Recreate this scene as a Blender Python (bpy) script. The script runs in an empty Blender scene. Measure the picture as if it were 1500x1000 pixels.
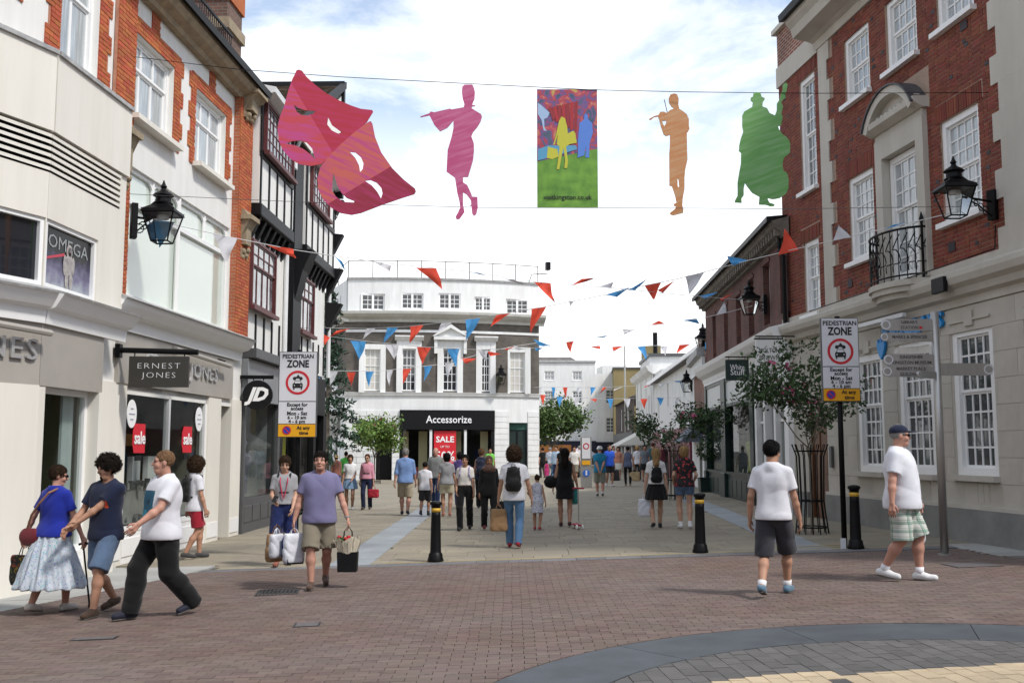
import bpy, bmesh, math, random
import numpy as np
from mathutils import Vector, Matrix
R = math.radians
random.seed(7); RNG = np.random.default_rng(7)
SC = bpy.context.scene
COL = SC.collection
# ------------------------------------------------------------------ camera
FPX, EYE, PITCH = 1500.0, 1.68, math.atan(158 / 1500.0)
cd = bpy.data.cameras.new('camera'); cam = bpy.data.objects.new('camera', cd); COL.objects.link(cam)
cd.sensor_width = 36.0; cd.lens = 36.0; cd.clip_start = 0.1; cd.clip_end = 5000
cam.location = (0, 0, EYE); cam.rotation_euler = (R(90) + PITCH, 0, 0)
SC.camera = cam
# ------------------------------------------------------------------ sky and sun
SUN_EL, SUN_AZ = R(50), R(126)          # azimuth clockwise from +Y: behind the camera, to its right
w = bpy.data.worlds.new('World'); SC.world = w; w.use_nodes = True
nt = w.node_tree; nt.nodes.clear()
def N(t, tp, **kw):
    n = t.nodes.new(tp)
    for k, v in kw.items(): setattr(n, k, v)
    return n
out = N(nt, 'ShaderNodeOutputWorld'); bgs = N(nt, 'ShaderNodeBackground'); bgs.inputs[1].default_value = 0.15
sky = N(nt, 'ShaderNodeTexSky', sky_type='NISHITA', sun_disc=False, sun_elevation=SUN_EL, sun_rotation=SUN_AZ)
sky.air_density = 1.2; sky.dust_density = 0.4; sky.ozone_density = 2.0
tc = N(nt, 'ShaderNodeTexCoord'); sx = N(nt, 'ShaderNodeSeparateXYZ'); nt.links.new(tc.outputs['Generated'], sx.inputs[0])
ad = N(nt, 'ShaderNodeMath', operation='ADD'); ad.inputs[1].default_value = 0.22
ab = N(nt, 'ShaderNodeMath', operation='ABSOLUTE'); nt.links.new(sx.outputs[2], ab.inputs[0]); nt.links.new(ab.outputs[0], ad.inputs[0])
dv = N(nt, 'ShaderNodeVectorMath', operation='DIVIDE'); cb = N(nt, 'ShaderNodeCombineXYZ')
for i in range(3): nt.links.new(ad.outputs[0], cb.inputs[i])
nt.links.new(tc.outputs['Generated'], dv.inputs[0]); nt.links.new(cb.outputs[0], dv.inputs[1])
cn = N(nt, 'ShaderNodeTexNoise'); cn.inputs['Scale'].default_value = 2.3; cn.inputs['Detail'].default_value = 9; cn.inputs['Roughness'].default_value = 0.62; cn.inputs['Distortion'].default_value = 0.35
nt.links.new(dv.outputs[0], cn.inputs['Vector'])
cr = N(nt, 'ShaderNodeValToRGB'); cr.color_ramp.elements[0].position = 0.42; cr.color_ramp.elements[1].position = 0.68
cr.color_ramp.elements[0].color = (0.20,) * 3 + (1,); cr.color_ramp.elements[1].color = (1, 1, 1, 1)
nt.links.new(cn.outputs[0], cr.inputs[0])
mx = N(nt, 'ShaderNodeMix', data_type='RGBA'); mx.inputs['B'].default_value = (7.6, 7.7, 7.8, 1)   # thin bright cloud in the same units as the sky
hz_ = N(nt, 'ShaderNodeMapRange'); hz_.inputs[1].default_value = .20; hz_.inputs[2].default_value = .36; hz_.inputs[3].default_value = 1; hz_.inputs[4].default_value = 0; nt.links.new(ab.outputs[0], hz_.inputs[0])   # milky towards the horizon
mxm = N(nt, 'ShaderNodeMath', operation='MAXIMUM'); nt.links.new(cr.outputs[0], mxm.inputs[0]); nt.links.new(hz_.outputs[0], mxm.inputs[1]); nt.links.new(mxm.outputs[0], mx.inputs['Factor']); nt.links.new(sky.outputs[0], mx.inputs['A'])
nt.links.new(mx.outputs['Result'], bgs.inputs[0]); nt.links.new(bgs.outputs[0], out.inputs[0])
sl = bpy.data.lights.new('sun', 'SUN'); sun = bpy.data.objects.new('sun', sl); COL.objects.link(sun)
sl.energy = 2.6; sl.angle = R(7); sl.color = (1, 0.95, 0.88)
sd = Vector((math.sin(SUN_AZ) * math.cos(SUN_EL), math.cos(SUN_AZ) * math.cos(SUN_EL), math.sin(SUN_EL)))
sun.rotation_euler = sd.to_track_quat('Z', 'Y').to_euler(); sun.location = (20, -20, 40)
vs = SC.view_settings; vs.view_transform = 'Standard'; vs.look = 'None'; vs.gamma = 1.0; vs.use_curve_mapping = False
vs.exposure = 0.38
SC.cycles.max_bounces = 6; SC.cycles.transparent_max_bounces = 12; SC.cycles.use_denoising = True
SC.cycles.caustics_reflective = False; SC.cycles.caustics_refractive = False
# ------------------------------------------------------------------ helpers
def gz(x): return 0.03 * max(-7.5, min(8.0, x))          # the street falls gently to the left
def ray(px, py):
    dx = (px - 750) / FPX; dy = (500 - py) / FPX
    return np.array([dx, math.cos(PITCH) - math.sin(PITCH) * dy, math.sin(PITCH) + math.cos(PITCH) * dy])
def ground(px, py):
    d = ray(px, py); t = 10.0
    for _ in range(50): t = (gz(d[0] * t) - EYE) / d[2]
    p = d * t; p[2] += EYE; return p
def at(px, py, Y):
    d = ray(px, py); p = d * (Y / d[1]); p[2] += EYE; return p
def onx(px, X0, k):
    d = ray(px, 658); t = X0 / (d[0] - k * d[1]); return d[:2] * t
MATS = {}
def M(name, col, rough=0.8, metal=0.0, var=0.0, scale=4.0, bump=0.0, bscale=40.0, spec=0.4, col2=None, rnd=0.0, coord='Object', stretch=None, emit=None, coat=0.0, alpha=None, sheen=0.0, hue=0.0, spots=0.0, sscale=6.0):
    """procedural principled material: colour, large soft variation (var or col2), per-piece variation (rnd), fine relief (bump)"""
    if name in MATS: return MATS[name]
    m = bpy.data.materials.new(name); m.use_nodes = True; t = m.node_tree; b = t.nodes['Principled BSDF']
    b.inputs['Roughness'].default_value = rough; b.inputs['Metallic'].default_value = metal
    b.inputs['Specular IOR Level'].default_value = spec; b.inputs['Coat Weight'].default_value = coat
    if sheen: b.inputs['Sheen Weight'].default_value = sheen
    col = tuple(col)
    rgb = N(t, 'ShaderNodeRGB'); rgb.outputs[0].default_value = col + (1,); c = rgb.outputs[0]
    v = N(t, 'ShaderNodeNewGeometry').outputs['Position'] if coord == 'World' else N(t, 'ShaderNodeTexCoord').outputs[coord]
    if stretch:
        mp = N(t, 'ShaderNodeMapping'); mp.inputs['Scale'].default_value = stretch; t.links.new(v, mp.inputs[0]); v = mp.outputs[0]
    if var or col2:
        n = N(t, 'ShaderNodeTexNoise'); n.inputs['Scale'].default_value = scale; n.inputs['Detail'].default_value = 6; n.inputs['Roughness'].default_value = 0.62
        t.links.new(v, n.inputs['Vector'])
        rp = N(t, 'ShaderNodeValToRGB'); rp.color_ramp.elements[0].position = 0.33; rp.color_ramp.elements[1].position = 0.67
        t.links.new(n.outputs[0], rp.inputs[0])
        x = N(t, 'ShaderNodeMix', data_type='RGBA'); t.links.new(rp.outputs[0], x.inputs['Factor']); t.links.new(c, x.inputs['A'])
        x.inputs['B'].default_value = (tuple(col2) if col2 else tuple(min(1, q * (1 + var)) for q in col)) + (1,)
        if not col2: rgb.outputs[0].default_value = tuple(q * (1 - var) for q in col) + (1,)
        c = x.outputs['Result']
    if rnd or hue:
        g = N(t, 'ShaderNodeNewGeometry'); oi = N(t, 'ShaderNodeObjectInfo')
        a = N(t, 'ShaderNodeMath', operation='ADD'); t.links.new(g.outputs['Random Per Island'], a.inputs[0]); t.links.new(oi.outputs['Random'], a.inputs[1])
        fr = N(t, 'ShaderNodeMath', operation='FRACT'); t.links.new(a.outputs[0], fr.inputs[0])
        mr = N(t, 'ShaderNodeMapRange'); mr.inputs[3].default_value = 1 - rnd; mr.inputs[4].default_value = 1 + rnd; t.links.new(fr.outputs[0], mr.inputs[0])
        hs = N(t, 'ShaderNodeHueSaturation'); t.links.new(mr.outputs[0], hs.inputs['Value']); t.links.new(c, hs.inputs['Color'])
        if hue:
            m3 = N(t, 'ShaderNodeMath', operation='MULTIPLY'); m3.inputs[1].default_value = 7.13; t.links.new(fr.outputs[0], m3.inputs[0])
            f3 = N(t, 'ShaderNodeMath', operation='FRACT'); t.links.new(m3.outputs[0], f3.inputs[0])
            mh = N(t, 'ShaderNodeMapRange'); mh.inputs[3].default_value = 0.5 - hue; mh.inputs[4].default_value = 0.5 + hue; t.links.new(f3.outputs[0], mh.inputs[0]); t.links.new(mh.outputs[0], hs.inputs['Hue'])
        c = hs.outputs[0]
    if spots:        # trodden-in gum and drips
        vo = N(t, 'ShaderNodeTexVoronoi'); vo.inputs['Scale'].default_value = sscale; t.links.new(v, vo.inputs['Vector']); nn = N(t, 'ShaderNodeTexNoise'); nn.inputs['Scale'].default_value = sscale * 4; t.links.new(v, nn.inputs['Vector'])
        sm = N(t, 'ShaderNodeMath', operation='MULTIPLY_ADD'); sm.inputs[1].default_value = .12; t.links.new(nn.outputs[0], sm.inputs[0]); t.links.new(vo.outputs['Distance'], sm.inputs[2]); lt = N(t, 'ShaderNodeMath', operation='LESS_THAN'); lt.inputs[1].default_value = .19; t.links.new(sm.outputs[0], lt.inputs[0])
        sc_ = N(t, 'ShaderNodeSeparateColor'); t.links.new(vo.outputs['Color'], sc_.inputs[0]); g2 = N(t, 'ShaderNodeMath', operation='MULTIPLY'); t.links.new(lt.outputs[0], g2.inputs[0]); t.links.new(sc_.outputs[0], g2.inputs[1]); g3 = N(t, 'ShaderNodeMath', operation='MULTIPLY'); g3.inputs[1].default_value = spots; t.links.new(g2.outputs[0], g3.inputs[0])
        xs_ = N(t, 'ShaderNodeMix', data_type='RGBA'); t.links.new(g3.outputs[0], xs_.inputs['Factor']); t.links.new(c, xs_.inputs['A']); xs_.inputs['B'].default_value = tuple(q * .35 for q in col) + (1,); c = xs_.outputs['Result']
    t.links.new(c, b.inputs['Base Color'])
    if bump:
        n2 = N(t, 'ShaderNodeTexNoise'); n2.inputs['Scale'].default_value = bscale; n2.inputs['Detail'].default_value = 4; t.links.new(v, n2.inputs['Vector'])
        bp = N(t, 'ShaderNodeBump'); bp.inputs['Strength'].default_value = bump; bp.inputs['Distance'].default_value = 0.02
        t.links.new(n2.outputs[0], bp.inputs['Height']); t.links.new(bp.outputs[0], b.inputs['Normal'])
    if emit:
        b.inputs['Emission Color'].default_value = tuple(emit[:3]) + (1,); b.inputs['Emission Strength'].default_value = emit[3]
    MATS[name] = m; return m
def brick_mat(name, c1, c2, mortar, bw=0.225, bh=0.075, ms=0.012, rough=0.9, bump=0.5):
    """far brickwork, in the wall's own x-z plane"""
    if name in MATS: return MATS[name]
    m = bpy.data.materials.new(name); m.use_nodes = True; t = m.node_tree; b = t.nodes['Principled BSDF']; b.inputs['Roughness'].default_value = rough
    tcn = N(t, 'ShaderNodeTexCoord'); s = N(t, 'ShaderNodeSeparateXYZ'); c = N(t, 'ShaderNodeCombineXYZ')
    a = N(t, 'ShaderNodeMath', operation='ADD')
    t.links.new(tcn.outputs['Object'], s.inputs[0]); t.links.new(s.outputs[0], a.inputs[0]); t.links.new(s.outputs[1], a.inputs[1]); t.links.new(a.outputs[0], c.inputs[0]); t.links.new(s.outputs[2], c.inputs[1])
    br = N(t, 'ShaderNodeTexBrick'); br.inputs['Scale'].default_value = 1; br.inputs['Brick Width'].default_value = bw; br.inputs['Row Height'].default_value = bh; br.inputs['Mortar Size'].default_value = ms
    br.inputs['Color1'].default_value = tuple(c1) + (1,); br.inputs['Color2'].default_value = tuple(c2) + (1,); br.inputs['Mortar'].default_value = tuple(mortar) + (1,)
    t.links.new(c.outputs[0], br.inputs['Vector'])
    n = N(t, 'ShaderNodeTexNoise'); n.inputs['Scale'].default_value = 1.3; n.inputs['Detail'].default_value = 8; t.links.new(tcn.outputs['Object'], n.inputs['Vector'])
    mr = N(t, 'ShaderNodeMapRange'); mr.inputs[1].default_value = .3; mr.inputs[2].default_value = .7; mr.inputs[3].default_value = .68; mr.inputs[4].default_value = 1.25; t.links.new(n.outputs[0], mr.inputs[0])
    hs = N(t, 'ShaderNodeHueSaturation'); t.links.new(mr.outputs[0], hs.inputs['Value']); t.links.new(br.outputs['Color'], hs.inputs['Color']); t.links.new(hs.outputs[0], b.inputs['Base Color'])
    bp = N(t, 'ShaderNodeBump'); bp.inputs['Strength'].default_value = bump; bp.inputs['Distance'].default_value = .02; bp.invert = True
    t.links.new(br.outputs['Fac'], bp.inputs['Height']); t.links.new(bp.outputs[0], b.inputs['Normal'])
    MATS[name] = m; return m
def glass_mat(name, tint=(0.9, 0.95, 0.93), refl=1.0):
    if name in MATS: return MATS[name]
    m = bpy.data.materials.new(name); m.use_nodes = True; t = m.node_tree; t.nodes.clear()
    o = N(t, 'ShaderNodeOutputMaterial'); mi = N(t, 'ShaderNodeMixShader'); tr = N(t, 'ShaderNodeBsdfTransparent'); gl = N(t, 'ShaderNodeBsdfGlossy'); fr = N(t, 'ShaderNodeFresnel')
    fr.inputs[0].default_value = 1.55; tr.inputs[0].default_value = tuple(tint) + (1,); gl.inputs['Roughness'].default_value = 0.01
    ml = N(t, 'ShaderNodeMath', operation='MULTIPLY_ADD'); ml.inputs[1].default_value = refl; ml.inputs[2].default_value = .01
    t.links.new(fr.outputs[0], ml.inputs[0]); t.links.new(ml.outputs[0], mi.inputs[0]); t.links.new(tr.outputs[0], mi.inputs[1]); t.links.new(gl.outputs[0], mi.inputs[2]); t.links.new(mi.outputs[0], o.inputs[0])
    MATS[name] = m; return m
class MB:
    def __init__(s): s.v = []; s.f = []; s.m = []
    def add(s, v, f, mi=0):
        o = len(s.v); s.v += [tuple(map(float, q)) for q in v]; s.f += [tuple(i + o for i in q) for q in f]; s.m += [mi] * len(f); return s
    def box(s, x0, x1, y0, y1, z0, z1, mi=0):
        return s.add([(x, y, z) for x in (x0, x1) for y in (y0, y1) for z in (z0, z1)], [(0, 1, 3, 2), (4, 6, 7, 5), (0, 4, 5, 1), (2, 3, 7, 6), (0, 2, 6, 4), (1, 5, 7, 3)], mi)
    def prism(s, poly, a, b, ax='y', mi=0):
        """polygon (counter-clockwise) extruded along an axis: 'y' takes (x,z), 'z' takes (x,y), 'x' takes (y,z)"""
        n = len(poly)
        g = {'y': lambda p, t: (p[0], t, p[1]), 'z': lambda p, t: (p[0], p[1], t), 'x': lambda p, t: (t, p[0], p[1])}[ax]
        v = [g(p, a) for p in poly] + [g(p, b) for p in poly]
        f = [tuple(range(n)), tuple(range(2 * n - 1, n - 1, -1))] + [(i, i + n, (i + 1) % n + n, (i + 1) % n) for i in range(n)]
        return s.add(v, f, mi)
    def tube(s, pts, r, n=6, r2=None, mi=0, cap=True):
        pts = [Vector(p) for p in pts]; k = len(pts); rr = [r + ((r2 if r2 is not None else r) - r) * i / max(1, k - 1) for i in range(k)] if not isinstance(r, (list, tuple)) else r
        up = Vector((0, 0, 1)); v = []; 
        for i, p in enumerate(pts):
            d = (pts[min(i + 1, k - 1)] - pts[max(i - 1, 0)]).normalized()
            a = d.cross(up if abs(d.z) < .95 else Vector((1, 0, 0))).normalized(); b = d.cross(a)
            v += [p + (a * math.cos(2 * math.pi * j / n) + b * math.sin(2 * math.pi * j / n)) * rr[i] for j in range(n)]
        f = [(i * n + j, i * n + (j + 1) % n, (i + 1) * n + (j + 1) % n, (i + 1) * n + j) for i in range(k - 1) for j in range(n)]
        if cap: f += [tuple(range(n - 1, -1, -1)), tuple(range((k - 1) * n, k * n))]
        return s.add(v, f, mi)
    def lathe(s, prof, c=(0, 0, 0), n=16, mi=0, rot=0.0, sq=None):
        """profile [(r,z)...] turned round the z axis through c"""
        v = []
        for r, z in prof: v += [(c[0] + r * math.cos(2 * math.pi * (j + rot) / n), c[1] + r * math.sin(2 * math.pi * (j + rot) / n), c[2] + z) for j in range(n)]
        k = len(prof); f = [(i * n + j, i * n + (j + 1) % n, (i + 1) * n + (j + 1) % n, (i + 1) * n + j) for i in range(k - 1) for j in range(n)]
        f += [tuple(range(n - 1, -1, -1)), tuple(range((k - 1) * n, k * n))]
        return s.add(v, f, mi)
    def ell(s, c, r, nu=10, nv=7, mi=0):
        v = []; f = []
        for i in range(nv + 1):
            a = math.pi * i / nv
            v += [(c[0] + r[0] * math.sin(a) * math.cos(2 * math.pi * j / nu), c[1] + r[1] * math.sin(a) * math.sin(2 * math.pi * j / nu), c[2] + r[2] * math.cos(a)) for j in range(nu)]
        f = [(i * nu + j, (i + 1) * nu + j, (i + 1) * nu + (j + 1) % nu, i * nu + (j + 1) % nu) for i in range(nv) for j in range(nu)]
        return s.add(v, f, mi)
    def mesh(s, name, mats):
        me = bpy.data.meshes.new(name); me.from_pydata(s.v, [], s.f)
        for q in (mats if isinstance(mats, (list, tuple)) else [mats]): me.materials.append(q)
        if any(s.m): me.polygons.foreach_set('material_index', s.m)
        return me
    def build(s, name, mats, parent=None, smooth=False, **kw):
        me = s.mesh(name, mats)
        if smooth: me.polygons.foreach_set('use_smooth', [True] * len(me.polygons))
        me.update(); return link(name, me, parent, **kw)
def link(name, me, parent=None, loc=None, rot=None, scale=None):
    o = bpy.data.objects.new(name, me); COL.objects.link(o)
    if parent is not None: o.parent = parent
    if loc is not None: o.location = loc
    if rot is not None: o.rotation_euler = rot
    if scale is not None: o.scale = scale
    return o
def tag(o, label=None, cat=None, group=None, kind=None):
    if label: o['label'] = label
    if cat: o['category'] = cat
    if group: o['group'] = group
    if kind: o['kind'] = kind
    return o
def empty(name, loc=(0, 0, 0), rz=0.0, label=None, cat=None, group=None):
    o = bpy.data.objects.new(name, None); COL.objects.link(o); o.location = loc; o.rotation_euler = (0, 0, rz); o.empty_display_size = .1
    return tag(o, label, cat, group)
def bevel(o, wd=0.01, seg=2):
    b = o.modifiers.new('bevel', 'BEVEL'); b.width = wd; b.segments = seg; b.limit_method = 'ANGLE'; return o
_TXT = {}
def text(s, size, mat, parent, loc, rot=(R(90), 0, 0), name='lettering', align='CENTER', depth=0.004, width=None, bold=0.0, shear=0.0, spacing=1.0, sx=1.0):
    """writing as a thin mesh standing on its sign (faces -y of the parent)"""
    key = (s, size, align, depth, bold, shear, spacing, mat.name)
    if key not in _TXT:
        c = bpy.data.curves.new('lettering', 'FONT'); c.body = s; c.size = size; c.align_x = align; c.align_y = 'CENTER'; c.extrude = depth; c.offset = bold; c.shear = shear; c.space_character = spacing; c.resolution_u = 2
        o = bpy.data.objects.new('tmp', c); me = bpy.data.meshes.new_from_object(o); bpy.data.objects.remove(o); bpy.data.curves.remove(c)
        me.materials.clear(); me.materials.append(mat); _TXT[key] = me
    me = _TXT[key]; k = 1.0
    if width:
        xs = [v.co.x for v in me.vertices]; k = width / max(1e-6, max(xs) - min(xs))
    return link(name, me, parent, loc, rot, (k * sx, 1 if not width else 1, 1))
class Facade:
    """a street front: local x runs along it left to right as seen from the street, -y is towards the street, z is height"""
    def __init__(s, name, p0, p1, label, cat='building', group=None):
        s.p0 = np.array(p0, float); d = np.array(p1, float) - s.p0; s.L = float(np.linalg.norm(d)); s.d = d / s.L; s.n = np.array([s.d[1], -s.d[0]])
        s.rz = math.atan2(s.d[1], s.d[0]); s.root = empty(name, (p0[0], p0[1], 0), s.rz, label, cat, group)
    def uz(s, px, py, v=0.0):
        d = ray(px, py); o = s.p0 + s.n * v; t = o.dot(s.n) / d[:2].dot(s.n); p = d * t
        return float((p[:2] - o).dot(s.d)), float(p[2] + EYE)
    def world(s, u, y, z):
        q = s.p0 + s.d * u - s.n * y; return np.array([q[0], q[1], z])
    def box(s, name, mat, u0, u1, y0, y1, z0, z1, parent=None, bv=0):
        o = MB().box(u0, u1, y0, y1, z0, z1).build(name, mat, parent or s.root)
        if bv: bevel(o, bv)
        return o
def wall_mb(u0, u1, z0, z1, holes, y0=0.0, depth=0.3, reveal=0.25, mb=None):
    """wall panel with real openings; holes are (u0,u1,z0,z1)"""
    mb = mb or MB()
    us = sorted({u0, u1} | {min(max(h[i], u0), u1) for h in holes for i in (0, 1)}); zs = sorted({z0, z1} | {min(max(h[i], z0), z1) for h in holes for i in (2, 3)})
    for a, b in zip(us, us[1:]):
        for c, d in zip(zs, zs[1:]):
            um, zm = (a + b) / 2, (c + d) / 2
            if any(h[0] < um < h[1] and h[2] < zm < h[3] for h in holes): continue
            mb.add([(a, y0, c), (b, y0, c), (b, y0, d), (a, y0, d)], [(0, 1, 2, 3)])
    for h in holes:
        a, b, c, d = h; y1 = y0 + reveal
        mb.add([(a, y0, c), (a, y1, c), (a, y1, d), (a, y0, d)], [(0, 1, 2, 3)]); mb.add([(b, y0, c), (b, y0, d), (b, y1, d), (b, y1, c)], [(0, 1, 2, 3)])
        mb.add([(a, y0, d), (a, y1, d), (b, y1, d), (b, y0, d)], [(0, 1, 2, 3)]); mb.add([(a, y0, c), (b, y0, c), (b, y1, c), (a, y1, c)], [(0, 1, 2, 3)])
    return mb
_QUAD = {}
def quad_mesh(mat):
    if mat.name not in _QUAD: _QUAD[mat.name] = MB().add([(0, 0, 0), (1, 0, 0), (1, 0, 1), (0, 0, 1)], [(0, 1, 2, 3)]).mesh('pane', mat)
    return _QUAD[mat.name]
_BOX = {}
def box_mesh(mat, name='piece'):
    k = (mat.name, name)
    if k not in _BOX: _BOX[k] = MB().box(0, 1, 0, 1, 0, 1).mesh(name, mat)
    return _BOX[k]
def window(root, u0, u1, z0, z1, y, fm, pm, cols=4, rows=(3, 3), fw=0.10, bar=0.025, sill=None, sm=None, sill_proj=0.08, meet=True, name='window', out=0.0, curtain=None, split=None):
    """sash or casement window: casing (the part itself), glazing bars, every pane, sill; y is the frame's front face"""
    W = MB(); d = 0.09
    W.box(u0, u0 + fw, y - out, y + d, z0, z1).box(u1 - fw, u1, y - out, y + d, z0, z1).box(u0 + fw, u1 - fw, y - out, y + d, z1 - fw, z1).box(u0 + fw, u1 - fw, y - out, y + d, z0, z0 + fw * .9)
    o = W.build(name, fm, root); a, b, c, e = u0 + fw, u1 - fw, z0 + fw * .9, z1 - fw
    n = sum(rows); k = split or rows[-1] / n; zm = c + (e - c) * k
    G = MB(); r0 = .035
    sashes = [(c, zm, rows[-1], y + .055), (zm, e, rows[0], y + .025)] if (meet and len(rows) > 1) else [(c, e, n, y + .03)]
    for (s0, s1, nr, yy) in sashes:
        G.box(a, a + r0, yy, yy + .04, s0, s1).box(b - r0, b, yy, yy + .04, s0, s1).box(a + r0, b - r0, yy, yy + .04, s0, s0 + .045).box(a + r0, b - r0, yy, yy + .04, s1 - .04, s1)
        pa, pb, pc, pe = a + r0, b - r0, s0 + .045, s1 - .04
        for i in range(1, cols): x = pa + (pb - pa) * i / cols; G.box(x - bar / 2, x + bar / 2, yy + .004, yy + .036, pc, pe)
        for j in range(1, nr): z = pc + (pe - pc) * j / nr; G.box(pa, pb, yy + .008, yy + .033, z - bar / 2, z + bar / 2)
        for i in range(cols):
            for j in range(nr):
                x0 = pa + (pb - pa) * i / cols; zz = pc + (pe - pc) * j / nr; ry = random.uniform(-.012, .012); rx = random.uniform(-.012, .012)
                link('pane', quad_mesh(pm), o, (x0, yy + .022, zz), (rx, 0, ry), ((pb - pa) / cols, 1, (pe - pc) / nr))
    G.build('glazing_bars', fm, o)
    if sill: MB().box(u0 - sill, u1 + sill, y - sill_proj - out, y + .05, z0 - .09, z0 - .002).build('sill', sm or fm, o)
    if curtain: MB().box(a, b, y + .12, y + .125, c, e).build('curtain', curtain, o)
    return o
def bricks(root, rects, holes, mat, cx, cy, cz, y=-0.012, bw=0.225, bh=0.075, gap=0.011, depth=0.02, teeth=None, name='brick', most=300, fn=None):
    """every brick of a wall as a piece: the 300 nearest the street's viewer are parts of their own, the others one mass"""
    out = []
    for (u0, u1, z0, z1) in rects:
        nr = int(round((z1 - z0) / bh))
        for r in range(nr):
            za = z0 + r * (z1 - z0) / nr; zb = za + (z1 - z0) / nr - gap; u = u0; ee = u1
            k = 0; u = u0 - (bw * .5 if r % 2 else 0)
            while u < u1 - .01:
                wd = bw if (k + r) % 2 == 0 or fn is None else bw / 2
                a, b = max(u, u0), min(u + wd - gap, u1 - gap * .5)
                if b - a > .03:
                    segs = [(a, b)]
                    for h in holes:
                        if h[2] < (za + zb) / 2 < h[3]:
                            ns = []
                            for (p, q) in segs:
                                if q <= h[0] or p >= h[1]: ns.append((p, q)); continue
                                if p < h[0] - .03: ns.append((p, h[0]))
                                if q > h[1] + .03: ns.append((h[1], q))
                            segs = ns
                    out += [(p, q, za, zb) for p, q in segs]
                u += wd; k += 1
    out.sort(key=lambda t: (t[0] - cx) ** 2 + (t[2] - cz) ** 2)
    bm_ = box_mesh(mat, name); rest = MB(); jit = lambda: random.uniform(-.003, .003)
    for i, (p, q, za, zb) in enumerate(out):
        yy = y + jit()
        if i < most: link(name, bm_, root, (p, yy, za), None, (q - p, depth, zb - za))
        else:
            rest.add([(p, yy, za), (q, yy, za), (q, yy, zb), (p, yy, zb), (p, yy + depth, za), (q, yy + depth, za), (q, yy + depth, zb), (p, yy + depth, zb)], [(0, 1, 2, 3), (1, 5, 6, 2), (4, 0, 3, 7), (3, 2, 6, 7), (4, 5, 1, 0)])
    if rest.v: tag(rest.build('brickwork', mat, root), kind='stuff')
    return len(out)
# ------------------------------------------------------------------ ground and paving
m_ground = M('bedding', (0.10, 0.095, 0.09), .95, var=.2, scale=2, coord='World')
m_red = M('red_paver', (0.128, 0.084, 0.067), .85, col2=(0.148, 0.114, 0.100), scale=.45, rnd=.15, hue=.016, spots=.5, sscale=5, bump=.25, bscale=90, coord='World')
m_grey = M('grey_paver', (0.105, 0.100, 0.096), .85, var=.12, scale=3, rnd=.14, bump=.3, bscale=90, coord='World')
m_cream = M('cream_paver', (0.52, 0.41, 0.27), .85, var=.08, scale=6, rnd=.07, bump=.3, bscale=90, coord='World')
m_slate = M('slate_slab', (0.062, 0.070, 0.079), .7, var=.20, scale=2.2, rnd=.06, bump=.12, bscale=60, coord='World')
m_kerb = M('kerb_sett', (0.15, 0.147, 0.15), .85, var=.12, scale=3, rnd=.12, bump=.3, bscale=60, coord='World')
m_beige = M('sandstone_slab', (0.285, 0.248, 0.182), .88, col2=(0.225, 0.20, 0.155), scale=.45, rnd=.10, spots=.7, sscale=4, bump=.2, bscale=50, coord='World')
m_gran = M('granite_slab', (0.265, 0.285, 0.30), .8, spots=.5, sscale=5, var=.1, scale=2, rnd=.07, bump=.2, bscale=80, coord='World')
m_flag = M('grey_flagstone', (0.33, 0.33, 0.315), .85, spots=.6, sscale=4, var=.12, scale=1.2, rnd=.08, bump=.2, bscale=60, coord='World')
m_iron = M('cast_iron', (0.035, 0.035, 0.037), .6, metal=.3, var=.3, scale=20)
m_yellow = M('worn_yellow_paint', (0.52, 0.38, 0.13), .8, col2=(0.40, 0.34, 0.22), scale=9, coord='World')
G = MB(); xs = [-600, -60, -7.5, 0, 8, 60, 600]; ys = [-40, 0, 20, 60, 130, 900]
G.add([(x, y, gz(x) - .035) for y in ys for x in xs], [(j * 7 + i, j * 7 + i + 1, j * 7 + 8 + i, j * 7 + 7 + i) for j in range(5) for i in range(6)])
tag(G.build('ground', m_ground), kind='structure')
TILT = (0, -math.atan(.03), 0)
def pave(name, piece, quads, mat, most=300, gap=.004, jit=.0015, drop=.03):
    """a field of paving: quads are 4 plan points each; axis-aligned ones may become objects"""
    root = empty(name); tag(root, kind='structure')
    def near(q): c = np.mean([p[:2] for p in q], 0); return (c[0] * .8) ** 2 + c[1] ** 2
    quads = sorted(quads, key=near); rest = MB(); bm_ = box_mesh(mat, piece); n = 0
    for q in quads:
        ax = len(q) == 4 and abs(q[0][1] - q[1][1]) < 1e-6 and abs(q[1][0] - q[2][0]) < 1e-6 and -7.5 < q[0][0] and q[1][0] < 8
        dz = random.uniform(-jit, jit)
        if ax and n < most:
            x0, y0 = q[0]; x1, y1 = q[2]; link(piece, bm_, root, (x0 + gap / 2, y0 + gap / 2, gz(x0) - drop + dz), TILT, (x1 - x0 - gap, y1 - y0 - gap, drop)); n += 1
        else:
            c = np.mean(q, 0); pts = [np.array(p) + (c - p) / max(1e-6, np.linalg.norm(c - p)) * gap * .7 for p in q]; k = len(q)
            top = [(p[0], p[1], gz(p[0]) + dz) for p in pts]; bot = [(p[0], p[1], gz(p[0]) - drop) for p in pts]
            rest.add(top + bot, [tuple(range(k))] + [(i + k, (i + 1) % k + k, (i + 1) % k, i) for i in range(k)])
    if rest.v: tag(rest.build(name + '_mass', mat, root), kind='stuff')
    return root
RC, RO, RI = np.array((3.0, 6.1)), 3.5, 2.72
def left_edge(y):            # line between the flagstone pavement and the red pavers
    return float(np.interp(y, [4, 12.08, 14.24, 15.88], [-8.6, -5.91, -5.12, -4.68]))
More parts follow.
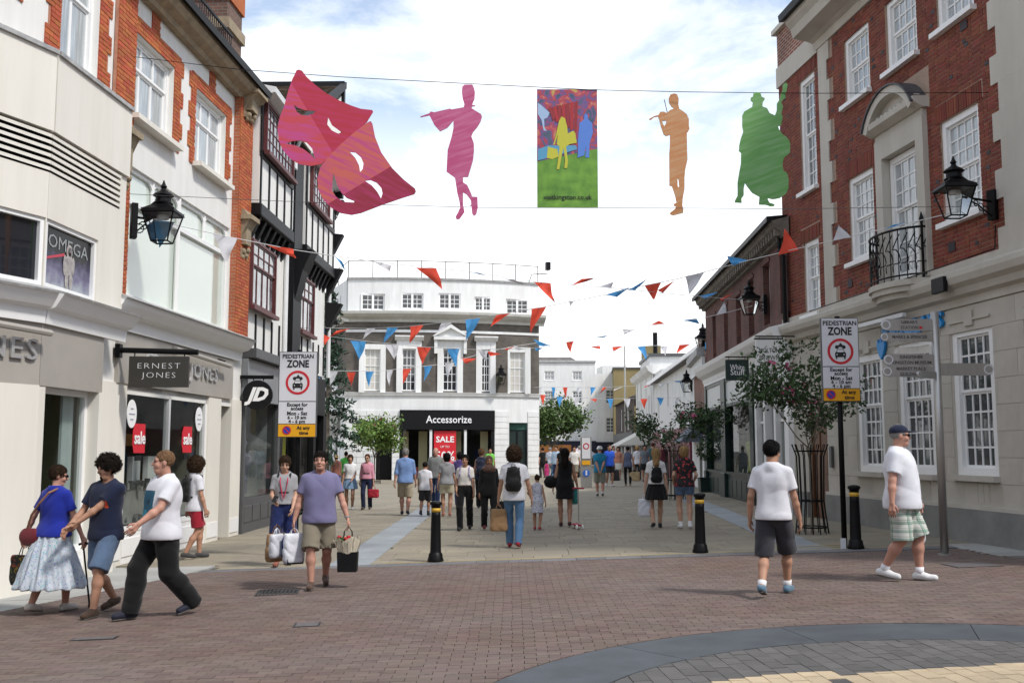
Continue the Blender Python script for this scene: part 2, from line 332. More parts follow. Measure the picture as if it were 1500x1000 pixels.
def clip(poly, n, d):        # keep the side where n.p <= d
    o = []
    for i, p in enumerate(poly):
        q = poly[(i + 1) % len(poly)]; a = n[0] * p[0] + n[1] * p[1] - d; b = n[0] * q[0] + n[1] * q[1] - d
        if a <= 0: o.append(p)
        if a * b < 0: t = a / (a - b); o.append((p[0] + (q[0] - p[0]) * t, p[1] + (q[1] - p[1]) * t))
    return o
KERB = lambda x: 15.52 + .022 * (x + 4)
red = []; pw, ph = .2, .1
for r in range(int((15.7 - 4.6) / ph)):
    y = 4.6 + r * ph; x = -9.0 + (pw / 2 if r % 2 else 0) + random.uniform(-.006, .006)
    while x < 9.2:
        q = [(x, y), (x + pw, y), (x + pw, y + ph), (x, y + ph)]; x += pw
        if abs(q[0][0]) > y * .62 + 1.5: continue
        ds = [math.hypot(p[0] - RC[0], p[1] - RC[1]) for p in q]
        if max(ds) < RO + .01: continue
        if min(ds) < RO + .01:
            c = np.mean(q, 0) - RC; c /= np.linalg.norm(c); q = clip(q, -c, -(c @ RC + RO + .012))
            if len(q) < 3: continue
        xm = np.mean([p[0] for p in q]); e = left_edge(y + ph / 2)
        if xm < e - .1: continue
        if min(p[0] for p in q) < e: q = clip(q, (-1, 0), -e)
        if y + ph > KERB(xm): q = clip(q, (0, 1), KERB(xm))
        if len(q) >= 3 and not (xm > 6.75 and y > 14.0 + (7.3 - xm)): red.append(q)
pave('brick_paving', 'paver', red, m_red, gap=.005)
ring = []
for r0, r1, k in ((RI, RO, 13),):
    for i in range(k):
        a0, a1 = 2 * math.pi * i / k + .28, 2 * math.pi * (i + 1) / k + .28; n = 9
        A = [a0 + (a1 - a0) * j / n for j in range(n + 1)]
        ring.append([tuple(RC + r0 * np.array((math.cos(a), math.sin(a)))) for a in A][::-1] + [tuple(RC + r1 * np.array((math.cos(a), math.sin(a)))) for a in A])
rr = empty('slate_ring_paving'); tag(rr, kind='structure')
for q in ring:
    q = q[::-1]; c = np.mean(q, 0); k = len(q); top = []
    ga = math.atan2(c[1] - RC[1], c[0] - RC[0])
    S = MB(); pts = [tuple(np.array(p) - (np.array(p) - c) / np.linalg.norm(np.array(p) - c) * .004) for p in q]
    top = [(p[0], p[1], gz(p[0]) - .001) for p in pts]; bot = [(p[0], p[1], gz(p[0]) - .03) for p in pts]; n = 10
    f = [(i, i + 1, k - 2 - i, k - 1 - i) for i in range(n - 1)]
    S.add(top + bot, f + [(i + k, i, (i + 1) % k, (i + 1) % k + k) for i in range(k)])
    S.build('slab', m_slate, rr)
grey, cream = [], []
ca, sa = math.cos(R(4)), math.sin(R(4))
for i in range(-30, 31):
    for j in range(-16, 17):
        x, y = i * .135, j * .215 + (.1075 if i % 2 else 0)
        q = [(x, y), (x + .135, y), (x + .135, y + .215), (x, y + .215)]; q = [(RC[0] + p[0] * ca - p[1] * sa, RC[1] + p[0] * sa + p[1] * ca) for p in q]
        ds = [math.hypot(p[0] - RC[0], p[1] - RC[1]) for p in q]
        if min(ds) > RI - .02: continue
        if max(ds) > RI - .012:
            c = np.mean(q, 0) - RC; c /= np.linalg.norm(c); q = clip(q, c, c @ RC + RI - .012)
            if len(q) < 3: continue
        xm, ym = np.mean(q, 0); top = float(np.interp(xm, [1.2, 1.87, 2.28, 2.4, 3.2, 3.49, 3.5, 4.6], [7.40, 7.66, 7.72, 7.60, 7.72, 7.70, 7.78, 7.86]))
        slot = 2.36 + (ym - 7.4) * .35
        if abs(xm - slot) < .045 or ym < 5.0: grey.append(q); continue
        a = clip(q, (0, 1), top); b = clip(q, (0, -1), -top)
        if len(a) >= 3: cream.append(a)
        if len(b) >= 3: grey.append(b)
def pave_rot(name, quads, mat):
    root = empty(name); tag(root, kind='structure'); quads.sort(key=lambda q: abs(np.mean(q, 0)[0] - 2.6) + abs(np.mean(q, 0)[1] - 8.0)); rest = MB()
    for n, q in enumerate(quads):
        c = np.mean(q, 0); pts = [np.array(p) + (c - p) / max(1e-6, np.linalg.norm(c - p)) * .005 for p in q]; k = len(q); dz = random.uniform(-.003, .001)
        S = MB() if n < 240 else rest
        S.add([(p[0], p[1], gz(p[0]) + dz) for p in pts] + [(p[0], p[1], gz(p[0]) - .03) for p in pts], [tuple(range(k))] + [(i + k, (i + 1) % k + k, (i + 1) % k, i) for i in range(k)])
        if n < 240: S.build('paver', mat, root)
    if rest.v: tag(rest.build('paver_mass', mat, root), kind='stuff')
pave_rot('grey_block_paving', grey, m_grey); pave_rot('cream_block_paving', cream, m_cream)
ks = []; x = -4.7
while x < 6.9:
    l = random.uniform(.42, .62); ks.append([(x, KERB(x) + .006), (x + l, KERB(x + l) + .006), (x + l, KERB(x + l) + .33), (x, KERB(x) + .33)]); x += l
pave('kerb', 'kerb_stone', ks, m_kerb, gap=.006)
sl_, gr = [], []
y = 15.5; r = 0
while y < 34:
    hgt = random.choice((.36, .45, .6)); x = -6.6 + random.uniform(0, .5)
    while x < 7.3:
        l = random.choice((.45, .6, .75, .9)); xa, xb = x, x + l; x += l
        for lo, hi in ((-9, -2.83), (-2.17, 4.35 + (y - 16) * .05), (4.95 + (y - 16) * .05, 9)):
            a, b = max(xa, lo), min(xb, hi)
            if b - a < .06: continue
            q = [(a, y), (b, y), (b, y + hgt), (a, y + hgt)]
            k = KERB(a) + .34
            if a < -4.7 and y < 16.4: continue
            if y < k: q = clip(q, (0, -1), -k)
            if len(q) >= 3: sl_.append(q)
    y += hgt; r += 1
pave('sandstone_paving', 'slab', sl_, m_beige, gap=.007)
for lo, sl0 in ((-2.83, 0.0), (4.35, .05)):
    y = 15.86 if lo < 0 else 16.02
    while y < 34:
        a = lo + (y - 16) * sl0; b = lo + (y + .9 - 16) * sl0
        gr.append([(a, y), (a + .62, y), (b + .62, y + .9), (b, y + .9)] if sl0 else [(a, y), (a + .66, y), (a + .66, y + .9), (a, y + .9)]); y += .9
pave('granite_channel_paving', 'slab', gr, m_gran)
fl = []; y = 7.0; r = 0
while y < 16.4:
    e = min(left_edge(y), left_edge(y + .6)) if y < 15.5 else -4.7; x = e - (.3 if r % 2 else 0)
    first = True
    while x > -9:
        q = [(x - .75, y), (x, y), (x, y + .6), (x - .75, y + .6)]
        if first: q[1] = (left_edge(y) - .005, y); q[2] = (left_edge(min(y + .6, 15.88)) - .005, y + .6)
        first = False; fl.append(q); x -= .75
    y += .6; r += 1
pave('flagstone_paving', 'slab', fl, m_flag, gap=.008)
fr = []; y = 13.6; 
while y < 16.2:
    x = 6.75 + max(0, 14.6 - y) * .6
    while x < 8.6: fr.append([(x, y), (x + .6, y), (x + .6, y + .45), (x, y + .45)]); x += .6
    y += .45
fr = [[(p[0], p[1]) for p in q] for q in fr if q[0][1] > 14.0 + (7.3 - q[0][0])]
pave('side_flagstone_paving', 'slab', fr, m_flag, gap=.008)
# far paving beyond the slabs one can tell apart
Fp = MB(); Fp.add([(x, yy, gz(x) - .004) for yy in (34, 60, 140) for x in (-60, -7.5, 0, 8, 60)], [(j * 5 + i, j * 5 + i + 1, j * 5 + 6 + i, j * 5 + 5 + i) for j in range(2) for i in range(4)])
tag(Fp.build('far_paving', m_beige), kind='structure')
MB().add([(x, KERB(x) + .40 + d, gz(x) + .004) for x in (-2.0, 1, 4.1, 6.2) for d in (0, .055)], [(i * 2, i * 2 + 2, i * 2 + 3, i * 2 + 1) for i in range(3)]).build('painted_line', m_yellow).__setitem__('kind', 'structure')
MB().add([(4.5 + x, 16.35 + .1 * x + d, gz(4.5 + x) + .004) for x in (0, .9) for d in (0, .06)] + [(4.35 + x, 16.55 + .1 * x + d, gz(4.5 + x) + .004) for x in (0, .9) for d in (0, .06)], [(0, 2, 3, 1), (4, 6, 7, 5)]).build('painted_mark', m_yellow).__setitem__('kind', 'structure')
# drain grate and covers
gt = empty('drain_grate', (-2.92, 13.02, gz(-2.92)), R(8), 'black cast iron drain grate with slots sunk in the red pavers', 'grate'); gt.rotation_euler = (0, TILT[1], R(8))
g_ = MB(); g_.box(-.26, .26, -.28, -.25, 0, .006).box(-.26, .26, .25, .28, 0, .006).box(-.26, -.23, -.25, .25, 0, .006).box(.23, .26, -.25, .25, 0, .006); g_.build('frame', m_iron, gt)
bm_ = box_mesh(m_iron, 'bar')
for i in range(9): link('bar', bm_, gt, (-.215 + i * .05, -.25, .0005), None, (.024, .5, .006))
MB().box(-.23, .23, -.25, .25, -.02, .0002).build('gully', M('gully_dark', (.01, .01, .01), .9), gt)
for i, (x, y, sx_, sy_, lb) in enumerate(((-2.05, 10.48, .26, .26, 'small square iron cover in the red pavers before the walking men'), (6.0, 13.6, .62, .45, 'dark iron access cover in red pavers near the fingerpost'), (-4.0, 10.05, .42, .16, 'narrow iron cover in red pavers in front of the white shirt man'))):
    t = empty('access_cover', (x, y, gz(x)), R(6), lb, 'cover'); t.rotation_euler = (0, TILT[1], R(5))
    MB().box(-sx_ / 2, sx_ / 2, -sy_ / 2, sy_ / 2, 0, .004).build('frame', m_iron, t); bevel(MB().box(-sx_ / 2 + .02, sx_ / 2 - .02, -sy_ / 2 + .02, sy_ / 2 - .02, .0045, .008).build('plate', M('cover_plate', (.11, .10, .10), .7, var=.2, scale=30), t), .002)
# ------------------------------------------------------------------ shared building materials
m_cream_r = M('cream_render', (0.76, 0.73, 0.66), .85, col2=(.69, .66, .585), scale=.9, stretch=(3, 3, .3), bump=.06, bscale=30)
m_white_r = M('white_render', (0.80, 0.79, 0.76), .85, col2=(.72, .71, .67), scale=1.0, stretch=(3, 3, .3), bump=.15, bscale=25)
m_white_p = M('white_paint', (0.82, 0.82, 0.81), .5, var=.02, scale=3)
m_whiteb = M('white_painted_masonry', (0.80, 0.80, 0.79), .75, col2=(0.66, 0.66, 0.64), scale=.8, stretch=(2.5, 2.5, .4), bump=.15, bscale=30)
m_stone = M('pale_stone', (0.54, 0.51, 0.45), .85, col2=(0.46, 0.43, 0.375), scale=.9, stretch=(2, 2, .6), bump=.15, bscale=40, rnd=.03)
m_buff = M('buff_stone', (0.36, 0.29, 0.19), .85, col2=(0.24, 0.19, 0.13), scale=5, bump=.35, bscale=40)
m_lead = M('lead_flashing', (0.27, 0.27, 0.27), .6, col2=(0.45, 0.45, 0.44), scale=6, bump=.3, bscale=20)
m_orange = M('orange_brick', (0.47, 0.125, 0.045), .88, col2=(0.38, 0.10, 0.042), scale=2, rnd=.16, hue=.012, bump=.25, bscale=120, coord='World')
m_mortar_o = M('orange_mortar', (0.42, 0.20, 0.13), .95, var=.15, scale=8)
m_taupe = M('taupe_fascia', (0.36, 0.335, 0.30), .5, var=.05, scale=2)
m_black = M('black_paint', (0.008, 0.008, 0.009), .5, var=.2, scale=8, spec=.2)
m_blackm = M('black_metal', (0.004, 0.004, 0.0045), .45, spec=.18, var=.2, scale=12)
m_dgrey = M('dark_grey_paint', (0.085, 0.087, 0.09), .45, var=.08, scale=3)
m_maroon = M('maroon_frame', (0.11, 0.03, 0.03), .5, var=.15, scale=6)
m_steel = M('letter_steel', (0.75, 0.75, 0.75), .3, metal=.7)
m_wht = M('white_vinyl', (0.85, 0.85, 0.85), .6)
m_pane_net = M('pane_with_net_curtain', (0.36, 0.39, 0.40), .04, var=.3, scale=3.0, spec=.6, coat=.5, stretch=(3, 1, .4))
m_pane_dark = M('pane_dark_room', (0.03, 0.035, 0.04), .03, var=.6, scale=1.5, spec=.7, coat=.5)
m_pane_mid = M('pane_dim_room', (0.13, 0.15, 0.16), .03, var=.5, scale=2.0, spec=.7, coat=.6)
m_pane_lead = M('pane_leaded', (.16, .17, .18), .06, var=.9, scale=2.5, spec=.7, coat=.5)
m_pane_bank = M('pane_bank', (.055, .062, .062), .05, var=.18, scale=1.2, spec=.4)
m_pane_film = M('frosted_green_glass', (0.56, 0.63, 0.56), .10, var=.06, scale=.5, spec=.6, coat=.8)
m_glass = glass_mat('shop_glass', refl=.42)
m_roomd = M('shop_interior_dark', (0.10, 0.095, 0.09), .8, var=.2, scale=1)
m_pipe = M('painted_pipe', (0.72, 0.73, 0.73), .5, var=.05, scale=5)
m_tile = M('clay_roof_tile', (0.13, 0.085, 0.055), .9, col2=(0.085, 0.07, 0.05), scale=2.5, rnd=.3, bump=.3, bscale=60)
m_slate_r = M('roof_slate', (0.17, 0.155, 0.15), .8, var=.2, scale=2, rnd=.15)
def profile(prof, u0, u1, name, mat, root):
    """moulding run along the front: prof is (y,z) going round"""
    return MB().prism(prof, u0, u1, 'x').build(name, mat, root)
def corbel(root, u, z0, z1, w=.34, d=.30):
    c = empty_part('corbel', root)
    h = z1 - z0
    o = MB().prism([(0, z0), (-d * .45, z0 + .05 * h), (-d * .55, z0 + .18 * h), (-d * .35, z0 + .26 * h), (-d * .5, z0 + .5 * h), (-d * .85, z0 + .72 * h), (-d, z0 + .8 * h), (-d, z0 + .88 * h), (-d * .8, z0 + .9 * h), (-d * .6, z1), (0, z1)][::-1], u - w / 2, u + w / 2, 'x')
    o.box(u - w * .6, u + w * .6, -d * 1.12, 0, z0 + .79 * h, z0 + .88 * h).box(u - w * .33, u + w * .33, -d * .72, 0, z0 + .3 * h, z0 + .68 * h)
    for k in range(4): o.ell((u + (k % 2 - .5) * w * .45, -d * (.4 + .06 * k), z0 + h * (.06 + .05 * k)), (.07, .06, .07), 8, 5)
    return o.build('corbel', m_buff, root)
def empty_part(n, r): return None
def room(root, u0, u1, z0, z1, d, back, fl=None, name='interior', y=.2):
    r = MB().add([(u0, d, z0), (u1, d, z0), (u1, d, z1), (u0, d, z1)], [(0, 1, 2, 3)]).add([(u0, y, z0), (u0, d, z0), (u0, d, z1), (u0, y, z1)], [(0, 1, 2, 3)]).add([(u1, y, z0), (u1, y, z1), (u1, d, z1), (u1, d, z0)], [(0, 1, 2, 3)])
    r.add([(u0, y, z0), (u1, y, z0), (u1, d, z0), (u0, d, z0)], [(0, 1, 2, 3)], 1).add([(u0, y, z1), (u0, d, z1), (u1, d, z1), (u1, y, z1)], [(0, 1, 2, 3)], 1)
    return r.build(name, [back, fl or back], root)
def pane(root, u0, u1, z0, z1, y, mat, name='pane'): return link(name, quad_mesh(mat), root, (u0, y, z0), None, (u1 - u0, 1, z1 - z0))
def lantern(root, s=1.0, name='lantern'):
    """street lantern hanging on a wall arm: root origin is the bottom centre of the glass cage"""
    o = MB(); hb, ht, H = .13 * s, .245 * s, .46 * s
    for i in range(4):
        a = R(45 + 90 * i); o.tube([(hb * 1.41 * math.cos(a), hb * 1.41 * math.sin(a), 0), (ht * 1.41 * math.cos(a), ht * 1.41 * math.sin(a), H)], .013 * s, 5)
        b = R(135 + 90 * i); o.tube([(hb * 1.41 * math.cos(a), hb * 1.41 * math.sin(a), .005), (hb * 1.41 * math.cos(b), hb * 1.41 * math.sin(b), .005)], .014 * s, 5); o.tube([(ht * 1.41 * math.cos(a), ht * 1.41 * math.sin(a), H), (ht * 1.41 * math.cos(b), ht * 1.41 * math.sin(b), H)], .018 * s, 5)
        o.tube([(ht * 1.41 * math.cos(a), ht * 1.41 * math.sin(a), H), (ht * 1.5 * math.cos(a), ht * 1.5 * math.sin(a), H + .06 * s)], .016 * s, 5, .004 * s)
    o.build('cage', m_blackm, root)
    c = MB(); c.lathe([(.385 * s, H), (.36 * s, H + .05 * s), (.22 * s, H + .12 * s), (.15 * s, H + .19 * s)], n=4, rot=.5)
    c.lathe([(.16 * s, H + .17 * s), (.13 * s, H + .2 * s), (.12 * s, H + .27 * s), (.17 * s, H + .3 * s), (.13 * s, H + .34 * s), (.06 * s, H + .38 * s), (.035 * s, H + .42 * s), (.055 * s, H + .45 * s), (.03 * s, H + .49 * s), (.006 * s, H + .56 * s)], n=12); c.build('hood', m_blackm, root)
    g = M('lantern_glass', (0.72, 0.74, 0.74), .08, spec=.7, coat=.5)
    for i in range(4):
        a, b = R(45 + 90 * i), R(135 + 90 * i); q = 1.38
        MB().add([(hb * q * math.cos(a), hb * q * math.sin(a), .01), (hb * q * math.cos(b), hb * q * math.sin(b), .01), (ht * q * math.cos(b), ht * q * math.sin(b), H), (ht * q * math.cos(a), ht * q * math.sin(a), H)], [(0, 1, 2, 3)]).build('pane', glass_mat('lantern_pane', (.95, .96, .95), 1.0), root)
    MB().lathe([(.02, H * .98), (.09 * s, H * .95), (.1 * s, H * .82), (.03, H * .8)], n=10).build('lamp', g, root)
def wall_lantern(name, w, arm, rz, label, s=1.0, box_h=.5, group='wall lanterns'):
    """w: lantern bottom centre in the world; arm: world vector to the wall bracket"""
    e = empty(name, tuple(w), 0, label, 'street lamp', group); lantern(e, s); A = Vector(arm); z = .36 * s
    up = Vector((0, 0, 1)); st = A.normalized() * .2 * s
    b = MB(); b.tube([st + up * z, A + up * z], .02 * s, 6)
    for k in range(3):
        c = A * (.55 + .13 * k) + up * (z - .07 * s - .05 * k * s); rr_ = .05 * s + .012 * k
        dd = A.normalized(); b.tube([c + dd * rr_ * math.cos(t) + up * rr_ * math.sin(t) for t in np.linspace(0, 5.2, 9)], .010 * s, 5)
    b.tube([st * 1.3 + up * (z - .02), A * .6 + up * (z - .09 * s), A * .98 + up * (z - .26 * s)], .014 * s, 6); b.build('bracket', m_blackm, e)
    q = MB().box(-.08 * s, .08 * s, -.05, .05, z - box_h * .62, z + box_h * .4).build('back_box', m_blackm, e, loc=tuple(A), rot=(0, 0, math.atan2(A.y, A.x) + R(90))); bevel(q, .01)
    return e
# ------------------------------------------------------------------ left: orange brick building over the jeweller's
LX, LK = -7.45, .06
B = Facade('brick_building', onx(165, LX, LK), onx(350, LX, LK), 'orange brick and white render building over the taupe jeweller shopfront', 'building'); b = B.root
W1, W2, BAY = (.16, 1.92, 7.30, 8.77), (3.07, 4.80, 7.30, 8.80), (.15, 5.25, 4.2, 6.45)
wall_mb(-.54, 6.29, 2.6, 9.45, [W1, W2, BAY], 0, reveal=.22).build('wall', m_white_r, b)
MB().box(-.54, 6.25, .6, 8, 2.78, 9.4).build('building_body', m_white_r, b); MB().box(-.54, 6.25, 2.0, 8, -.3, 2.77).build('rear_body', m_white_r, b)
MB().box(5.34, 6.2, -.14, .0, 4.0, 9.5).build('pier_core', brick_mat('orange_brick_far', (.43, .115, .045), (.36, .095, .042), (.38, .2, .13)), b); MB().box(-.54, .14, -.06, -.002, 6.3, 9.5).build('pier_core', m_mortar_o, b); MB().box(-.5, .1, -.06, -.002, 3.9, 6.3).build('pier_core', m_mortar_o, b)
rects = []; t = .14
for k in range(7):
    z0 = 7.24 + k * .3; o_ = t * (k % 2)
    rects += [(1.94, 2.24 + o_, z0, z0 + .3), (2.82 - o_, 3.05, z0, z0 + .3), (4.82, 5.02 + o_, z0, z0 + .3)] if k < 6 else []
rects += [(.16, 2.24, 8.79, 9.09), (2.82, 5.1, 8.82, 9.09), (.86, 1.22, 9.09, 9.43), (3.75, 4.12, 9.09, 9.43)]
MB().box(1.94, 2.3, -.004, .0, 7.24, 9.05).box(2.78, 3.05, -.004, 0, 7.24, 9.05).box(4.82, 5.08, -.004, 0, 7.24, 9.05).box(.16, 2.24, -.0045, 0, 8.79, 9.09).box(2.82, 5.1, -.0045, 0, 8.82, 9.09).build('mortar_bed', m_mortar_o, b)
bricks(b, rects, [W1, W2], m_orange, 3.5, 0, 8, y=-.022, most=150)
bricks(b, [(5.34, 6.2, 4.0, 9.45)], [], m_orange, 5.6, 0, 6, y=-.158, most=60); bricks(b, [(-.54, .14, 6.3, 9.45), (-.5, .1, 3.95, 6.25)], [], m_orange, 0, 0, 7, y=-.078, most=90)
for wn in (W1, W2):
    window(b, *wn, .1, m_white_p, m_pane_net, 3, (1, 1), fw=.07, bar=.07, sill=.12, sm=m_cream_r, sill_proj=.30, split=.66)
# first floor display window, tall frosted lights under rounded top lights
bw = MB(); u0, u1, z0, z1 = BAY; bw.box(u0, u0 + .07, .05, .15, z0, z1).box(u1 - .07, u1, .05, .15, z0, z1).box(u0 + .07, u1 - .07, .05, .15, z1 - .07, z1).box(u0 + .07, u1 - .07, .05, .15, z0, z0 + .08).box(u0 + .07, u1 - .07, .03, .15, 5.82, 5.90)
bay = bw.build('display_window', m_white_p, b)
MB().tube([(2.52, .06, z0), (2.52, .06, z1)], .05, 8).build('mullion', m_white_p, bay)
for u in (1.32, 3.88): MB().tube([(u, .07, 5.9), (u, .07, z1)], .04, 8).build('mullion', m_white_p, bay)
bars = MB()
cells = [(u0 + .07, 1.32), (1.32, 2.52), (2.52, 3.88), (3.88, u1 - .07)]
for a, c in cells:       # rounded shoulders of the top lights
    for s_, x in ((1, a), (-1, c)):
        pts = [(x, z1 - .07), (x, z1 - .30)] + [(x + s_ * .22 * (1 - math.cos(t)), z1 - .29 + .22 * math.sin(t)) for t in np.linspace(.2, 1.5, 5)]
        bars.prism(pts if s_ < 0 else pts[::-1], .055, .1)
bars.build('top_light_trim', m_white_p, bay)
for a, c in cells: pane(bay, a, c, 5.9, z1 - .07, .105, m_pane_film)
for a, c in ((u0 + .07, 2.52), (2.52, u1 - .07)): pane(bay, a, c, z0 + .08, 5.82, .11, m_pane_film)
MB().box(u0, u1, .3, .34, z0, z1).build('blind', m_pane_film, bay)
profile([(.0, 9.42), (-.14, 9.42), (-.18, 9.5), (-.34, 9.56), (-.42, 9.66), (-.42, 9.76), (0, 9.8)][::-1], -.6, 6.3, 'cornice', m_buff, b); profile([(-.40, 9.765), (-.52, 9.70), (-.54, 9.83), (-.36, 9.86)][::-1], -.6, 6.3, 'gutter', m_blackm, b)
corbel(b, -.32, 5.85, 7.0, .36, .32); corbel(b, 5.78, 5.85, 6.95, .5, .36); corbel(b, 5.78, 9.0, 9.72, .6, .45)
bevel(MB().box(-.6, 6.15, -.02, .5, 9.8, 10.0).build('parapet', m_buff, b), .02)
ch = MB().box(5.55, 6.55, .3, 1.2, 9.9, 12.4).build('chimney', brick_mat('dark_chimney_brick', (.16, .075, .05), (.11, .06, .045), (.16, .13, .11)), b); MB().box(5.48, 6.62, .23, 1.27, 11.1, 11.35).build('cap', m_buff, ch); MB().box(5.5, 6.6, .25, 1.25, 11.8, 13.2).build('stack', m_orange, ch)
MB().box(1.3, 3.4, .5, 3, 9.9, 12.5).build('dormer', brick_mat('orange_brick_far', (.40, .098, .04), (.33, .085, .04), (.35, .2, .13)), b)
rl = MB(); 
for k in range(17): rl.tube([(3.5 + k * .12, .15, 10.0), (3.5 + k * .12, .15, 10.85)], .012, 5)
rl.box(3.45, 5.5, .13, .17, 10.85, 10.9).box(3.45, 5.5, .13, .17, 10.05, 10.08); rl.build('railing', m_blackm, b)
# shopfront
profile([(0, 3.62), (-.10, 3.62), (-.12, 3.82), (-.26, 3.86), (-.36, 3.98), (-.40, 4.06), (0, 4.2)][::-1], -.62, 6.0, 'shop_cornice', m_white_p, b); profile([(-.41, 4.045), (-.43, 4.075), (-.02, 4.24), (0, 4.2)][::-1], -.63, 6.02, 'lead_capping', m_lead, b)
MB().box(-.06, 5.58, -.06, .0, 2.76, 3.61).build('fascia', m_taupe, b)
text('ERNEST JONES', .40, m_steel, b, (2.75, -.085, 3.19), depth=.02, width=3.5, spacing=1.1)
MB().tube([(1.9, -.22, 3.5), (4.9, -.22, 3.42)], .045, 8).build('light_trough', m_taupe, b)
for u in (2.2, 4.6): MB().tube([(u, -.22, 3.5), (u, -.05, 3.55)], .015, 6).build('trough_arm', m_blackm, b)
for (a, c) in ((-.62, .36), (4.22, 4.95), (5.62, 6.28)):
    p = MB().box(a, c, -.04, .25, -.3, 2.76).build('pilaster', m_cream_r, b); MB().box(a + .06, c - .06, -.055, -.041, -.1, .2).build('plinth_panel', m_white_p, p)
MB().box(4.95, 5.62, .9, 1.0, -.3, 2.76).build('recess_wall', m_cream_r, b)
MB().box(.36, 4.22, -.02, .22, -.3, .32).build('stall_riser', m_white_p, b)
for a, c in ((.42, 2.25), (2.33, 4.16)): bevel(MB().box(a, c, -.035, -.021, -.08, .22).build('panel', m_white_p, b), .01)
sf = MB(); sf.box(.36, .46, .0, .1, .32, 2.76).box(4.12, 4.22, .0, .1, .32, 2.76).box(2.26, 2.34, .0, .1, .32, 2.68).box(.46, 4.12, 0, .1, 2.66, 2.76).box(.46, 4.12, -.03, .12, .32, .40); sf = sf.build('shop_window', m_white_p, b)
pane(sf, .46, 2.26, .4, 2.66, .05, m_glass); pane(sf, 2.34, 4.12, .4, 2.66, .05, m_glass)
room(b, .36, 4.22, .3, 2.76, 1.9, M('jeweller_room', (.16, .155, .12), .7, var=.3, scale=1.2), m_roomd)
m_red = M('sale_red', (.62, .015, .03), .5); m_watch = M('watch_clutter', (.35, .35, .34), .25, metal=.6, rnd=.6); m_gold = M('amber_display', (.45, .24, .06), .5, var=.3, scale=3)
MB().box(.5, 4.1, 1.2, 1.3, 1.75, 1.98).build('display_band', m_gold, b); MB().box(.46, 4.12, .25, .95, .4, .95).build('display_counter', M('counter_grey', (.32, .31, .29), .4, var=.1), b)
for (a, c) in ((.8, 1.2), (1.6, 1.95), (2.6, 2.95), (3.3, 3.7)): MB().box(a, c, .8, .9, 1.0, 1.55).build('display_board', m_wht, b)
wc = MB()
for k in range(260):
    x, y, zz = random.uniform(.52, 4.06), random.uniform(.15, .8), random.choice((.42, .95)) + random.uniform(0, .08); r_ = random.uniform(.018, .04)
    wc.box(x - r_, x + r_, y - r_, y + r_, zz, zz + r_ * random.uniform(1.5, 4))
tag(wc.build('watch_display', m_watch, b), kind='stuff')
for (u, dz) in ((1.05, 0), (3.25, 0)):
    sg = MB().prism([(u - .20, 1.62), (u + .24, 1.62), (u + .24, 2.12), (u - .17, 2.12), (u - .25, 1.99), (u - .26, 1.76)], .02, .03).build('sale_tag', m_red, b); text('sale', .30, m_wht, sg, (u + .01, .012, 1.87), depth=.003, bold=.006); MB().box(u - .14, u + .14, .02, .03, 1.49, 1.58).build('note', m_black, sg)
for u in (.72, 3.85):
    rd = MB().prism([(u + .19 * math.cos(t), 2.28 + .24 * math.sin(t)) for t in np.linspace(0, 6.283, 20, endpoint=False)], .02, .03).build('round_sticker', m_wht, b)
    for k, w_ in enumerate((.10, .22, .12)): MB().box(u - w_ / 2, u + w_ / 2, .012, .0195, 2.36 - k * .09, 2.375 - k * .09).build('printed_line', M('sticker_grey', (.3, .34, .4), .6), rd)
# hanging sign of the jeweller
ej = B.world(.05, -.45, 3.30); es = empty('hanging_sign', (ej[0] + .28, ej[1] - .1, 2.68), R(2), 'dark oblong hanging sign with pale capitals beside the jeweller fascia', 'sign', 'hanging shop signs')
bevel(MB().box(-.48, .48, -.03, .03, 0, .50).build('board', M('sign_brown_black', (.045, .042, .036), .5), es), .006)
text('ERNEST', .13, m_wht, es, (0, -.034, .34), width=.68, depth=.002, bold=-.003, spacing=1.2); text('JONES', .13, m_wht, es, (0.01, -.034, .19), width=.54, depth=.002, bold=-.003, spacing=1.2)
MB().tube([(-.62, 0, .60), (.62, 0, .57)], .045, 8).build('lamp_bar', m_blackm, es); MB().tube([(-.4, 0, .58), (-.4, 0, .5)], .01, 6).tube([(.4, 0, .58), (.4, 0, .5)], .01, 6).build('hanger', m_blackm, es); MB().box(-.70, -.62, -.07, .07, .48, .70).build('wall_plate', m_blackm, es)
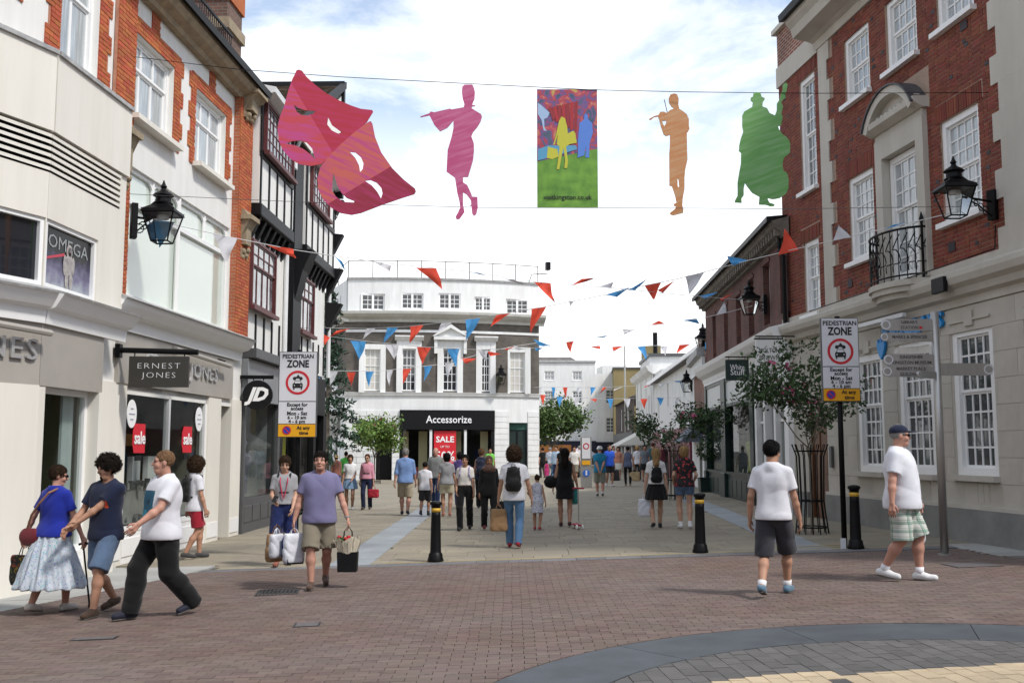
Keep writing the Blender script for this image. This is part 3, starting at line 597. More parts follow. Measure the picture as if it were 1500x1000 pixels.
# ------------------------------------------------------------------ far left: cream clad corner building
KP = onx(50, LX + .3, LK); A2 = Facade('corner_building', KP, onx(167, LX + .3, LK), 'cream clad corner building with louvre band above the jeweller fascia', 'building'); a = A2.root
dirA1 = np.array((.407, 1.)) / np.hypot(.407, 1); A1 = Facade('left_face', KP - dirA1 * 5, KP, None, None); bpy.context.view_layer.update(); A1.root.parent = a; A1.root.matrix_parent_inverse = a.matrix_world.inverted()
m_night = M('dark_poster_glass', (.012, .013, .018), .03, spec=.7)
def poster_mat():
    """printed window poster: dark sky over a pale blue-violet dusty ground"""
    m = bpy.data.materials.new('moon_poster'); m.use_nodes = True; t = m.node_tree; p = t.nodes['Principled BSDF']; p.inputs['Roughness'].default_value = .2; p.inputs['Specular IOR Level'].default_value = .15
    tcn = N(t, 'ShaderNodeTexCoord'); s = N(t, 'ShaderNodeSeparateXYZ'); t.links.new(tcn.outputs['Object'], s.inputs[0]); n = N(t, 'ShaderNodeTexNoise'); n.inputs['Scale'].default_value = 7; n.inputs['Detail'].default_value = 8; t.links.new(tcn.outputs['Object'], n.inputs[0])
    ad_ = N(t, 'ShaderNodeMath', operation='MULTIPLY_ADD'); ad_.inputs[1].default_value = .45; t.links.new(n.outputs[0], ad_.inputs[0]); t.links.new(s.outputs[2], ad_.inputs[2])
    r_ = N(t, 'ShaderNodeValToRGB'); e = r_.color_ramp.elements; e[0].position = .1; e[0].color = (.42, .47, .47, 1); e[1].position = .95; e[1].color = (.008, .009, .012, 1)
    for q, c in ((.42, (.16, .15, .24)), (.62, (.05, .045, .09)), (.72, (.012, .014, .016))): k = e.new(q); k.color = c + (1,)
    t.links.new(ad_.outputs[0], r_.inputs[0]); t.links.new(r_.outputs[0], p.inputs['Base Color']); return m
def cream_face(F, u0, u1, wu0, wu1, lou1, rt):
    r = F.root
    MB().box(u0, u1, -.08, .5, 6.0, 7.08).build('clad_panel', m_cream_r, r); profile([(-.12, 7.08), (-.12, 7.14), (.5, 7.16), (.5, 7.08)][::-1], u0, u1, 'coping', m_lead, r)
    MB().box(u0, u1, -.03, .5, 4.80, 5.43).build('clad_panel', m_cream_r, r); MB().box(u0, u1, .12, .5, 5.43, 6.0).build('louvre_box', m_black, r)
    if lou1 < u1: MB().box(lou1, u1, -.03, .12, 5.43, 6.0).build('clad_panel', m_cream_r, r)
    for k in range(6): MB().prism([(-.05, 5.455 + k * .092), (.05, 5.495 + k * .092), (.05, 5.53 + k * .092), (-.05, 5.502 + k * .092)][::-1], u0, lou1, 'x').build('louvre_slat', m_cream_r, r)
    wf = MB().box(wu0, wu0 + .06, 0, .12, 3.86, 4.80).box(wu1 - .06, wu1, 0, .12, 3.86, 4.80).box(wu0 + .06, wu1 - .06, 0, .12, 4.74, 4.80).box(wu0 + .06, wu1 - .06, 0, .12, 3.86, 3.93).build('window', m_white_p, r)
    if wu1 < u1: MB().box(wu1, u1, -.03, .5, 3.8, 4.80).build('clad_panel', m_cream_r, r)
    profile([(0, 3.36), (-.08, 3.36), (-.10, 3.54), (-.2, 3.58), (-.28, 3.7), (-.32, 3.76), (.1, 3.87)][::-1], u0, u1 + .08 * rt, 'shop_cornice', m_white_p, r); profile([(-.33, 3.75), (-.34, 3.78), (.08, 3.9), (.1, 3.87)][::-1], u0, u1 + .08 * rt, 'lead_capping', m_lead, r)
    MB().box(u0, u1 - .55 * rt, -.03, .2, 2.53, 3.36).build('fascia', m_taupe, r)
    return wf
wf = cream_face(A2, 0, A2.L, .02, 1.5, 2.15, 1)
po = MB().box(0, 1.36, 0, .01, 0, .81).build('poster', poster_mat(), wf, loc=(.08, .05, 3.93))
text('OMEGA', .26, M('poster_lettering', (.28, .30, .30), .4), po, (.68, -.006, .61), depth=.001, width=1.15)
ast = MB(); ast.ell((.70, -.01, .55), (.09, .012, .10)).ell((.70, -.012, .36), (.12, .012, .16)).ell((.58, -.01, .34), (.045, .01, .15)).ell((.82, -.01, .36), (.045, .01, .13)).ell((.65, -.01, .14), (.05, .01, .13)).ell((.77, -.01, .14), (.05, .01, .13)); ast.build('figure_print', M('suit_print', (.45, .43, .40), .5, col2=(.25, .22, .22), scale=9), po); MB().ell((.70, -.022, .55), (.055, .012, .065)).build('visor_print', M('visor_print', (.05, .03, .03), .1, spec=.8), po)
MB().add([(.02, -.005, .36), (.03, -.005, .33), (.58, -.005, .47), (.57, -.005, .51)], [(0, 1, 2, 3)]).build('red_streak', M('red_streak', (.5, .05, .08), .5), po)
wf1 = cream_face(A1, 0, 5, 3.6, 4.98, 5, 0); pane(wf1, 3.66, 4.92, 3.93, 4.74, .06, m_night)
MB().box(0, 3.6, .0, .1, 3.86, 4.8).build('clad_panel', m_cream_r, A1.root)
text('ERNEST JONES', .40, m_steel, A1.root, (4.98 - 1.72, -.055, 2.98), depth=.02, width=3.3, spacing=1.1)
MB().tube([(3.4, -.2, 3.28), (5.0, -.2, 3.22)], .045, 8).build('light_trough', m_taupe, A1.root)
for F_, rows in ((A2, ((1.72, A2.L + .03, -.04, .4), )), (A1, ((4.35, 5.0, -.04, .4), (0, 3.0, -.04, .4)))):
    for (q0, q1, y0, y1) in rows: p = MB().box(q0, q1, y0, y1, -.35, 2.53).build('pilaster', m_cream_r, F_.root)
MB().box(.0, .18, -.02, .4, -.35, 2.53).build('pilaster', m_cream_r, a)
MB().box(0.18, 1.72, .1, .3, -.35, .22).build('stall_riser', m_white_p, a); bevel(MB().box(.25, 1.65, .085, .099, -.15, .12).build('panel', m_white_p, a), .01)
dw = MB().box(.18, .26, .14, .22, .22, 2.53).box(1.64, 1.72, .14, .22, .22, 2.53).box(.26, 1.64, .14, .22, .22, .3).box(.26, 1.64, .14, .22, 2.45, 2.53).build('shop_window', m_white_p, a)
pane(dw, .26, 1.64, .3, 2.45, .18, m_glass); room(a, .18, 1.72, .2, 2.53, 1.0, M('olive_screen', (.24, .235, .15), .8, var=.06, scale=1), y=.3); MB().box(1.3, 1.62, .3, .34, .25, 2.5).build('white_curtain', M('pale_blue_screen', (.5, .56, .55), .7, var=.05), a)
MB().box(3.0, 4.35, .4, .5, -.35, 2.53).build('shop_back', M('olive_screen', (.3, .3, .2), .8), A1.root)
# orange brick storey standing back above the cream cladding
wb = (-2.26, -1.10, 7.42, 9.3); off = (b.matrix_world.inverted() if False else None)
up = Facade('upper_storey', B.world(-6, 0, 0)[:2], B.world(-.56, 0, 0)[:2], None, None); up.root.parent = a; up.root.matrix_parent_inverse = a.matrix_world.inverted()
s6 = 6.0; wq = (s6 - 2.26, s6 - 1.10, 7.42, 9.2)
wall_mb(0, s6 - .56, 6.5, 10.3, [wq], 0, reveal=.2).build('wall', m_white_r, up.root)
window(up.root, *wq, .1, m_white_p, m_pane_net, 2, (1, 1), fw=.07, bar=.07, sill=.1, sm=m_cream_r, split=.62)
rc = []
for k in range(11):
    z0 = 7.1 + k * .3; o_ = .14 * (k % 2); rc += [(wq[1] + .02, wq[1] + .30 + o_, z0, z0 + .3), (wq[0] - .30 - o_, wq[0] - .02, z0, z0 + .3), (s6 - 3.6, s6 - 3.3 + o_, z0 + .6, z0 + .9)]
MB().box(wq[1] + .02, wq[1] + .36, -.004, 0, 7.1, 10.3).box(wq[0] - .36, wq[0] - .02, -.004, 0, 7.1, 10.3).build('mortar_bed', m_mortar_o, up.root)
bricks(up.root, rc, [], m_orange, s6 - 1, 0, 7.5, y=-.022, most=60)
MB().box(0, A2.L, .5, 6, 2.55, 7.0).build('building_body', m_cream_r, a); MB().box(0, A2.L, 1.1, 6, -.3, 2.54).build('rear_body', m_cream_r, a)
# ------------------------------------------------------------------ left: half-timbered building over the sports shop
C = Facade('half_timbered_building', (-6.05, 22.95), (-5.86, 32.0), 'black and white half-timbered building with jettied storeys over a sports shop', 'building'); c = C.root
MB().box(0, 9.05, .25, 8, 2.82, 9.8).build('building_body', m_white_r, c); MB().box(0, 9.05, 2.3, 8, -.3, 2.81).build('rear_body', m_roomd, c)
def studs(root, u0, u1, z0, z1, n, y, w=.075):
    for k in range(n + 1): u = u0 + (u1 - u0) * k / n; MB().box(u - w / 2, u + w / 2, y - .035, y + .02, z0, z1).build('stud', m_black, root)
def timber_bay(u0, u1, wu0, wu1, lu0, lu1, yj):
    MB().box(u0, u1, -yj, .25, 7.28, 9.85).build('upper_wall', m_white_r, c); MB().box(u0, u1, -.02, .25, 3.9, 6.9).build('lower_wall', m_white_r, c)
    bevel(MB().box(u0 - .05, u1 + .05, -yj - .08, .2, 6.98, 7.28).build('bressummer', m_black, c), .03)
    k = u0 + .15
    while k < u1: MB().prism([(0, 6.45), (-.1, 6.62), (-yj, 6.98), (0, 6.98)][::-1], k, k + .16, 'x').build('bracket', m_black, c); k += .48
    MB().box(u0, u1, -yj - .04, -yj + .02, 8.38, 8.52).build('rail', m_black, c); studs(c, u0 + .08, u1 - .08, 7.28, 8.38, max(3, int((u1 - u0) / .66)), -yj)
    for u in (u0 + .07, u1 - .07): MB().box(u - .07, u + .07, -yj - .035, -yj + .02, 8.52, 9.85).build('stud', m_black, c)
    window(c, wu0, wu1, 8.56, 9.76, -yj - .11, m_maroon, m_pane_lead, max(2, int((wu1 - wu0) / .32)), (4,), fw=.06, bar=.03, sill=.06, sm=m_maroon, meet=False)
    window(c, lu0, lu1, 4.95, 6.5, -.13, m_maroon, m_pane_lead, max(2, int((lu1 - lu0) / .45)), (2, 1), fw=.06, bar=.035, sill=.06, sm=m_maroon, split=.62)
    studs(c, u0 + .1, u1 - .1, 3.95, 4.82, max(3, int((u1 - u0) / .66)), -.02)
    profile([(-yj, 9.75), (-yj - .34, 9.86), (-yj - .36, 9.98), (-yj, 10.05)][::-1], u0 - .1, u1 + .1, 'gutter', m_pipe, c)
timber_bay(0, 3.15, .2, 2.9, .15, 2.3, .26); timber_bay(4.75, 8.7, 5.2, 7.6, 5.0, 6.8, .26)
MB().box(3.6, 4.5, -.25, .25, 3.9, 9.8).build('timber_post', m_black, c); MB().box(3.15, 3.6, -.05, .25, 3.9, 9.8).build('upper_wall', m_white_r, c)
MB().prism([(-.25, 5.6), (-.45, 6.4), (-.7, 6.95), (-.25, 6.95)][::-1], 3.75, 4.4, 'x').build('bracket', m_black, c)
for u in (3.32, 8.95): MB().tube([(u, -.42, 9.8), (u, -.2, 9.3), (u, -.2, 7.4), (u, -.12, 7.0), (u, -.12, 3.9)], .06, 8).build('downpipe', m_pipe, c); MB().box(u - .12, u + .12, -.32, -.08, 9.0, 9.25).build('hopper', m_pipe, c)
for k in range(4): MB().prism([(-.05, 5.2 + k * 1.1), (-.3, 5.7 + k * 1.1), (-.55, 6.2 + k * 1.1), (-.05, 6.25 + k * 1.1)][::-1], 8.72, 9.02, 'x').build('bracket', m_black, c)
# clay tile roof: a cross gable whose near slope faces us
rf = MB().prism([(2.6, 9.8), (8.9, 9.8), (8.9, 13.25)], -.40, 9, 'y').build('roof', m_tile, c)
tl = MB(); d_ = Vector((6.35, 0, 3.5)); n_ = Vector((-3.5, 0, 6.35)).normalized()
for k in range(56):
    p = Vector((2.5, 0, 9.74)) + d_ * (k / 56.); q = p + d_ * (1.25 / 56)
    yy = -.55 + (.0 if k % 2 else .08)
    while yy < 8.6:
        dz = random.uniform(.028, .045); tl.add([p + n_ * dz + Vector((0, yy, 0)), p + n_ * dz + Vector((0, yy + .157, 0)), q + n_ * .012 + Vector((0, yy + .157, 0)), q + n_ * .012 + Vector((0, yy, 0)), p + Vector((0, yy, 0)), p + Vector((0, yy + .157, 0))], [(0, 1, 2, 3)[::-1], (4, 5, 1, 0)[::-1]]); yy += .165
tag(tl.build('roof_tiles', m_tile, rf), kind='stuff')
MB().prism([(2.3, 9.55), (8.95, 13.2), (8.95, 13.42), (2.3, 9.85)], -.55, -.40).build('bargeboard', m_black, c); MB().box(8.8, 9.02, -.5, 6, 9.6, 13.4).build('end_wall', m_black, c); MB().prism([(3.4, 9.85), (8.8, 9.85), (8.8, 12.9)], -.41, -.3).build('gable', m_white_r, c)
MB().prism([(0, 9.85), (3.3, 9.85), (3.3, 10.6), (0, 10.6)], .3, 6).build('front_roof', m_tile, c)
# sports shop
MB().box(0, 3.15, -.12, .2, 2.80, 3.72).build('fascia', M('grey_fascia', (.22, .23, .24), .35, var=.1, scale=2), c); MB().box(0, 3.3, -.3, .2, 3.74, 3.95).build('shop_cornice', m_dgrey, c)
MB().box(0, .12, -.08, .2, -.3, 2.80).build('shop_pier', m_dgrey, c); MB().box(3.0, 3.2, -.08, .2, -.3, 2.80).build('shop_pier', m_dgrey, c); MB().box(.12, 3.0, -.05, .2, -.3, .58).build('stall_riser', m_dgrey, c)
for k in range(4): bevel(MB().box(.2 + k * .7, .82 + k * .7, -.066, -.051, .05, .42).build('panel', m_dgrey, c), .012)
pane(c, .12, 3.0, .58, 2.80, .0, m_glass, 'shop_window_pane'); room(c, .12, 3.0, .5, 2.8, 2.2, M('pale_shop_wall', (.55, .56, .55), .7, col2=(.2, .21, .22), scale=1.5), m_roomd, y=.05)
for k, (u, cc) in enumerate(((.7, (.35, .38, .42)), (1.5, (.12, .45, .10)), (2.3, (.2, .2, .25)))):
    mq = MB(); mq.lathe([(.02, .6), (.11, .62), (.13, .95), (.10, 1.05)], (u, .6, 0), 10).lathe([(.10, 1.05), (.19, 1.3), (.20, 1.5), (.06, 1.62), (.055, 1.72)], (u, .6, 0), 10).ell((u, .6, 1.83), (.09, .10, .13)); mq.build('mannequin', M('mannequin_%d' % k, cc, .6), c)
MB().prism([(3.2, 2.7), (8.7, 2.7), (8.7, 3.8), (3.2, 3.8)], -.1, .2).build('fascia', m_black, c)
for (q0, q1) in ((3.2, 3.5), (5.2, 5.6), (7.2, 7.5), (8.6, 9.05)): MB().box(q0, q1, -.08, .25, -.3, 2.7).build('shop_pier', m_black, c)
for (q0, q1, cc) in ((3.5, 5.2, (.42, .40, .07)), (5.6, 7.2, (.06, .05, .05)), (7.5, 8.6, (.10, .07, .06))):
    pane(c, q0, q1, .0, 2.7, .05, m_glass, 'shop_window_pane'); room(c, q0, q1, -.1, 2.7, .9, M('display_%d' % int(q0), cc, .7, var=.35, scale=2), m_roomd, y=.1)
jd = at(377, 602, 22.9); js = empty('hanging_sign', tuple(jd), R(4), 'round black hanging sign with two white letters over sports shop', 'sign', 'hanging shop signs')
MB().prism([(.33 * math.cos(t), .36 + .33 * math.sin(t)) for t in np.linspace(0, 6.283, 32, endpoint=False)], -.05, .05).build('disc', m_black, js)
text('JD', .40, m_wht, js, (-.01, -.054, .36), bold=.02, shear=.35, depth=.003)
MB().box(-.55, .34, -.03, .03, .72, .80).build('arm', m_blackm, js); MB().tube([(-.1, 0, .72), (-.1, 0, .68)], .012, 6).tube([(.12, 0, .72), (.12, 0, .68)], .012, 6).build('hanger', m_blackm, js)
# ------------------------------------------------------------------ bow-fronted corner building facing down the street
D = Facade('bow_fronted_building', (-10.62, 65), (1.79, 67), 'white and dark brick bow-fronted building with black accessories shopfront', 'building'); d = D.root
bow = lambda u: -.85 * max(0.0, 1 - ((u - 5.9) / 6.6) ** 2)
def warp(mb): mb.v = [(x, y + bow(x), z) for x, y, z in mb.v]; return mb
def bowrun(prof, u0, u1, name, mat, n=14, root=None):
    mb = MB(); us = [u0 + (u1 - u0) * i / n for i in range(n + 1)]; k = len(prof)
    mb.add([(u, y, z) for u in us for y, z in prof], [(i * k + j, i * k + (j + 1) % k, (i + 1) * k + (j + 1) % k, (i + 1) * k + j) for i in range(n) for j in range(k)] + [tuple(range(k))[::-1], tuple(range(n * k, n * k + k))])
    return warp(mb).build(name, mat, root or d)
def bowwall(u0, u1, z0, z1, holes, name, mat):
    hs = list(holes); mb = MB(); us = np.unique(np.concatenate([np.linspace(u0, u1, 15), [h[i] for h in hs for i in (0, 1)]])); zs = sorted({z0, z1} | {h[i] for h in hs for i in (2, 3)})
    for a_, b_ in zip(us, us[1:]):
        for c_, e_ in zip(zs, zs[1:]):
            if any(h[0] < (a_ + b_) / 2 < h[1] and h[2] < (c_ + e_) / 2 < h[3] for h in hs): continue
            mb.add([(a_, 0, c_), (b_, 0, c_), (b_, 0, e_), (a_, 0, e_)], [(0, 1, 2, 3)])
    for (a_, b_, c_, e_) in hs:
        mb.add([(a_, 0, c_), (a_, .25, c_), (a_, .25, e_), (a_, 0, e_), (b_, 0, c_), (b_, .25, c_), (b_, .25, e_), (b_, 0, e_)], [(0, 1, 2, 3), (4, 7, 6, 5), (3, 2, 6, 7), (0, 4, 5, 1)])
    return warp(mb).build(name, mat, d)
m_dbrick = brick_mat('dark_stock_brick', (.135, .115, .092), (.095, .082, .07), (.11, .10, .09), bump=.3)
AW = [(.93, 2.43, 10.5, 11.56), (3.46, 4.88, 10.58, 11.62), (5.85, 7.28, 10.62, 11.66), (8.18, 9.30, 10.57, 11.5), (10.3, 11.8, 10.47, 11.45)]
SW = [(1.2, 2.23, 5.36, 8.02), (3.55, 4.45, 5.36, 8.06), (6.14, 7.09, 5.38, 8.10), (8.64, 9.23, 5.38, 8.10), (10.53, 11.57, 5.36, 7.98)]
bowwall(0, 12.56, 5.25, 9.85, SW, 'brick_wall', m_dbrick); bowwall(0.1, 12.5, 10.35, 12.5, AW, 'attic_wall', m_whiteb)
for k, wn in enumerate(AW): window(d, *wn, bow((wn[0] + wn[1]) / 2) + .06, m_white_p, m_pane_dark, 4, (3,), fw=.07, bar=.035, meet=False); MB().box((wn[0] + wn[1]) / 2 - .07, (wn[0] + wn[1]) / 2 + .07, bow((wn[0] + wn[1]) / 2) + .03, bow((wn[0] + wn[1]) / 2) + .12, wn[2], wn[3]).build('mullion', m_white_p, d)
m_blind = M('drawn_blind', (.55, .53, .48), .3, var=.05, scale=2, spec=.5, coat=.3)
for k, wn in enumerate(SW):
    yb = bow((wn[0] + wn[1]) / 2); window(d, *wn, yb + .08, m_white_p, m_blind if k in (0, 4) else m_pane_dark, 3, (2, 3), fw=.05, bar=.04)
    s = MB(); a_, b_ = wn[0] - .34, wn[1] + .34; top = wn[3] + (.30 if k in (0, 4) else .5)
    s.box(a_, wn[0] + .02, yb - .12, yb + .1, 5.26, top).box(wn[1] - .02, b_, yb - .12, yb + .1, 5.26, top).box(wn[0], wn[1], yb - .12, yb + .1, wn[3] - .02, top); s = s.build('window_surround', m_whiteb, d)
    if k in (1, 3): MB().prism([(yb + .1, top), (yb - .2, top), (yb - .42, top + .22), (yb - .42, top + .3), (yb + .1, top + .34)][::-1], a_ - .12, b_ + .12, 'x').build('hood', m_whiteb, s)
    if k == 2:
        MB().box(a_ - .25, b_ + .25, yb - .42, yb + .1, 8.62, 8.82).build('hood', m_whiteb, s); q = (a_ + b_) / 2
        MB().prism([(a_ - .3, 8.83), (b_ + .3, 8.83), (q, 9.5)], yb - .2, yb + .1).build('pediment', m_whiteb, s); MB().prism([(a_ - .36, 8.85), (a_ - .2, 8.85), (q, 9.38), (b_ + .2, 8.85), (b_ + .36, 8.85), (q, 9.62)], yb - .44, yb).build('raking_moulding', m_whiteb, s)
        for u in (a_ - .12, b_ + .12): MB().box(u - .1, u + .1, yb - .3, yb + .1, 7.75, 8.62).build('console', m_whiteb, s)
bowrun([(.1, 9.75), (-.12, 9.75), (-.16, 9.92), (-.5, 10.05), (-.72, 10.22), (-.75, 10.38), (.1, 10.46)][::-1], -.4, 12.9, 'cornice', M('weathered_cornice', (.50, .49, .45), .85, var=.12, scale=2)); bowrun([(.1, 9.1), (-.06, 9.1), (-.06, 9.26), (.1, 9.26)][::-1], 0, 12.56, 'string_course', m_whiteb)
bowrun([(.3, 12.5), (-.1, 12.5), (-.12, 12.62), (.3, 12.66)][::-1], 0, 12.6, 'coping', m_lead)
bowrun([(.1, 5.05), (-.1, 5.05), (-.16, 5.2), (-.2, 5.26), (.1, 5.3)][::-1], -.1, 12.66, 'sill_band', m_whiteb); bowwall(0, 12.56, 4.15, 5.06, [], 'frieze', m_whiteb)
rl = MB(); us = [0.1 + 12.4 * k / 8 for k in range(9)]
for k in range(9): MB().tube([(us[k], bow(us[k]) + .05, 12.6), (us[k], bow(us[k]) + .05, 13.75)], .028, 5).build('railing_post', m_blackm, d)
for z in (13.72,): MB().tube([(u, bow(u) + .05, z) for u in np.linspace(.1, 12.5, 15)], .024, 5).build('railing_rail', m_blackm, d)
MB().tube([(11.9, .2, 12.6), (12.1, .1, 13.2), (13.1, -.1, 13.25), (13.15, -.1, 13.5)], .03, 5).build('camera_arm', m_blackm, d); MB().box(13.0, 13.3, -.3, .1, 13.5, 14.0).build('security_camera', m_blackm, d)
# rusticated ground floor, course by course
for (u0, u1) in ((0, 3.46), (9.52, 10.5), (11.76, 12.56)):
    for k in range(12):
        z = -.25 + k * .367; zz = min(z + .345, 4.14)
        hs = [(2.0, 3.0)] if u0 == 0 and zz < 2.8 else []
        for (a_, b_) in ([(u0, 2.0), (3.0, u1)] if hs else [(u0, u1)]):
            cut = [a_, b_] if b_ - a_ < 1.2 else [a_, a_ + (b_ - a_) * (.4 if k % 2 else .62), b_]
            for p, q in zip(cut, cut[1:]): warp(MB().box(p + .012, q - .012, -.06, .2, z, zz)).build('stone_block', m_whiteb, d)
bowwall(0, 12.56, -.3, 4.15, [(3.46, 9.52, -.3, 4.15), (10.5, 11.76, -.3, 3.4), (2.0, 3.0, -.3, 2.75)], 'ground_wall', m_whiteb)
MB().box(2.0, 3.0, .0, .2, -.3, 2.75).build('side_door', m_black, d)
bowrun([(.2, 2.93), (-.18, 2.93), (-.2, 4.16), (.2, 4.16)][::-1], 3.46, 9.52, 'fascia', m_black); text('Accessorize', .66, m_wht, d, (6.55, bow(6.5) - .22, 3.55), depth=.02, width=2.9, bold=.006)
for u in (3.6, 5.42, 7.62, 9.38): warp(MB().box(u - .08, u + .08, -.1, .15, -.2, 2.93)).build('shop_pier', m_black if u in (3.6, 9.38) else m_pipe, d)
for (a_, b_) in ((3.68, 5.34), (5.5, 7.54), (7.7, 9.3)): pane(d, a_, b_, 0, 2.93, bow((a_ + b_) / 2) + .02, m_glass, 'shop_window_pane')
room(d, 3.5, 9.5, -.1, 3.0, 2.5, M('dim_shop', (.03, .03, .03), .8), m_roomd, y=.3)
m_panelc = M('cream_display_panel', (.62, .52, .32), .7)
for (a_, b_) in ((3.72, 4.1), (4.75, 5.3), (7.05, 7.5), (8.75, 9.25)): MB().box(a_, b_, .5, .55, .2, 2.85).build('display_panel', m_panelc, d)
sp = MB().box(5.62, 7.02, bow(6.3) - .02, bow(6.3) + .0, .25, 2.85).build('sale_poster', M('poster_red', (.60, .02, .03), .5), d)
text('SALE', .52, m_wht, sp, (6.32, bow(6.3) - .03, 2.3), width=1.15, depth=.004, bold=.012); text('UP TO', .2, m_wht, sp, (6.32, bow(6.3) - .03, 1.85), depth=.004); text('50%', .8, m_wht, sp, (6.32, bow(6.3) - .03, 1.25), width=1.2, depth=.004, bold=.01); text('OFF', .2, m_wht, sp, (6.85, bow(6.3) - .03, .95), depth=.004)
MB().box(3.5, 9.5, .6, 1.4, -.1, .55).build('display_plinth', M('plinth_red', (.45, .06, .05), .6), d)
MB().box(10.5, 11.76, .05, .12, -.3, 3.4).build('doorway', M('dark_green_door', (.02, .035, .03), .35), d); MB().box(10.5, 11.76, -.02, .05, 2.95, 3.38).build('door_canopy', M('green_board', (.03, .09, .07), .5), d)
for u in (10.54, 11.1, 11.68): MB().box(u - .03, u + .03, -.02, .06, -.2, 2.95).build('door_frame', m_black, d)
MB().box(11.0, 11.5, -.08, 0, 4.2, 4.5).build('name_plate', m_black, d)
MB().box(0.1, 12.4, .4, 10, 4.16, 12.4).build('building_body', m_whiteb, d); MB().box(0.1, 12.4, 2.6, 10, -.3, 4.15).build('rear_body', m_whiteb, d)
DL = Facade('side_front', (-13.9, 73), (-10.62, 65.0), None, None); bpy.context.view_layer.update(); DL.root.parent = d; DL.root.matrix_parent_inverse = d.matrix_world.inverted(); r = DL.root; LL = DL.L
MB().box(0, LL, 0, .3, 5.25, 9.85).build('brick_wall', m_dbrick, r); MB().box(0, LL, 0, .3, 10.3, 12.5).build('attic_wall', m_whiteb, r); MB().box(0, LL, -.02, .3, -.3, 5.25).build('ground_wall', m_whiteb, r)
profile([(.1, 9.75), (-.12, 9.75), (-.5, 10.05), (-.75, 10.38), (.1, 10.46)][::-1], 0, LL + .4, 'cornice', m_whiteb, r)
for u0 in (2.2, 5.4): window(r, u0, u0 + 1.3, 5.5, 8.0, -.11, m_white_p, m_pane_net, 3, (2, 3), fw=.12, bar=.04)
window(r, 6.2, 7.0, 10.9, 11.7, -.11, m_white_p, m_pane_mid, 2, (2,), fw=.1, bar=.04, meet=False)
MB().box(3.4, 7.6, -.2, 0, 2.6, 4.1).build('fascia', M('grey_brown_fascia', (.20, .19, .17), .5), r); MB().prism([(4.5, 3.2), (5.0, 3.05), (5.5, 3.3), (6.1, 3.1), (6.6, 3.4), (6.1, 3.5), (5.6, 3.75), (5.1, 3.5), (4.6, 3.6)], -.215, -.205).build('faded_print', M('faded_print', (.42, .41, .38), .6), r)
for k in range(6): MB().box(3.4 + k * .8, 3.75 + k * .8, -.1, .0, -.2, 2.6).build('shop_pier', m_pipe if k % 2 else m_dgrey, r)
for k in range(4): MB().tube([(LL * k / 3, .1, 12.5), (LL * k / 3, .1, 13.7)], .028, 5).build('railing_post', m_blackm, r)
MB().tube([(0, .1, 13.7), (LL, .1, 13.7)], .024, 5).build('railing_rail', m_blackm, r)
# ------------------------------------------------------------------ far end of the street
def plain_front(F, z, mat, wins, depth=6, pm=None, cols=3, rows=(2, 2), z0=-.3):
    holes = [w_ for w_ in wins]
    wall_mb(0, F.L, z0, z, holes, 0, reveal=.15).build('wall', mat, F.root); MB().box(.02, F.L - .02, .5, depth, z0, z).build('building_body', mat, F.root)
    for w_ in wins: window(F.root, *w_, .06, m_white_p, pm or m_pane_mid, cols, rows, fw=.06, bar=.05, sill=.1, sm=mat)
    return F
E1 = plain_front(Facade('white_house', (0.4, 100), (8.15, 100), 'tall white rendered house with sash windows at the end of the street', 'building'), 10.2, m_whiteb, [(2.75, 3.75, 8.4, 9.3), (5.5, 6.45, 8.4, 9.3), (2.75, 3.75, 6.1, 7.35), (5.5, 6.45, 6.1, 7.35), (5.55, 6.5, 3.3, 4.7)], pm=m_pane_mid)
profile([(0, 10.1), (-.15, 10.15), (-.15, 10.3), (0, 10.35)][::-1], -.1, 7.8, 'coping', m_lead, E1.root); MB().prism([(0, 10.3), (6.2, 10.3), (5.4, 10.75), (0, 10.75)], 1, 5).build('roof', m_slate_r, E1.root)
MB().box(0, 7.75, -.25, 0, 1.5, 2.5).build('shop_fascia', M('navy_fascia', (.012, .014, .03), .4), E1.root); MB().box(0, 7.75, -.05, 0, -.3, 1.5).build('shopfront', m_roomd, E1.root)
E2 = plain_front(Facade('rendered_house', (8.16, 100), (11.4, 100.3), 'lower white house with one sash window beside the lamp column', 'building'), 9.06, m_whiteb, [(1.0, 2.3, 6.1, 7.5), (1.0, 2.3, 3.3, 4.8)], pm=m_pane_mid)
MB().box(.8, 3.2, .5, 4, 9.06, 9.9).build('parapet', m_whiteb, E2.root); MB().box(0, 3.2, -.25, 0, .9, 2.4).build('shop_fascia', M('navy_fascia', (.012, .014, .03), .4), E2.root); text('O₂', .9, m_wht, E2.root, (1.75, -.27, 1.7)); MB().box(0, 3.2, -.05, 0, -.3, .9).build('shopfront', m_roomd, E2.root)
m_tan = M('tan_render', (.30, .235, .11), .9, col2=(.22, .18, .09), scale=.6)
F1 = Facade('brown_brick_house', (9.3, 92), (8.95, 75), 'brown brick house with grey shopfront behind the white awning', 'building')
m_bbr = brick_mat('brown_brick', (.10, .065, .05), (.075, .05, .042), (.12, .10, .09), bump=.3)
wall_mb(0, F1.L, -.3, 5.6, [(5, 6.3, 3.2, 5), (11, 12.3, 3.2, 5)], 0).build('wall', m_bbr, F1.root)
for u in (5, 11): window(F1.root, u, u + 1.3, 3.2, 5, .05, m_white_p, m_pane_mid, 2, (2, 2), fw=.12, bar=.05)
MB().prism([(0, 5.6), (.2, 5.6), (3.2, 7.2), (3.2, 5.6)][::-1] if False else [(-.3, 5.5), (3.0, 7.1), (6.5, 5.6)][::-1], 0, F1.L, 'x').build('roof', m_slate_r, F1.root); MB().box(0, F1.L, -.2, 0, 1.9, 3.0).build('fascia', m_dgrey, F1.root)
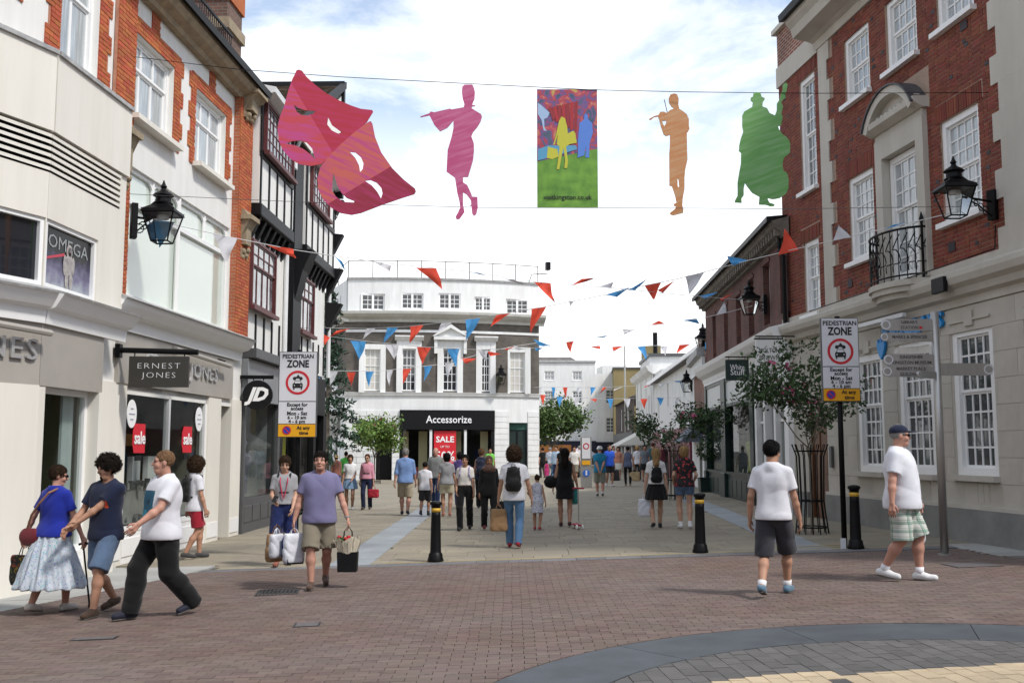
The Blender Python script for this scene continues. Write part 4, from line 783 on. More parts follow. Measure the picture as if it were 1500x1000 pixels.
for k in range(6): MB().box(.3 + k * 3, .7 + k * 3, -.1, 0, -.3, 1.9).build('shop_pier', m_pipe, F1.root)
MB().box(0, F1.L, .05, .1, -.3, 1.9).build('shop_back', m_roomd, F1.root)
T1 = Facade('tan_house', (9.55, 96), (12.2, 95.8), 'tan rendered house wall rising behind the lamp column', 'building'); MB().box(0, 6, 0, 6, -.3, 9.2).build('wall', m_tan, T1.root); MB().box(3.6, 5.0, .3, 1.5, 9.2, 10.4).build('chimney', m_tan, T1.root); MB().box(-.1, 6.1, -.1, 6.1, 9.2, 9.35).build('coping', m_dgrey, T1.root)
F2 = Facade('stucco_house', (8.9, 73.5), (8.5, 61.5), 'white stucco house with ornate cornice above a striped awning', 'building')
plain_front(F2, 6.5, m_whiteb, [(2, 3.2, 3.3, 5), (5.2, 6.4, 3.3, 5), (8.6, 9.8, 3.3, 5)], pm=m_pane_net, cols=2); profile([(0, 6.2), (-.3, 6.4), (-.45, 6.7), (0, 6.8)][::-1], 0, F2.L, 'cornice', m_whiteb, F2.root)
for u in (1.4, 4.2, 7.6, 11): MB().box(u - .2, u + .2, -.08, 0, 3.0, 6.2).build('pilaster', m_whiteb, F2.root)
MB().box(1.5, 8, .2, 4, 6.5, 7.6).build('upper_block', m_whiteb, F2.root); MB().box(1.3, 8.2, .1, 4.1, 7.6, 7.8).build('coping', m_dgrey, F2.root); MB().tube([(4, 1, 7.6), (4, 1, 9.6)], .16, 8).build('flue', m_blackm, F2.root); MB().box(0.2, 2.0, .4, 1.6, 7.6, 8.9).build('chimney', m_tan, F2.root)
MB().box(0, F2.L, -.05, .05, -.3, 2.4).build('shopfront', m_dgrey, F2.root)
aw = MB(); aw.add([(1, -.02, 2.95), (9, -.02, 2.95), (9, -1.9, 1.95), (1, -1.9, 1.95), (9, -1.9, 1.75), (1, -1.9, 1.75)], [(0, 1, 2, 3), (3, 2, 4, 5)][::1]); aw.add([(9, -.02, 2.95), (9, -.02, 1.95), (9, -1.9, 1.95)], [(0, 1, 2)]).build('awning', M('awning_canvas', (.62, .60, .55), .8), F2.root)
F3 = Facade('white_gabled_house', (8.45, 61), (7.62, 42.8), 'white painted house with steep grey roof and maroon shopfront', 'building')
plain_front(F3, 5.5, m_whiteb, [(7.5, 8.4, 3.9, 5.1), (14.5, 15.3, 4.0, 5.0), (14.6, 15.4, 2.55, 3.4), (2.5, 3.3, 3.4, 4.6)], pm=m_pane_mid, cols=2)
MB().prism([(-.35, 5.45), (4.3, 8.9), (8, 5.6)][::-1], .1, F3.L, 'x').build('roof', m_slate_r, F3.root); MB().prism([(-.45, 5.3), (-.45, 5.6), (4.3, 9.15), (4.3, 8.85)][::-1], -.25, .1, 'x').build('bargeboard', m_pipe, F3.root)
MB().prism([(1.2, 5.6), (6.0, 9.7), (9, 5.6)][::-1], 9.5, 13, 'x').build('rear_roof', m_slate_r, F3.root)
m_mar = M('maroon_fascia', (.16, .02, .045), .45); MB().box(0, F3.L - 1, -.12, 0, 1.85, 2.65).build('fascia', m_mar, F3.root); MB().box(5.6, 7.6, -.16, -.125, 1.95, 2.58).build('white_sign', m_wht, F3.root)
for u in (0.2, 4.4, 8.6, 12.8, 16.8): MB().box(u, u + .4, -.1, 0, -.3, 1.85).build('shop_pier', m_mar, F3.root)
MB().box(0, F3.L - 1, -.04, .03, -.3, 1.85).build('shopfront', M('dim_red_shop', (.09, .02, .025), .5, var=.4, scale=1), F3.root)
F4 = Facade('narrow_house', (7.55, 42.4), (7.0, 37.0), 'narrow house of white stucco and red brick with grey shop awning', 'building')
m_rbr = brick_mat('red_stock_brick', (.22, .075, .045), (.16, .06, .04), (.22, .18, .15), bump=.3)
MB().box(0, F4.L, .0, 6, -.3, 5.0).build('wall', m_rbr, F4.root); MB().box(0, F4.L, -.12, 0, 4.55, 5.05).build('parapet', m_whiteb, F4.root); profile([(0, 5.0), (-.3, 5.1), (-.3, 5.35), (0, 5.4)][::-1], -.1, F4.L, 'cornice', m_lead, F4.root)
MB().box(1.2, 3.4, .1, 1.2, 5.0, 6.2).build('chimney', m_rbr, F4.root); MB().box(0.02, F4.L, -.1, .0, -.3, 2.2).build('stucco_base', m_whiteb, F4.root)
MB().add([(.2, -.12, 2.75), (5.2, -.12, 2.75), (5.2, -.95, 1.95), (.2, -.95, 1.95)], [(0, 1, 2, 3)]).add([(5.2, -.12, 2.75), (5.2, -.12, 1.95), (5.2, -.95, 1.95)], [(0, 1, 2)]).build('awning', M('grey_blue_awning', (.11, .13, .17), .7), F4.root); MB().box(3.5, 4.6, -.11, -.06, -.1, 2.0).build('doorway', m_roomd, F4.root)
# market stall and tents at the far end
st = empty('market_stall', tuple(at(812, 690, 92)), 0, 'brown roofed market stall under the far tree', 'stall'); z = .0
MB().box(-1.9, 1.5, -.4, 1.4, 1.05, 2.35).build('roof_board', M('stall_orange', (.28, .11, .03), .7, var=.2, scale=2), st); MB().box(-1.7, 1.3, 0, 1.2, -.2, .75).build('counter', m_roomd, st)
for x in (-1.6, 1.2): MB().tube([(x, 0, -.4), (x, 0, 1.1)], .05, 6).build('post', m_blackm, st)
tn = empty('market_tent', tuple(at(853, 690, 88)), 0, 'pale lilac market tent beside the tall sign panel', 'tent'); MB().lathe([(1.7, 1.15), (1.75, 1.35), (.05, 2.25)], n=4, rot=.5).build('canopy', M('lilac_canvas', (.55, .50, .55), .8), tn)
for k in range(4): q = R(45 + 90 * k); MB().tube([(1.6 * math.cos(q), 1.6 * math.sin(q), -.4), (1.6 * math.cos(q), 1.6 * math.sin(q), 1.2)], .03, 5).build('pole', m_pipe, tn)
# ------------------------------------------------------------------ right: dark brick building over the green shopfront
Gf = Facade('dark_brick_building', (6.95, 36.5), (6.42, 23.6), 'dark red brick building with narrow windows over a green shopfront', 'building'); g = Gf.root
m_dred = brick_mat('soot_red_brick', (.150, .048, .034), (.105, .038, .030), (.10, .07, .06), bump=.4)
GW = [(1.6, 2.3, 4.75, 6.2), (3.95, 4.7, 4.75, 6.2), (6.15, 6.9, 4.78, 6.2), (8.1, 8.9, 4.8, 6.35), (10.2, 11.0, 4.85, 6.4), (12.15, 12.8, 4.9, 6.45)]
wall_mb(0, 12.9, 4.3, 6.8, GW, 0, reveal=.28).build('wall', m_dred, g); MB().box(.02, 12.88, .5, 8, 3.15, 6.75).build('building_body', m_dred, g); MB().box(.02, 12.88, 2.1, 8, -.3, 3.14).build('rear_body', m_dred, g)
for w_ in GW: window(g, *w_, .16, m_white_p, m_pane_mid, 2, (2, 2), fw=.09, bar=.03, sill=.05, sm=m_lead); MB().prism([((w_[0] + w_[1]) / 2 + .5 * math.cos(t), w_[3] + .16 * math.sin(t)) for t in np.linspace(0, math.pi, 9)], -.03, .01).build('brick_arch', m_dred, g)
m_coving = M('weathered_coping', (.17, .15, .125), .9, var=.3, scale=4, bump=.3, bscale=20)
profile([(.05, 6.62), (-.1, 6.62), (-.14, 6.75), (-.3, 6.86), (-.34, 7.0), (.05, 7.1)][::-1], -.1, 13.0, 'cornice', m_coving, g); profile([(-.36, 7.0), (-.46, 6.98), (-.46, 7.1), (.05, 7.14)][::-1], -.1, 13.0, 'gutter', m_blackm, g)
k = .2
while k < 12.9: MB().box(k, k + .13, -.27, -.1, 6.66, 6.82).build('dentil', m_coving, g); k += .3
MB().prism([(.1, 7.1), (.1, 7.12), (4, 8.9), (4, 7.1)][::-1] if False else [(.2, 7.05), (4.0, 8.2), (7.9, 7.05)][::-1], 0, 12.9, 'x').build('roof', m_slate_r, g)
MB().tube([(12.7, -.1, 6.9), (12.7, -.12, 6.4), (12.84, -.06, 6.2), (12.84, -.06, 4.6)], .05, 6).build('downpipe', m_blackm, g)
profile([(.05, 4.0), (-.12, 4.0), (-.14, 4.12), (-.30, 4.22), (-.42, 4.38), (-.46, 4.5), (.05, 4.62)][::-1], -.1, 12.95, 'shop_cornice', m_white_p, g); MB().box(-.05, 12.9, -.1, .1, 3.9, 4.0).build('frieze', m_white_p, g)
m_green = M('dark_green_paint', (.014, .032, .028), .35, var=.15, scale=3)
for (a_, b_) in ((0, .35), (3.5, 4.3), (8.35, 8.85)):
    p = MB().box(a_, b_, -.1, .15, -.1, 3.9).build('pilaster', m_green, g); bevel(MB().box(a_ - .04, b_ + .04, -.16, .1, -.1, .95).build('pilaster_base', m_green, p), .02)
for (a_, b_) in ((.35, 3.5), (4.3, 8.35)):
    MB().box(a_, b_, -.06, .1, 3.0, 3.1).build('transom', m_green, g); MB().box(a_, b_, -.05, .08, 3.1, 3.9).build('sign_panel', M('pale_sign_panel', (.50, .52, .51), .3, var=.05), g); MB().box(a_, b_, -.08, .08, 3.78, 3.9).build('head_rail', m_green, g)
    MB().box(a_, b_, -.04, .15, -.1, .92).build('stall_riser', m_green, g); n = int((b_ - a_) / .8)
    for k in range(n): bevel(MB().box(a_ + .1 + k * (b_ - a_ - .1) / n, a_ + (k + 1) * (b_ - a_ - .1) / n, -.056, -.041, .28, .78).build('panel', m_green, g), .014)
    MB().box(a_, b_, -.09, .1, .92, 1.0).build('window_sill', m_green, g); pane(g, a_, b_, 1.0, 3.0, .03, m_glass, 'shop_window_pane'); room(g, a_, b_, .9, 3.05, 2.0, M('bright_shop_wall', (.45, .46, .44), .7, col2=(.12, .13, .12), scale=1.3), m_roomd, y=.1)
for (u, cc) in ((1.2, (.12, .2, .3)), (2.6, (.4, .42, .08)), (5.0, (.35, .45, .05)), (5.8, (.1, .2, .22)), (6.8, (.5, .5, .5)), (7.7, (.25, .06, .08))):
    mq = MB(); mq.lathe([(.03, .95), (.15, 1.0), (.13, 1.35), (.11, 1.45), (.18, 1.7), (.19, 1.88), (.06, 2.0), (.05, 2.08)], (u, .6, 0), 10).ell((u, .6, 2.18), (.085, .1, .12)); mq.build('mannequin', M('mannequin_g%d' % int(u * 10), cc, .6), g)
for u in (2.0, 6.2): 
    gl = MB()
    for k in range(160): x, z = u + random.gauss(0, .7), 3.02 - abs(random.gauss(0, .22)); y = -.1 - random.random() * .12; s_ = random.uniform(.05, .1); gl.add([(x, y, z), (x + s_, y - .03, z + s_ * .5), (x + s_ * .3, y + .02, z - s_)], [(0, 1, 2)])
    tag(gl.build('garland', M('garland_leaf', (.02, .05, .02), .6, rnd=.4), g), kind='stuff')
# pale neighbour with a door and window between pilasters
for (a_, b_) in ((8.9, 9.15), (10.05, 10.25), (11.3, 11.5), (12.45, 12.88)): MB().box(a_, b_, -.06, .2, -.1, 3.9).build('pilaster', m_white_p, g)
MB().box(8.85, 12.9, -.04, .15, 3.1, 3.9).build('sign_panel', m_white_p, g)
pane(g, 9.15, 10.05, .5, 3.1, .08, m_glass, 'shop_window_pane'); pane(g, 10.25, 11.3, 0, 3.1, .12, m_glass, 'shop_window_pane'); pane(g, 11.5, 12.45, .5, 3.1, .08, m_glass, 'shop_window_pane'); room(g, 8.9, 12.88, -.1, 3.1, 1.6, M('soap_shop', (.30, .28, .24), .7, col2=(.05, .05, .05), scale=1.5), m_roomd, y=.25)
for (a_, b_) in ((9.15, 10.05), (11.5, 12.45)): MB().box(a_, b_, -.03, .2, -.1, .5).build('stall_riser', m_white_p, g); MB().box(a_, b_, .05, .11, 2.35, 2.42).build('transom', m_white_p, g)
for (lbl, px, py, wd, hg, Y, mt, lines, lm, bk) in (('dark green hanging sign with white script above the green shopfront', 1080, 557, .62, .55, 27.0, m_green, (('White', .21), ('Stuff', .22)), m_wht, None), ('white hanging board with thin black capitals above the flowering tree', 1127, 541, .61, .68, 23.0, m_white_p, (('MOLTON', .15), ('BROWN', .15)), M('letter_black', (.02, .02, .02), .6), None)):
    p = at(px, py, Y); e = empty('hanging_sign', tuple(p), R(2), lbl, 'sign', 'hanging shop signs')
    bevel(MB().box(-wd / 2, wd / 2, -.03, .03, 0, hg).build('board', mt, e), .008)
    if lm.name == 'letter_black': MB().box(-wd / 2 - .02, wd / 2 + .02, -.04, .04, hg, hg + .03).build('frame', m_blackm, e)
    for k, (s_, sz) in enumerate(lines): text(s_, sz, lm, e, (0, -.034, hg * (.62 if k == 0 else .38)), depth=.002, width=wd * (.74 if mt is m_white_p else .62))
    MB().tube([(wd / 2 + .5, 0, hg + .07), (-wd / 2, 0, hg + .07)], .018, 6).build('arm', m_blackm, e)
    for x in (-wd * .35, wd * .35): MB().tube([(x, 0, hg + .07), (x, 0, hg - .01)], .008, 5).build('hanger', m_blackm, e)
    if mt is m_white_p: MB().box(-.16, .16, -.0335, -.031, hg * .22, hg * .235).build('printed_line', lm, e)
# ------------------------------------------------------------------ right: red brick bank with stone ground floor
Hh = Facade('red_brick_bank', onx(1152, 9.34, -.12), onx(1700, 9.34, -.12), 'large red brick bank with white sash windows over a pale stone ground floor', 'building'); h = Hh.root; HL = Hh.L
m_rb = M('red_facing_brick', (.205, .050, .028), .88, col2=(.165, .042, .027), scale=1.3, rnd=.22, hue=.010, bump=.25, bscale=120, coord='World')
m_burnt = M('burnt_header', (.045, .038, .045), .7, rnd=.4)
m_mort = M('pale_mortar', (.36, .26, .20), .95, var=.12, scale=6)
HW = [(1.36, 2.22, 7.45, 10.05, 3, (4, 4)), (1.34, 2.16, 4.66, 6.30, 3, (3, 3)), (3.70, 4.80, 8.70, 10.10, 4, (2, 2)), (5.49, 6.62, 8.73, 10.10, 4, (2, 2)), (7.27, 8.40, 8.78, 10.15, 4, (2, 2)), (3.69, 4.77, 5.42, 7.15, 4, (3, 3)), (7.22, 8.37, 5.46, 7.20, 4, (3, 3))]
DB = (5.25, 6.62, 4.75, 7.55)
LW = [(3.75, 4.85, 1.25, 3.52), (5.45, 6.66, 1.25, 3.62), (7.28, 8.45, 1.27, 3.64), (9.3, 10.4, 1.3, 3.66)]
wall_mb(.15, HL, 4.55, 10.6, [w_[:4] for w_ in HW] + [DB], 0, reveal=.2).build('wall', m_mort, h)
MB().box(.2, HL, .8, 9, -.3, 10.6).build('building_body', m_mort, h)
hol = [w_[:4] for w_ in HW] + [(5.05, 6.82, 4.6, 7.7), (4.95, 6.95, 7.6, 8.35), (2.48, 2.9, 4, 11)]
arches = []
for w_ in HW:
    if w_[1] < 2.5 or w_[3] < 8: hol.append((w_[0] - .12, w_[1] + .12, w_[3], w_[3] + .32)); arches.append((w_[0] - .12, w_[1] + .12, w_[3] + .01, w_[3] + .32))
qh = [(2.9, 3.02 + .13, 4.6 + k * .9, 5.05 + k * .9) for k in range(7)] + [(8.78, 8.97, 4.6 + k * .9, 5.05 + k * .9) for k in range(7)]
hol += qh
bricks(h, [(.16, 2.48, 4.62, 10.35), (2.9, 8.97, 4.62, 10.45)], hol, m_rb, 7.6, 0, 6.6, y=-.007, gap=.012, most=260, fn=1)
for i in range(150):                                # scattered burnt headers, a little proud of their neighbours
    r_ = random.randrange(78); u = random.uniform(2.95, 8.8) if random.random() < .8 else random.uniform(.3, 2.3); z = 4.62 + r_ * (5.83 / 78)
    if any(q[0] - .12 < u < q[1] + .02 and q[2] - .08 < z < q[3] for q in hol): continue
    link('burnt_brick', box_mesh(m_burnt, 'burnt_brick'), h, (u, -.012, z), None, (.10, .02, .062))
bricks(h, arches, [], m_rb, 7, 0, 7, y=-.018, bw=.075, bh=.31, most=40)
for w_ in HW: window(h, *w_[:4], .07, m_white_p, m_pane_net if w_[3] < 9 or w_[0] > 3 else m_pane_mid, w_[4], w_[5], fw=.11, bar=.026, sill=.07, sm=m_white_p, sill_proj=.16, out=.03)
for (u, z) in ((5.0, 7.85), (8.0, 8.5), (4.85, 8.3), (3.55, 4.95), (7.35, 4.95)): MB().box(u, u + .2, -.024, -.02, z, z + .15).build('air_brick', m_burnt, h)
# quoins and stone strips
for k in range(14):
    z = 4.6 + k * .45; wd = .55 if k % 2 == 0 else .42
    if z < 10.4: MB().box(2.48, 2.48 + wd, -.035, .1, z + .0005, z + .4495).build('quoin_stone', m_stone, h)
    MB().box(8.97 - (.19 if k % 2 == 0 else 0), HL, -.035, .1, z + .0005, z + .4495).build('quoin_stone', m_stone, h)
# stone ground floor in large blocks
gh = [w_ for w_ in LW] + [(1.40, 2.30, -.3, 2.35)]
wall_mb(.15, HL, -.3, 4.55, gh, .0, reveal=.3).build('base_wall', m_stone, h)
bricks(h, [(.16, HL, .75, 3.99)], [(q[0] - .03, q[1] + .03, q[2] - .06, q[3] + .03) for q in gh], m_stone, 6, 0, 2, y=-.02, bw=1.05, bh=.405, gap=.006, depth=.03, name='stone_block')
m_plinth = M('grey_plinth', (.22, .22, .21), .85, var=.15, scale=2, bump=.2)
MB().box(2.32, HL, -.10, .1, -.3, .74).build('plinth', m_plinth, h); MB().box(.16, 1.38, -.10, .1, -.3, .74).build('plinth', m_plinth, h); MB().box(2.3, HL, -.085, .0, .74, .80).build('plinth_cap', m_stone, h)
for q in LW:
    window(h, *q, .04, m_white_p, m_pane_bank, 4, (3, 4), fw=.13, bar=.032, sill=.06, sm=m_stone, sill_proj=.16, out=.02)
    a_, b_ = q[0] - .1, q[1] + .1; mb = MB().box(a_ + .1, b_ - .1, -.05, -.02, q[3] + .10, q[3] + .14).box((a_ + b_) / 2 - .12, (a_ + b_) / 2 + .12, -.055, -.02, q[3] + .02, q[3] + .26); mb.build('lintel_moulding', m_stone, h)
profile([(.05, 4.0), (-.05, 4.0), (-.06, 4.12), (-.16, 4.16), (-.2, 4.26), (-.3, 4.32), (-.34, 4.42), (-.34, 4.5), (-.05, 4.62), (.05, 4.62)][::-1], .1, HL, 'string_cornice', m_stone, h); profile([(.0, 4.58), (-.06, 4.58), (-.06, 4.72), (0, 4.74)][::-1], .1, HL, 'blocking_course', m_stone, h)
# main cornice
profile([(.05, 10.4), (-.06, 10.4), (-.1, 10.55), (-.22, 10.6), (-.55, 10.66), (-.6, 10.85), (-.7, 10.95), (-.74, 11.1), (.05, 11.2)][::-1], 2.4, HL, 'cornice', m_stone, h); profile([(-.72, 11.05), (-.84, 11.03), (-.86, 11.18), (-.6, 11.2)][::-1], 2.35, HL, 'gutter', m_blackm, h)
MB().box(.12, 2.47, -.05, .1, 10.35, 10.85).build('stone_band', m_stone, h); MB().box(.16, 2.4, -.02, .1, 10.85, 11.7).build('parapet', brick_mat('red_brick_far', (.225, .062, .036), (.17, .05, .032), (.36, .3, .25)), h); profile([(.1, 11.7), (-.12, 11.7), (-.12, 11.82), (.1, 11.86)][::-1], .05, 2.45, 'coping', m_stone, h)
MB().prism([(.1, 11.2), (1.6, 13.6), (6, 13.6), (8, 11.2)][::-1], 2.5, HL, 'x').build('roof', m_slate_r, h)
for u in (3.6, 6.2, 8.8): dm = MB().box(u, u + 1.2, .3, 2, 11.2, 12.7).build('dormer', m_white_p, h); window(h, u + .1, u + 1.1, 11.3, 12.6, .22, m_white_p, m_pane_mid, 3, (2, 2), fw=.08)
ck = MB().box(.3, 1.2, .8, 2, 11.6, 13.6).build('chimney', brick_mat('red_brick_far', (.225, .062, .036), (.17, .05, .032), (.36, .3, .25)), h); MB().box(.2, 1.3, .7, 2.1, 13.0, 13.25).build('cap', m_stone, ck)
# central bay: stone surround, sash door, segmental pediment, balcony
a_, b_ = DB[0], DB[1]; cu = (a_ + b_) / 2
MB().box(a_ - .2, a_ + .06, -.10, .1, 4.65, 7.5).build('surround_jamb', m_stone, h); MB().box(b_ - .06, b_ + .2, -.10, .1, 4.65, 7.5).build('surround_jamb', m_stone, h); MB().box(a_ + .06, b_ - .06, -.10, .1, 7.12, 7.5).build('surround_head', m_stone, h); MB().box(a_ - .2, b_ + .2, -.08, .0, 7.5, 7.72).build('frieze', m_stone, h)
window(h, a_ + .08, b_ - .08, 4.78, 7.1, .06, m_white_p, m_pane_net, 4, (3, 4), fw=.11, bar=.028)
rad = lambda R_, n=13: [(cu + R_ * math.sin(t), 7.24 + R_ * math.cos(t)) for t in np.linspace(-R(64), R(64), n)]
zc = 7.24 - .02
ar = MB(); o_, i_ = rad(1.04), rad(.89); poly = o_ + i_[::-1]
for k in range(12): ar.add([(x, y, z) for y in (-.30, .05) for x, z in (o_[k], o_[k + 1], i_[k + 1], i_[k])], [(0, 1, 2, 3)[::-1], (4, 5, 6, 7), (0, 4, 5, 1)[::-1], (3, 2, 6, 7)[::-1]] + ([(0, 3, 7, 4)] if k == 0 else []) + ([(1, 2, 6, 5)[::-1]] if k == 11 else []))
ar.build('pediment_arch', m_stone, h); ty = MB(); ty.prism([(cu - .88, 7.72)] + [(x, z) for x, z in rad(.89)] + [(cu + .88, 7.72)], -.12, .05); ty.build('tympanum', m_stone, h); profile([(.05, 7.62), (-.12, 7.62), (-.28, 7.7), (-.30, 7.80), (.05, 7.82)][::-1], cu - .97, cu + .97, 'pediment_base', m_stone, h)
lo = MB(); oo = rad(1.075); ii = rad(1.045)
for k in range(12): lo.add([(x, y, z) for y in (-.34, .05) for x, z in (oo[k], oo[k + 1], ii[k + 1], ii[k])], [(0, 1, 2, 3)[::-1], (4, 5, 6, 7), (0, 4, 5, 1)[::-1], (3, 2, 6, 7)[::-1]])
lo.build('lead_cover', M('dark_lead', (.07, .07, .075), .6, var=.2), h)
for k in range(11): MB().box(cu - .88 + k * .168, cu - .80 + k * .168, -.22, -.12, 7.80, 7.88).build('dentil', m_stone, h)
bc = lambda t, r_: (cu + .92 * r_ * math.cos(t), -.02 - .58 * r_ * math.sin(t)); ts = np.linspace(0, math.pi, 17)
bl = MB(); bl.prism([bc(t, 1.0) for t in ts][::-1], 4.52, 4.62, 'z').prism([bc(t, .93) for t in ts][::-1], 4.42, 4.52, 'z').prism([bc(t, .8) for t in ts][::-1], 4.32, 4.42, 'z'); bl.build('balcony_slab', m_stone, h)
bal = MB().tube([bc(t, .93) + (5.52,) for t in ts], .022, 6).tube([bc(t, .93) + (4.7,) for t in ts], .016, 6).build('balcony_rail', m_blackm, h)
for k, t in enumerate(np.linspace(0, math.pi, 15)): MB().tube([bc(t, .93) + (4.62,), bc(t, .93) + (5.52,)], .010, 5).build('baluster', m_blackm, bal)
for t in np.linspace(.12, 3.02, 15):
    pts = []
    for s_ in np.linspace(-1, 1, 15): rr_ = .07 * (1 - abs(s_) * .3); q = bc(t + .11 * math.sin(s_ * 5.2), .93); pts.append((q[0], q[1] - .005, 5.11 + s_ * .33 + .05 * math.cos(s_ * 8)))
    MB().tube(pts, .011, 5).build('scroll', m_blackm, bal)
for t in (.25, math.pi - .25): MB().tube([bc(t, .93) + (4.62,), bc(t, .93) + (5.6,)], .026, 6).lathe([(.03, 5.6), (.045, 5.65), (.03, 5.7), (.005, 5.78)], bc(t, .93) + (0,), 8).build('rail_post', m_blackm, bal)
# details on the stone
m_blue = M('sign_blue', (.012, .25, .62), .45); text('BARCLAYS', .36, m_blue, h, (6.1, -.06, 3.84), width=2.1, depth=.03, bold=.01)
MB().prism([(4.82, 3.62), (4.9, 3.45), (4.98, 3.36), (5.06, 3.45), (5.14, 3.62), (5.1, 3.75), (5.03, 3.66), (4.98, 3.78), (4.93, 3.66), (4.86, 3.75)], -.09, -.04).build('blue_emblem', m_blue, h)
dr = MB().box(1.44, 2.26, .06, .12, -.2, 2.3).build('wooden_door', M('varnished_wood', (.16, .065, .025), .5, col2=(.10, .04, .018), scale=3, stretch=(9, 9, .6)), h)
for (q0, q1, z0, z1) in ((1.52, 1.80, .2, 1.0), (1.90, 2.18, .2, 1.0), (1.52, 1.80, 1.15, 2.15), (1.90, 2.18, 1.15, 2.15)): bevel(MB().box(q0, q1, .04, .059, z0, z1).build('panel', MATS['varnished_wood'], dr), .012)
MB().box(1.40, 1.44, .02, .14, -.2, 2.35).box(2.26, 2.30, .02, .14, -.2, 2.35).box(1.44, 2.26, .02, .14, 2.3, 2.35).build('door_frame', MATS['varnished_wood'], h)
MB().box(2.55, 2.65, -.09, -.04, 1.3, 1.75).build('letter_plate', m_dgrey, h); bevel(MB().box(7.42, 7.80, -.40, -.32, 4.22, 4.47).build('plaque', m_black, h), .01)
MB().box(4.2, 6.2, -.27, -.2, 4.02, 4.09).build('conduit', m_pipe, h); MB().tube([(8.75, -.05, 5.1), (8.72, -.06, 4.75), (8.5, -.37, 4.64), (6.0, -.37, 4.63), (2.4, -.36, 4.62)], .012, 5).build('cable', m_blackm, h)
for (u, z) in ((7.75, .9), (7.91, .9), (8.07, .9), (7.75, 1.06), (7.91, 1.06), (8.07, 1.06)): MB().box(u, u + .14, -.026, -.018, z - .05, z + .09).build('vent_block', m_stone, h)
# ------------------------------------------------------------------ unseen terraces behind the camera, added to darken window reflections and shade the street
for (nm, p0, p1, z, mt, lb) in (('unseen_brick_terrace', (-9, -22), (-8.5, -2), 10.5, m_rbr, 'unseen red brick terrace added along the left side behind the viewer'), ('unseen_stock_brick_terrace', (9.4, 2.0), (12.5, -22), 10.5, m_dred, 'unseen dark brick terrace added along the right side behind the viewer'), ('unseen_brown_brick_terrace', (13, -30), (-11, -30), 11, m_dbrick, 'unseen brown brick terrace added to close the street behind the viewer')):
    Q = Facade(nm, p0, p1, lb, 'building'); n = int(Q.L / 3); ws = [(1 + k * 3, 2.2 + k * 3, zz, zz + 1.8) for k in range(n) for zz in (4.6, 7.6)]
    wall_mb(0, Q.L, -.3, z, ws, 0, reveal=.15).build('wall', mt, Q.root); MB().box(0, Q.L, .3, 6, -.3, z).build('building_body', m_mort, Q.root)
    for w_ in ws: pane(Q.root, *w_, .12, m_pane_mid, 'window_pane')
    MB().box(0, Q.L, -.3, 0, 3.0, 4.0).build('fascia', m_dgrey, Q.root); pane(Q.root, .5, Q.L - .5, .5, 3.0, -.02, m_pane_dark, 'shop_window_pane'); profile([(0, z - .2), (-.4, z), (-.4, z + .2), (0, z + .3)][::-1], 0, Q.L, 'cornice', m_stone, Q.root)
# ------------------------------------------------------------------ wall lanterns
p = at(237, 355, 17.0); q = B.world(.14, -.14, 0); wall_lantern('wall_lantern', p, (q[0] - p[0], q[1] - p[1], .0), 0, 'black lantern on a wall arm between cream cladding and frosted window', s=1.05, box_h=.58)
p = at(1400, 318, 15.1); q = Hh.world(8.72, -.06, 0); wall_lantern('wall_lantern', p, (q[0] - p[0], q[1] - p[1], 0), 0, 'black lantern bracketed to the red brick bank beside its balcony', s=.92, box_h=.46)
for (px, py, Y, sc, u, lb) in ((1098, 461, 26.2, .9, 0, 'black lantern on the dark brick wall above the white shop cornice'), (1030, 513, 37.2, 1.0, 0, 'black lantern at the far end of the dark brick wall'), (1006, 574, 43.5, .95, 0, 'black lantern on the narrow house beyond the green shop')):
    p = at(px, py, Y); ww = {26.2: Gf.world(7.6, 0, 0), 37.2: Gf.world(-.6, 0, 0), 43.5: F4.world(-.9, 0, 0)}[Y]; ax = (6.53 if Y == 26.2 else (6.98 if Y == 37.2 else 7.62)) - p[0]
    wall_lantern('wall_lantern', p, (ax, 0, 0), 0, lb, s=sc)
p = at(485, 492, 33); wall_lantern('wall_lantern', p, (-.5, -.3, 0), 0, 'black lantern reaching out from the half-timbered building', s=.9)
p = at(734, 563, 65.4); wall_lantern('wall_lantern', p, (0, .55, .1), 0, 'dark lantern fixed between two windows of the bow-fronted building', s=1.3)
# ------------------------------------------------------------------ street furniture
m_sign_w = M('sign_white', (.66, .66, .68), .5); m_sign_y = M('sign_amber', (.75, .36, .01), .5); m_sign_b = M('sign_blue_print', (.03, .05, .35), .5); m_sign_r = M('sign_red_print', (.55, .02, .03), .5); m_ink = M('sign_black_print', (.015, .015, .015), .6)
def disc(c, r, n=28, r0=None):
    if r0 is None: return [(c[0] + r * math.cos(t), c[1] + r * math.sin(t)) for t in np.linspace(0, 2 * math.pi, n, endpoint=False)]
def ring_mb(cx, cz, r0, r1, y0, y1, n=32):
    mb = MB(); ts = np.linspace(0, 2 * math.pi, n, endpoint=False)
    P = lambda r_, y: [(cx + r_ * math.cos(t), y, cz + r_ * math.sin(t)) for t in ts]
    mb.add(P(r0, y0) + P(r1, y0) + P(r1, y1), [(i, (i + 1) % n, n + (i + 1) % n, n + i)[::-1] for i in range(n)] + [(n + i, n + (i + 1) % n, 2 * n + (i + 1) % n, 2 * n + i)[::-1] for i in range(n)]); return mb
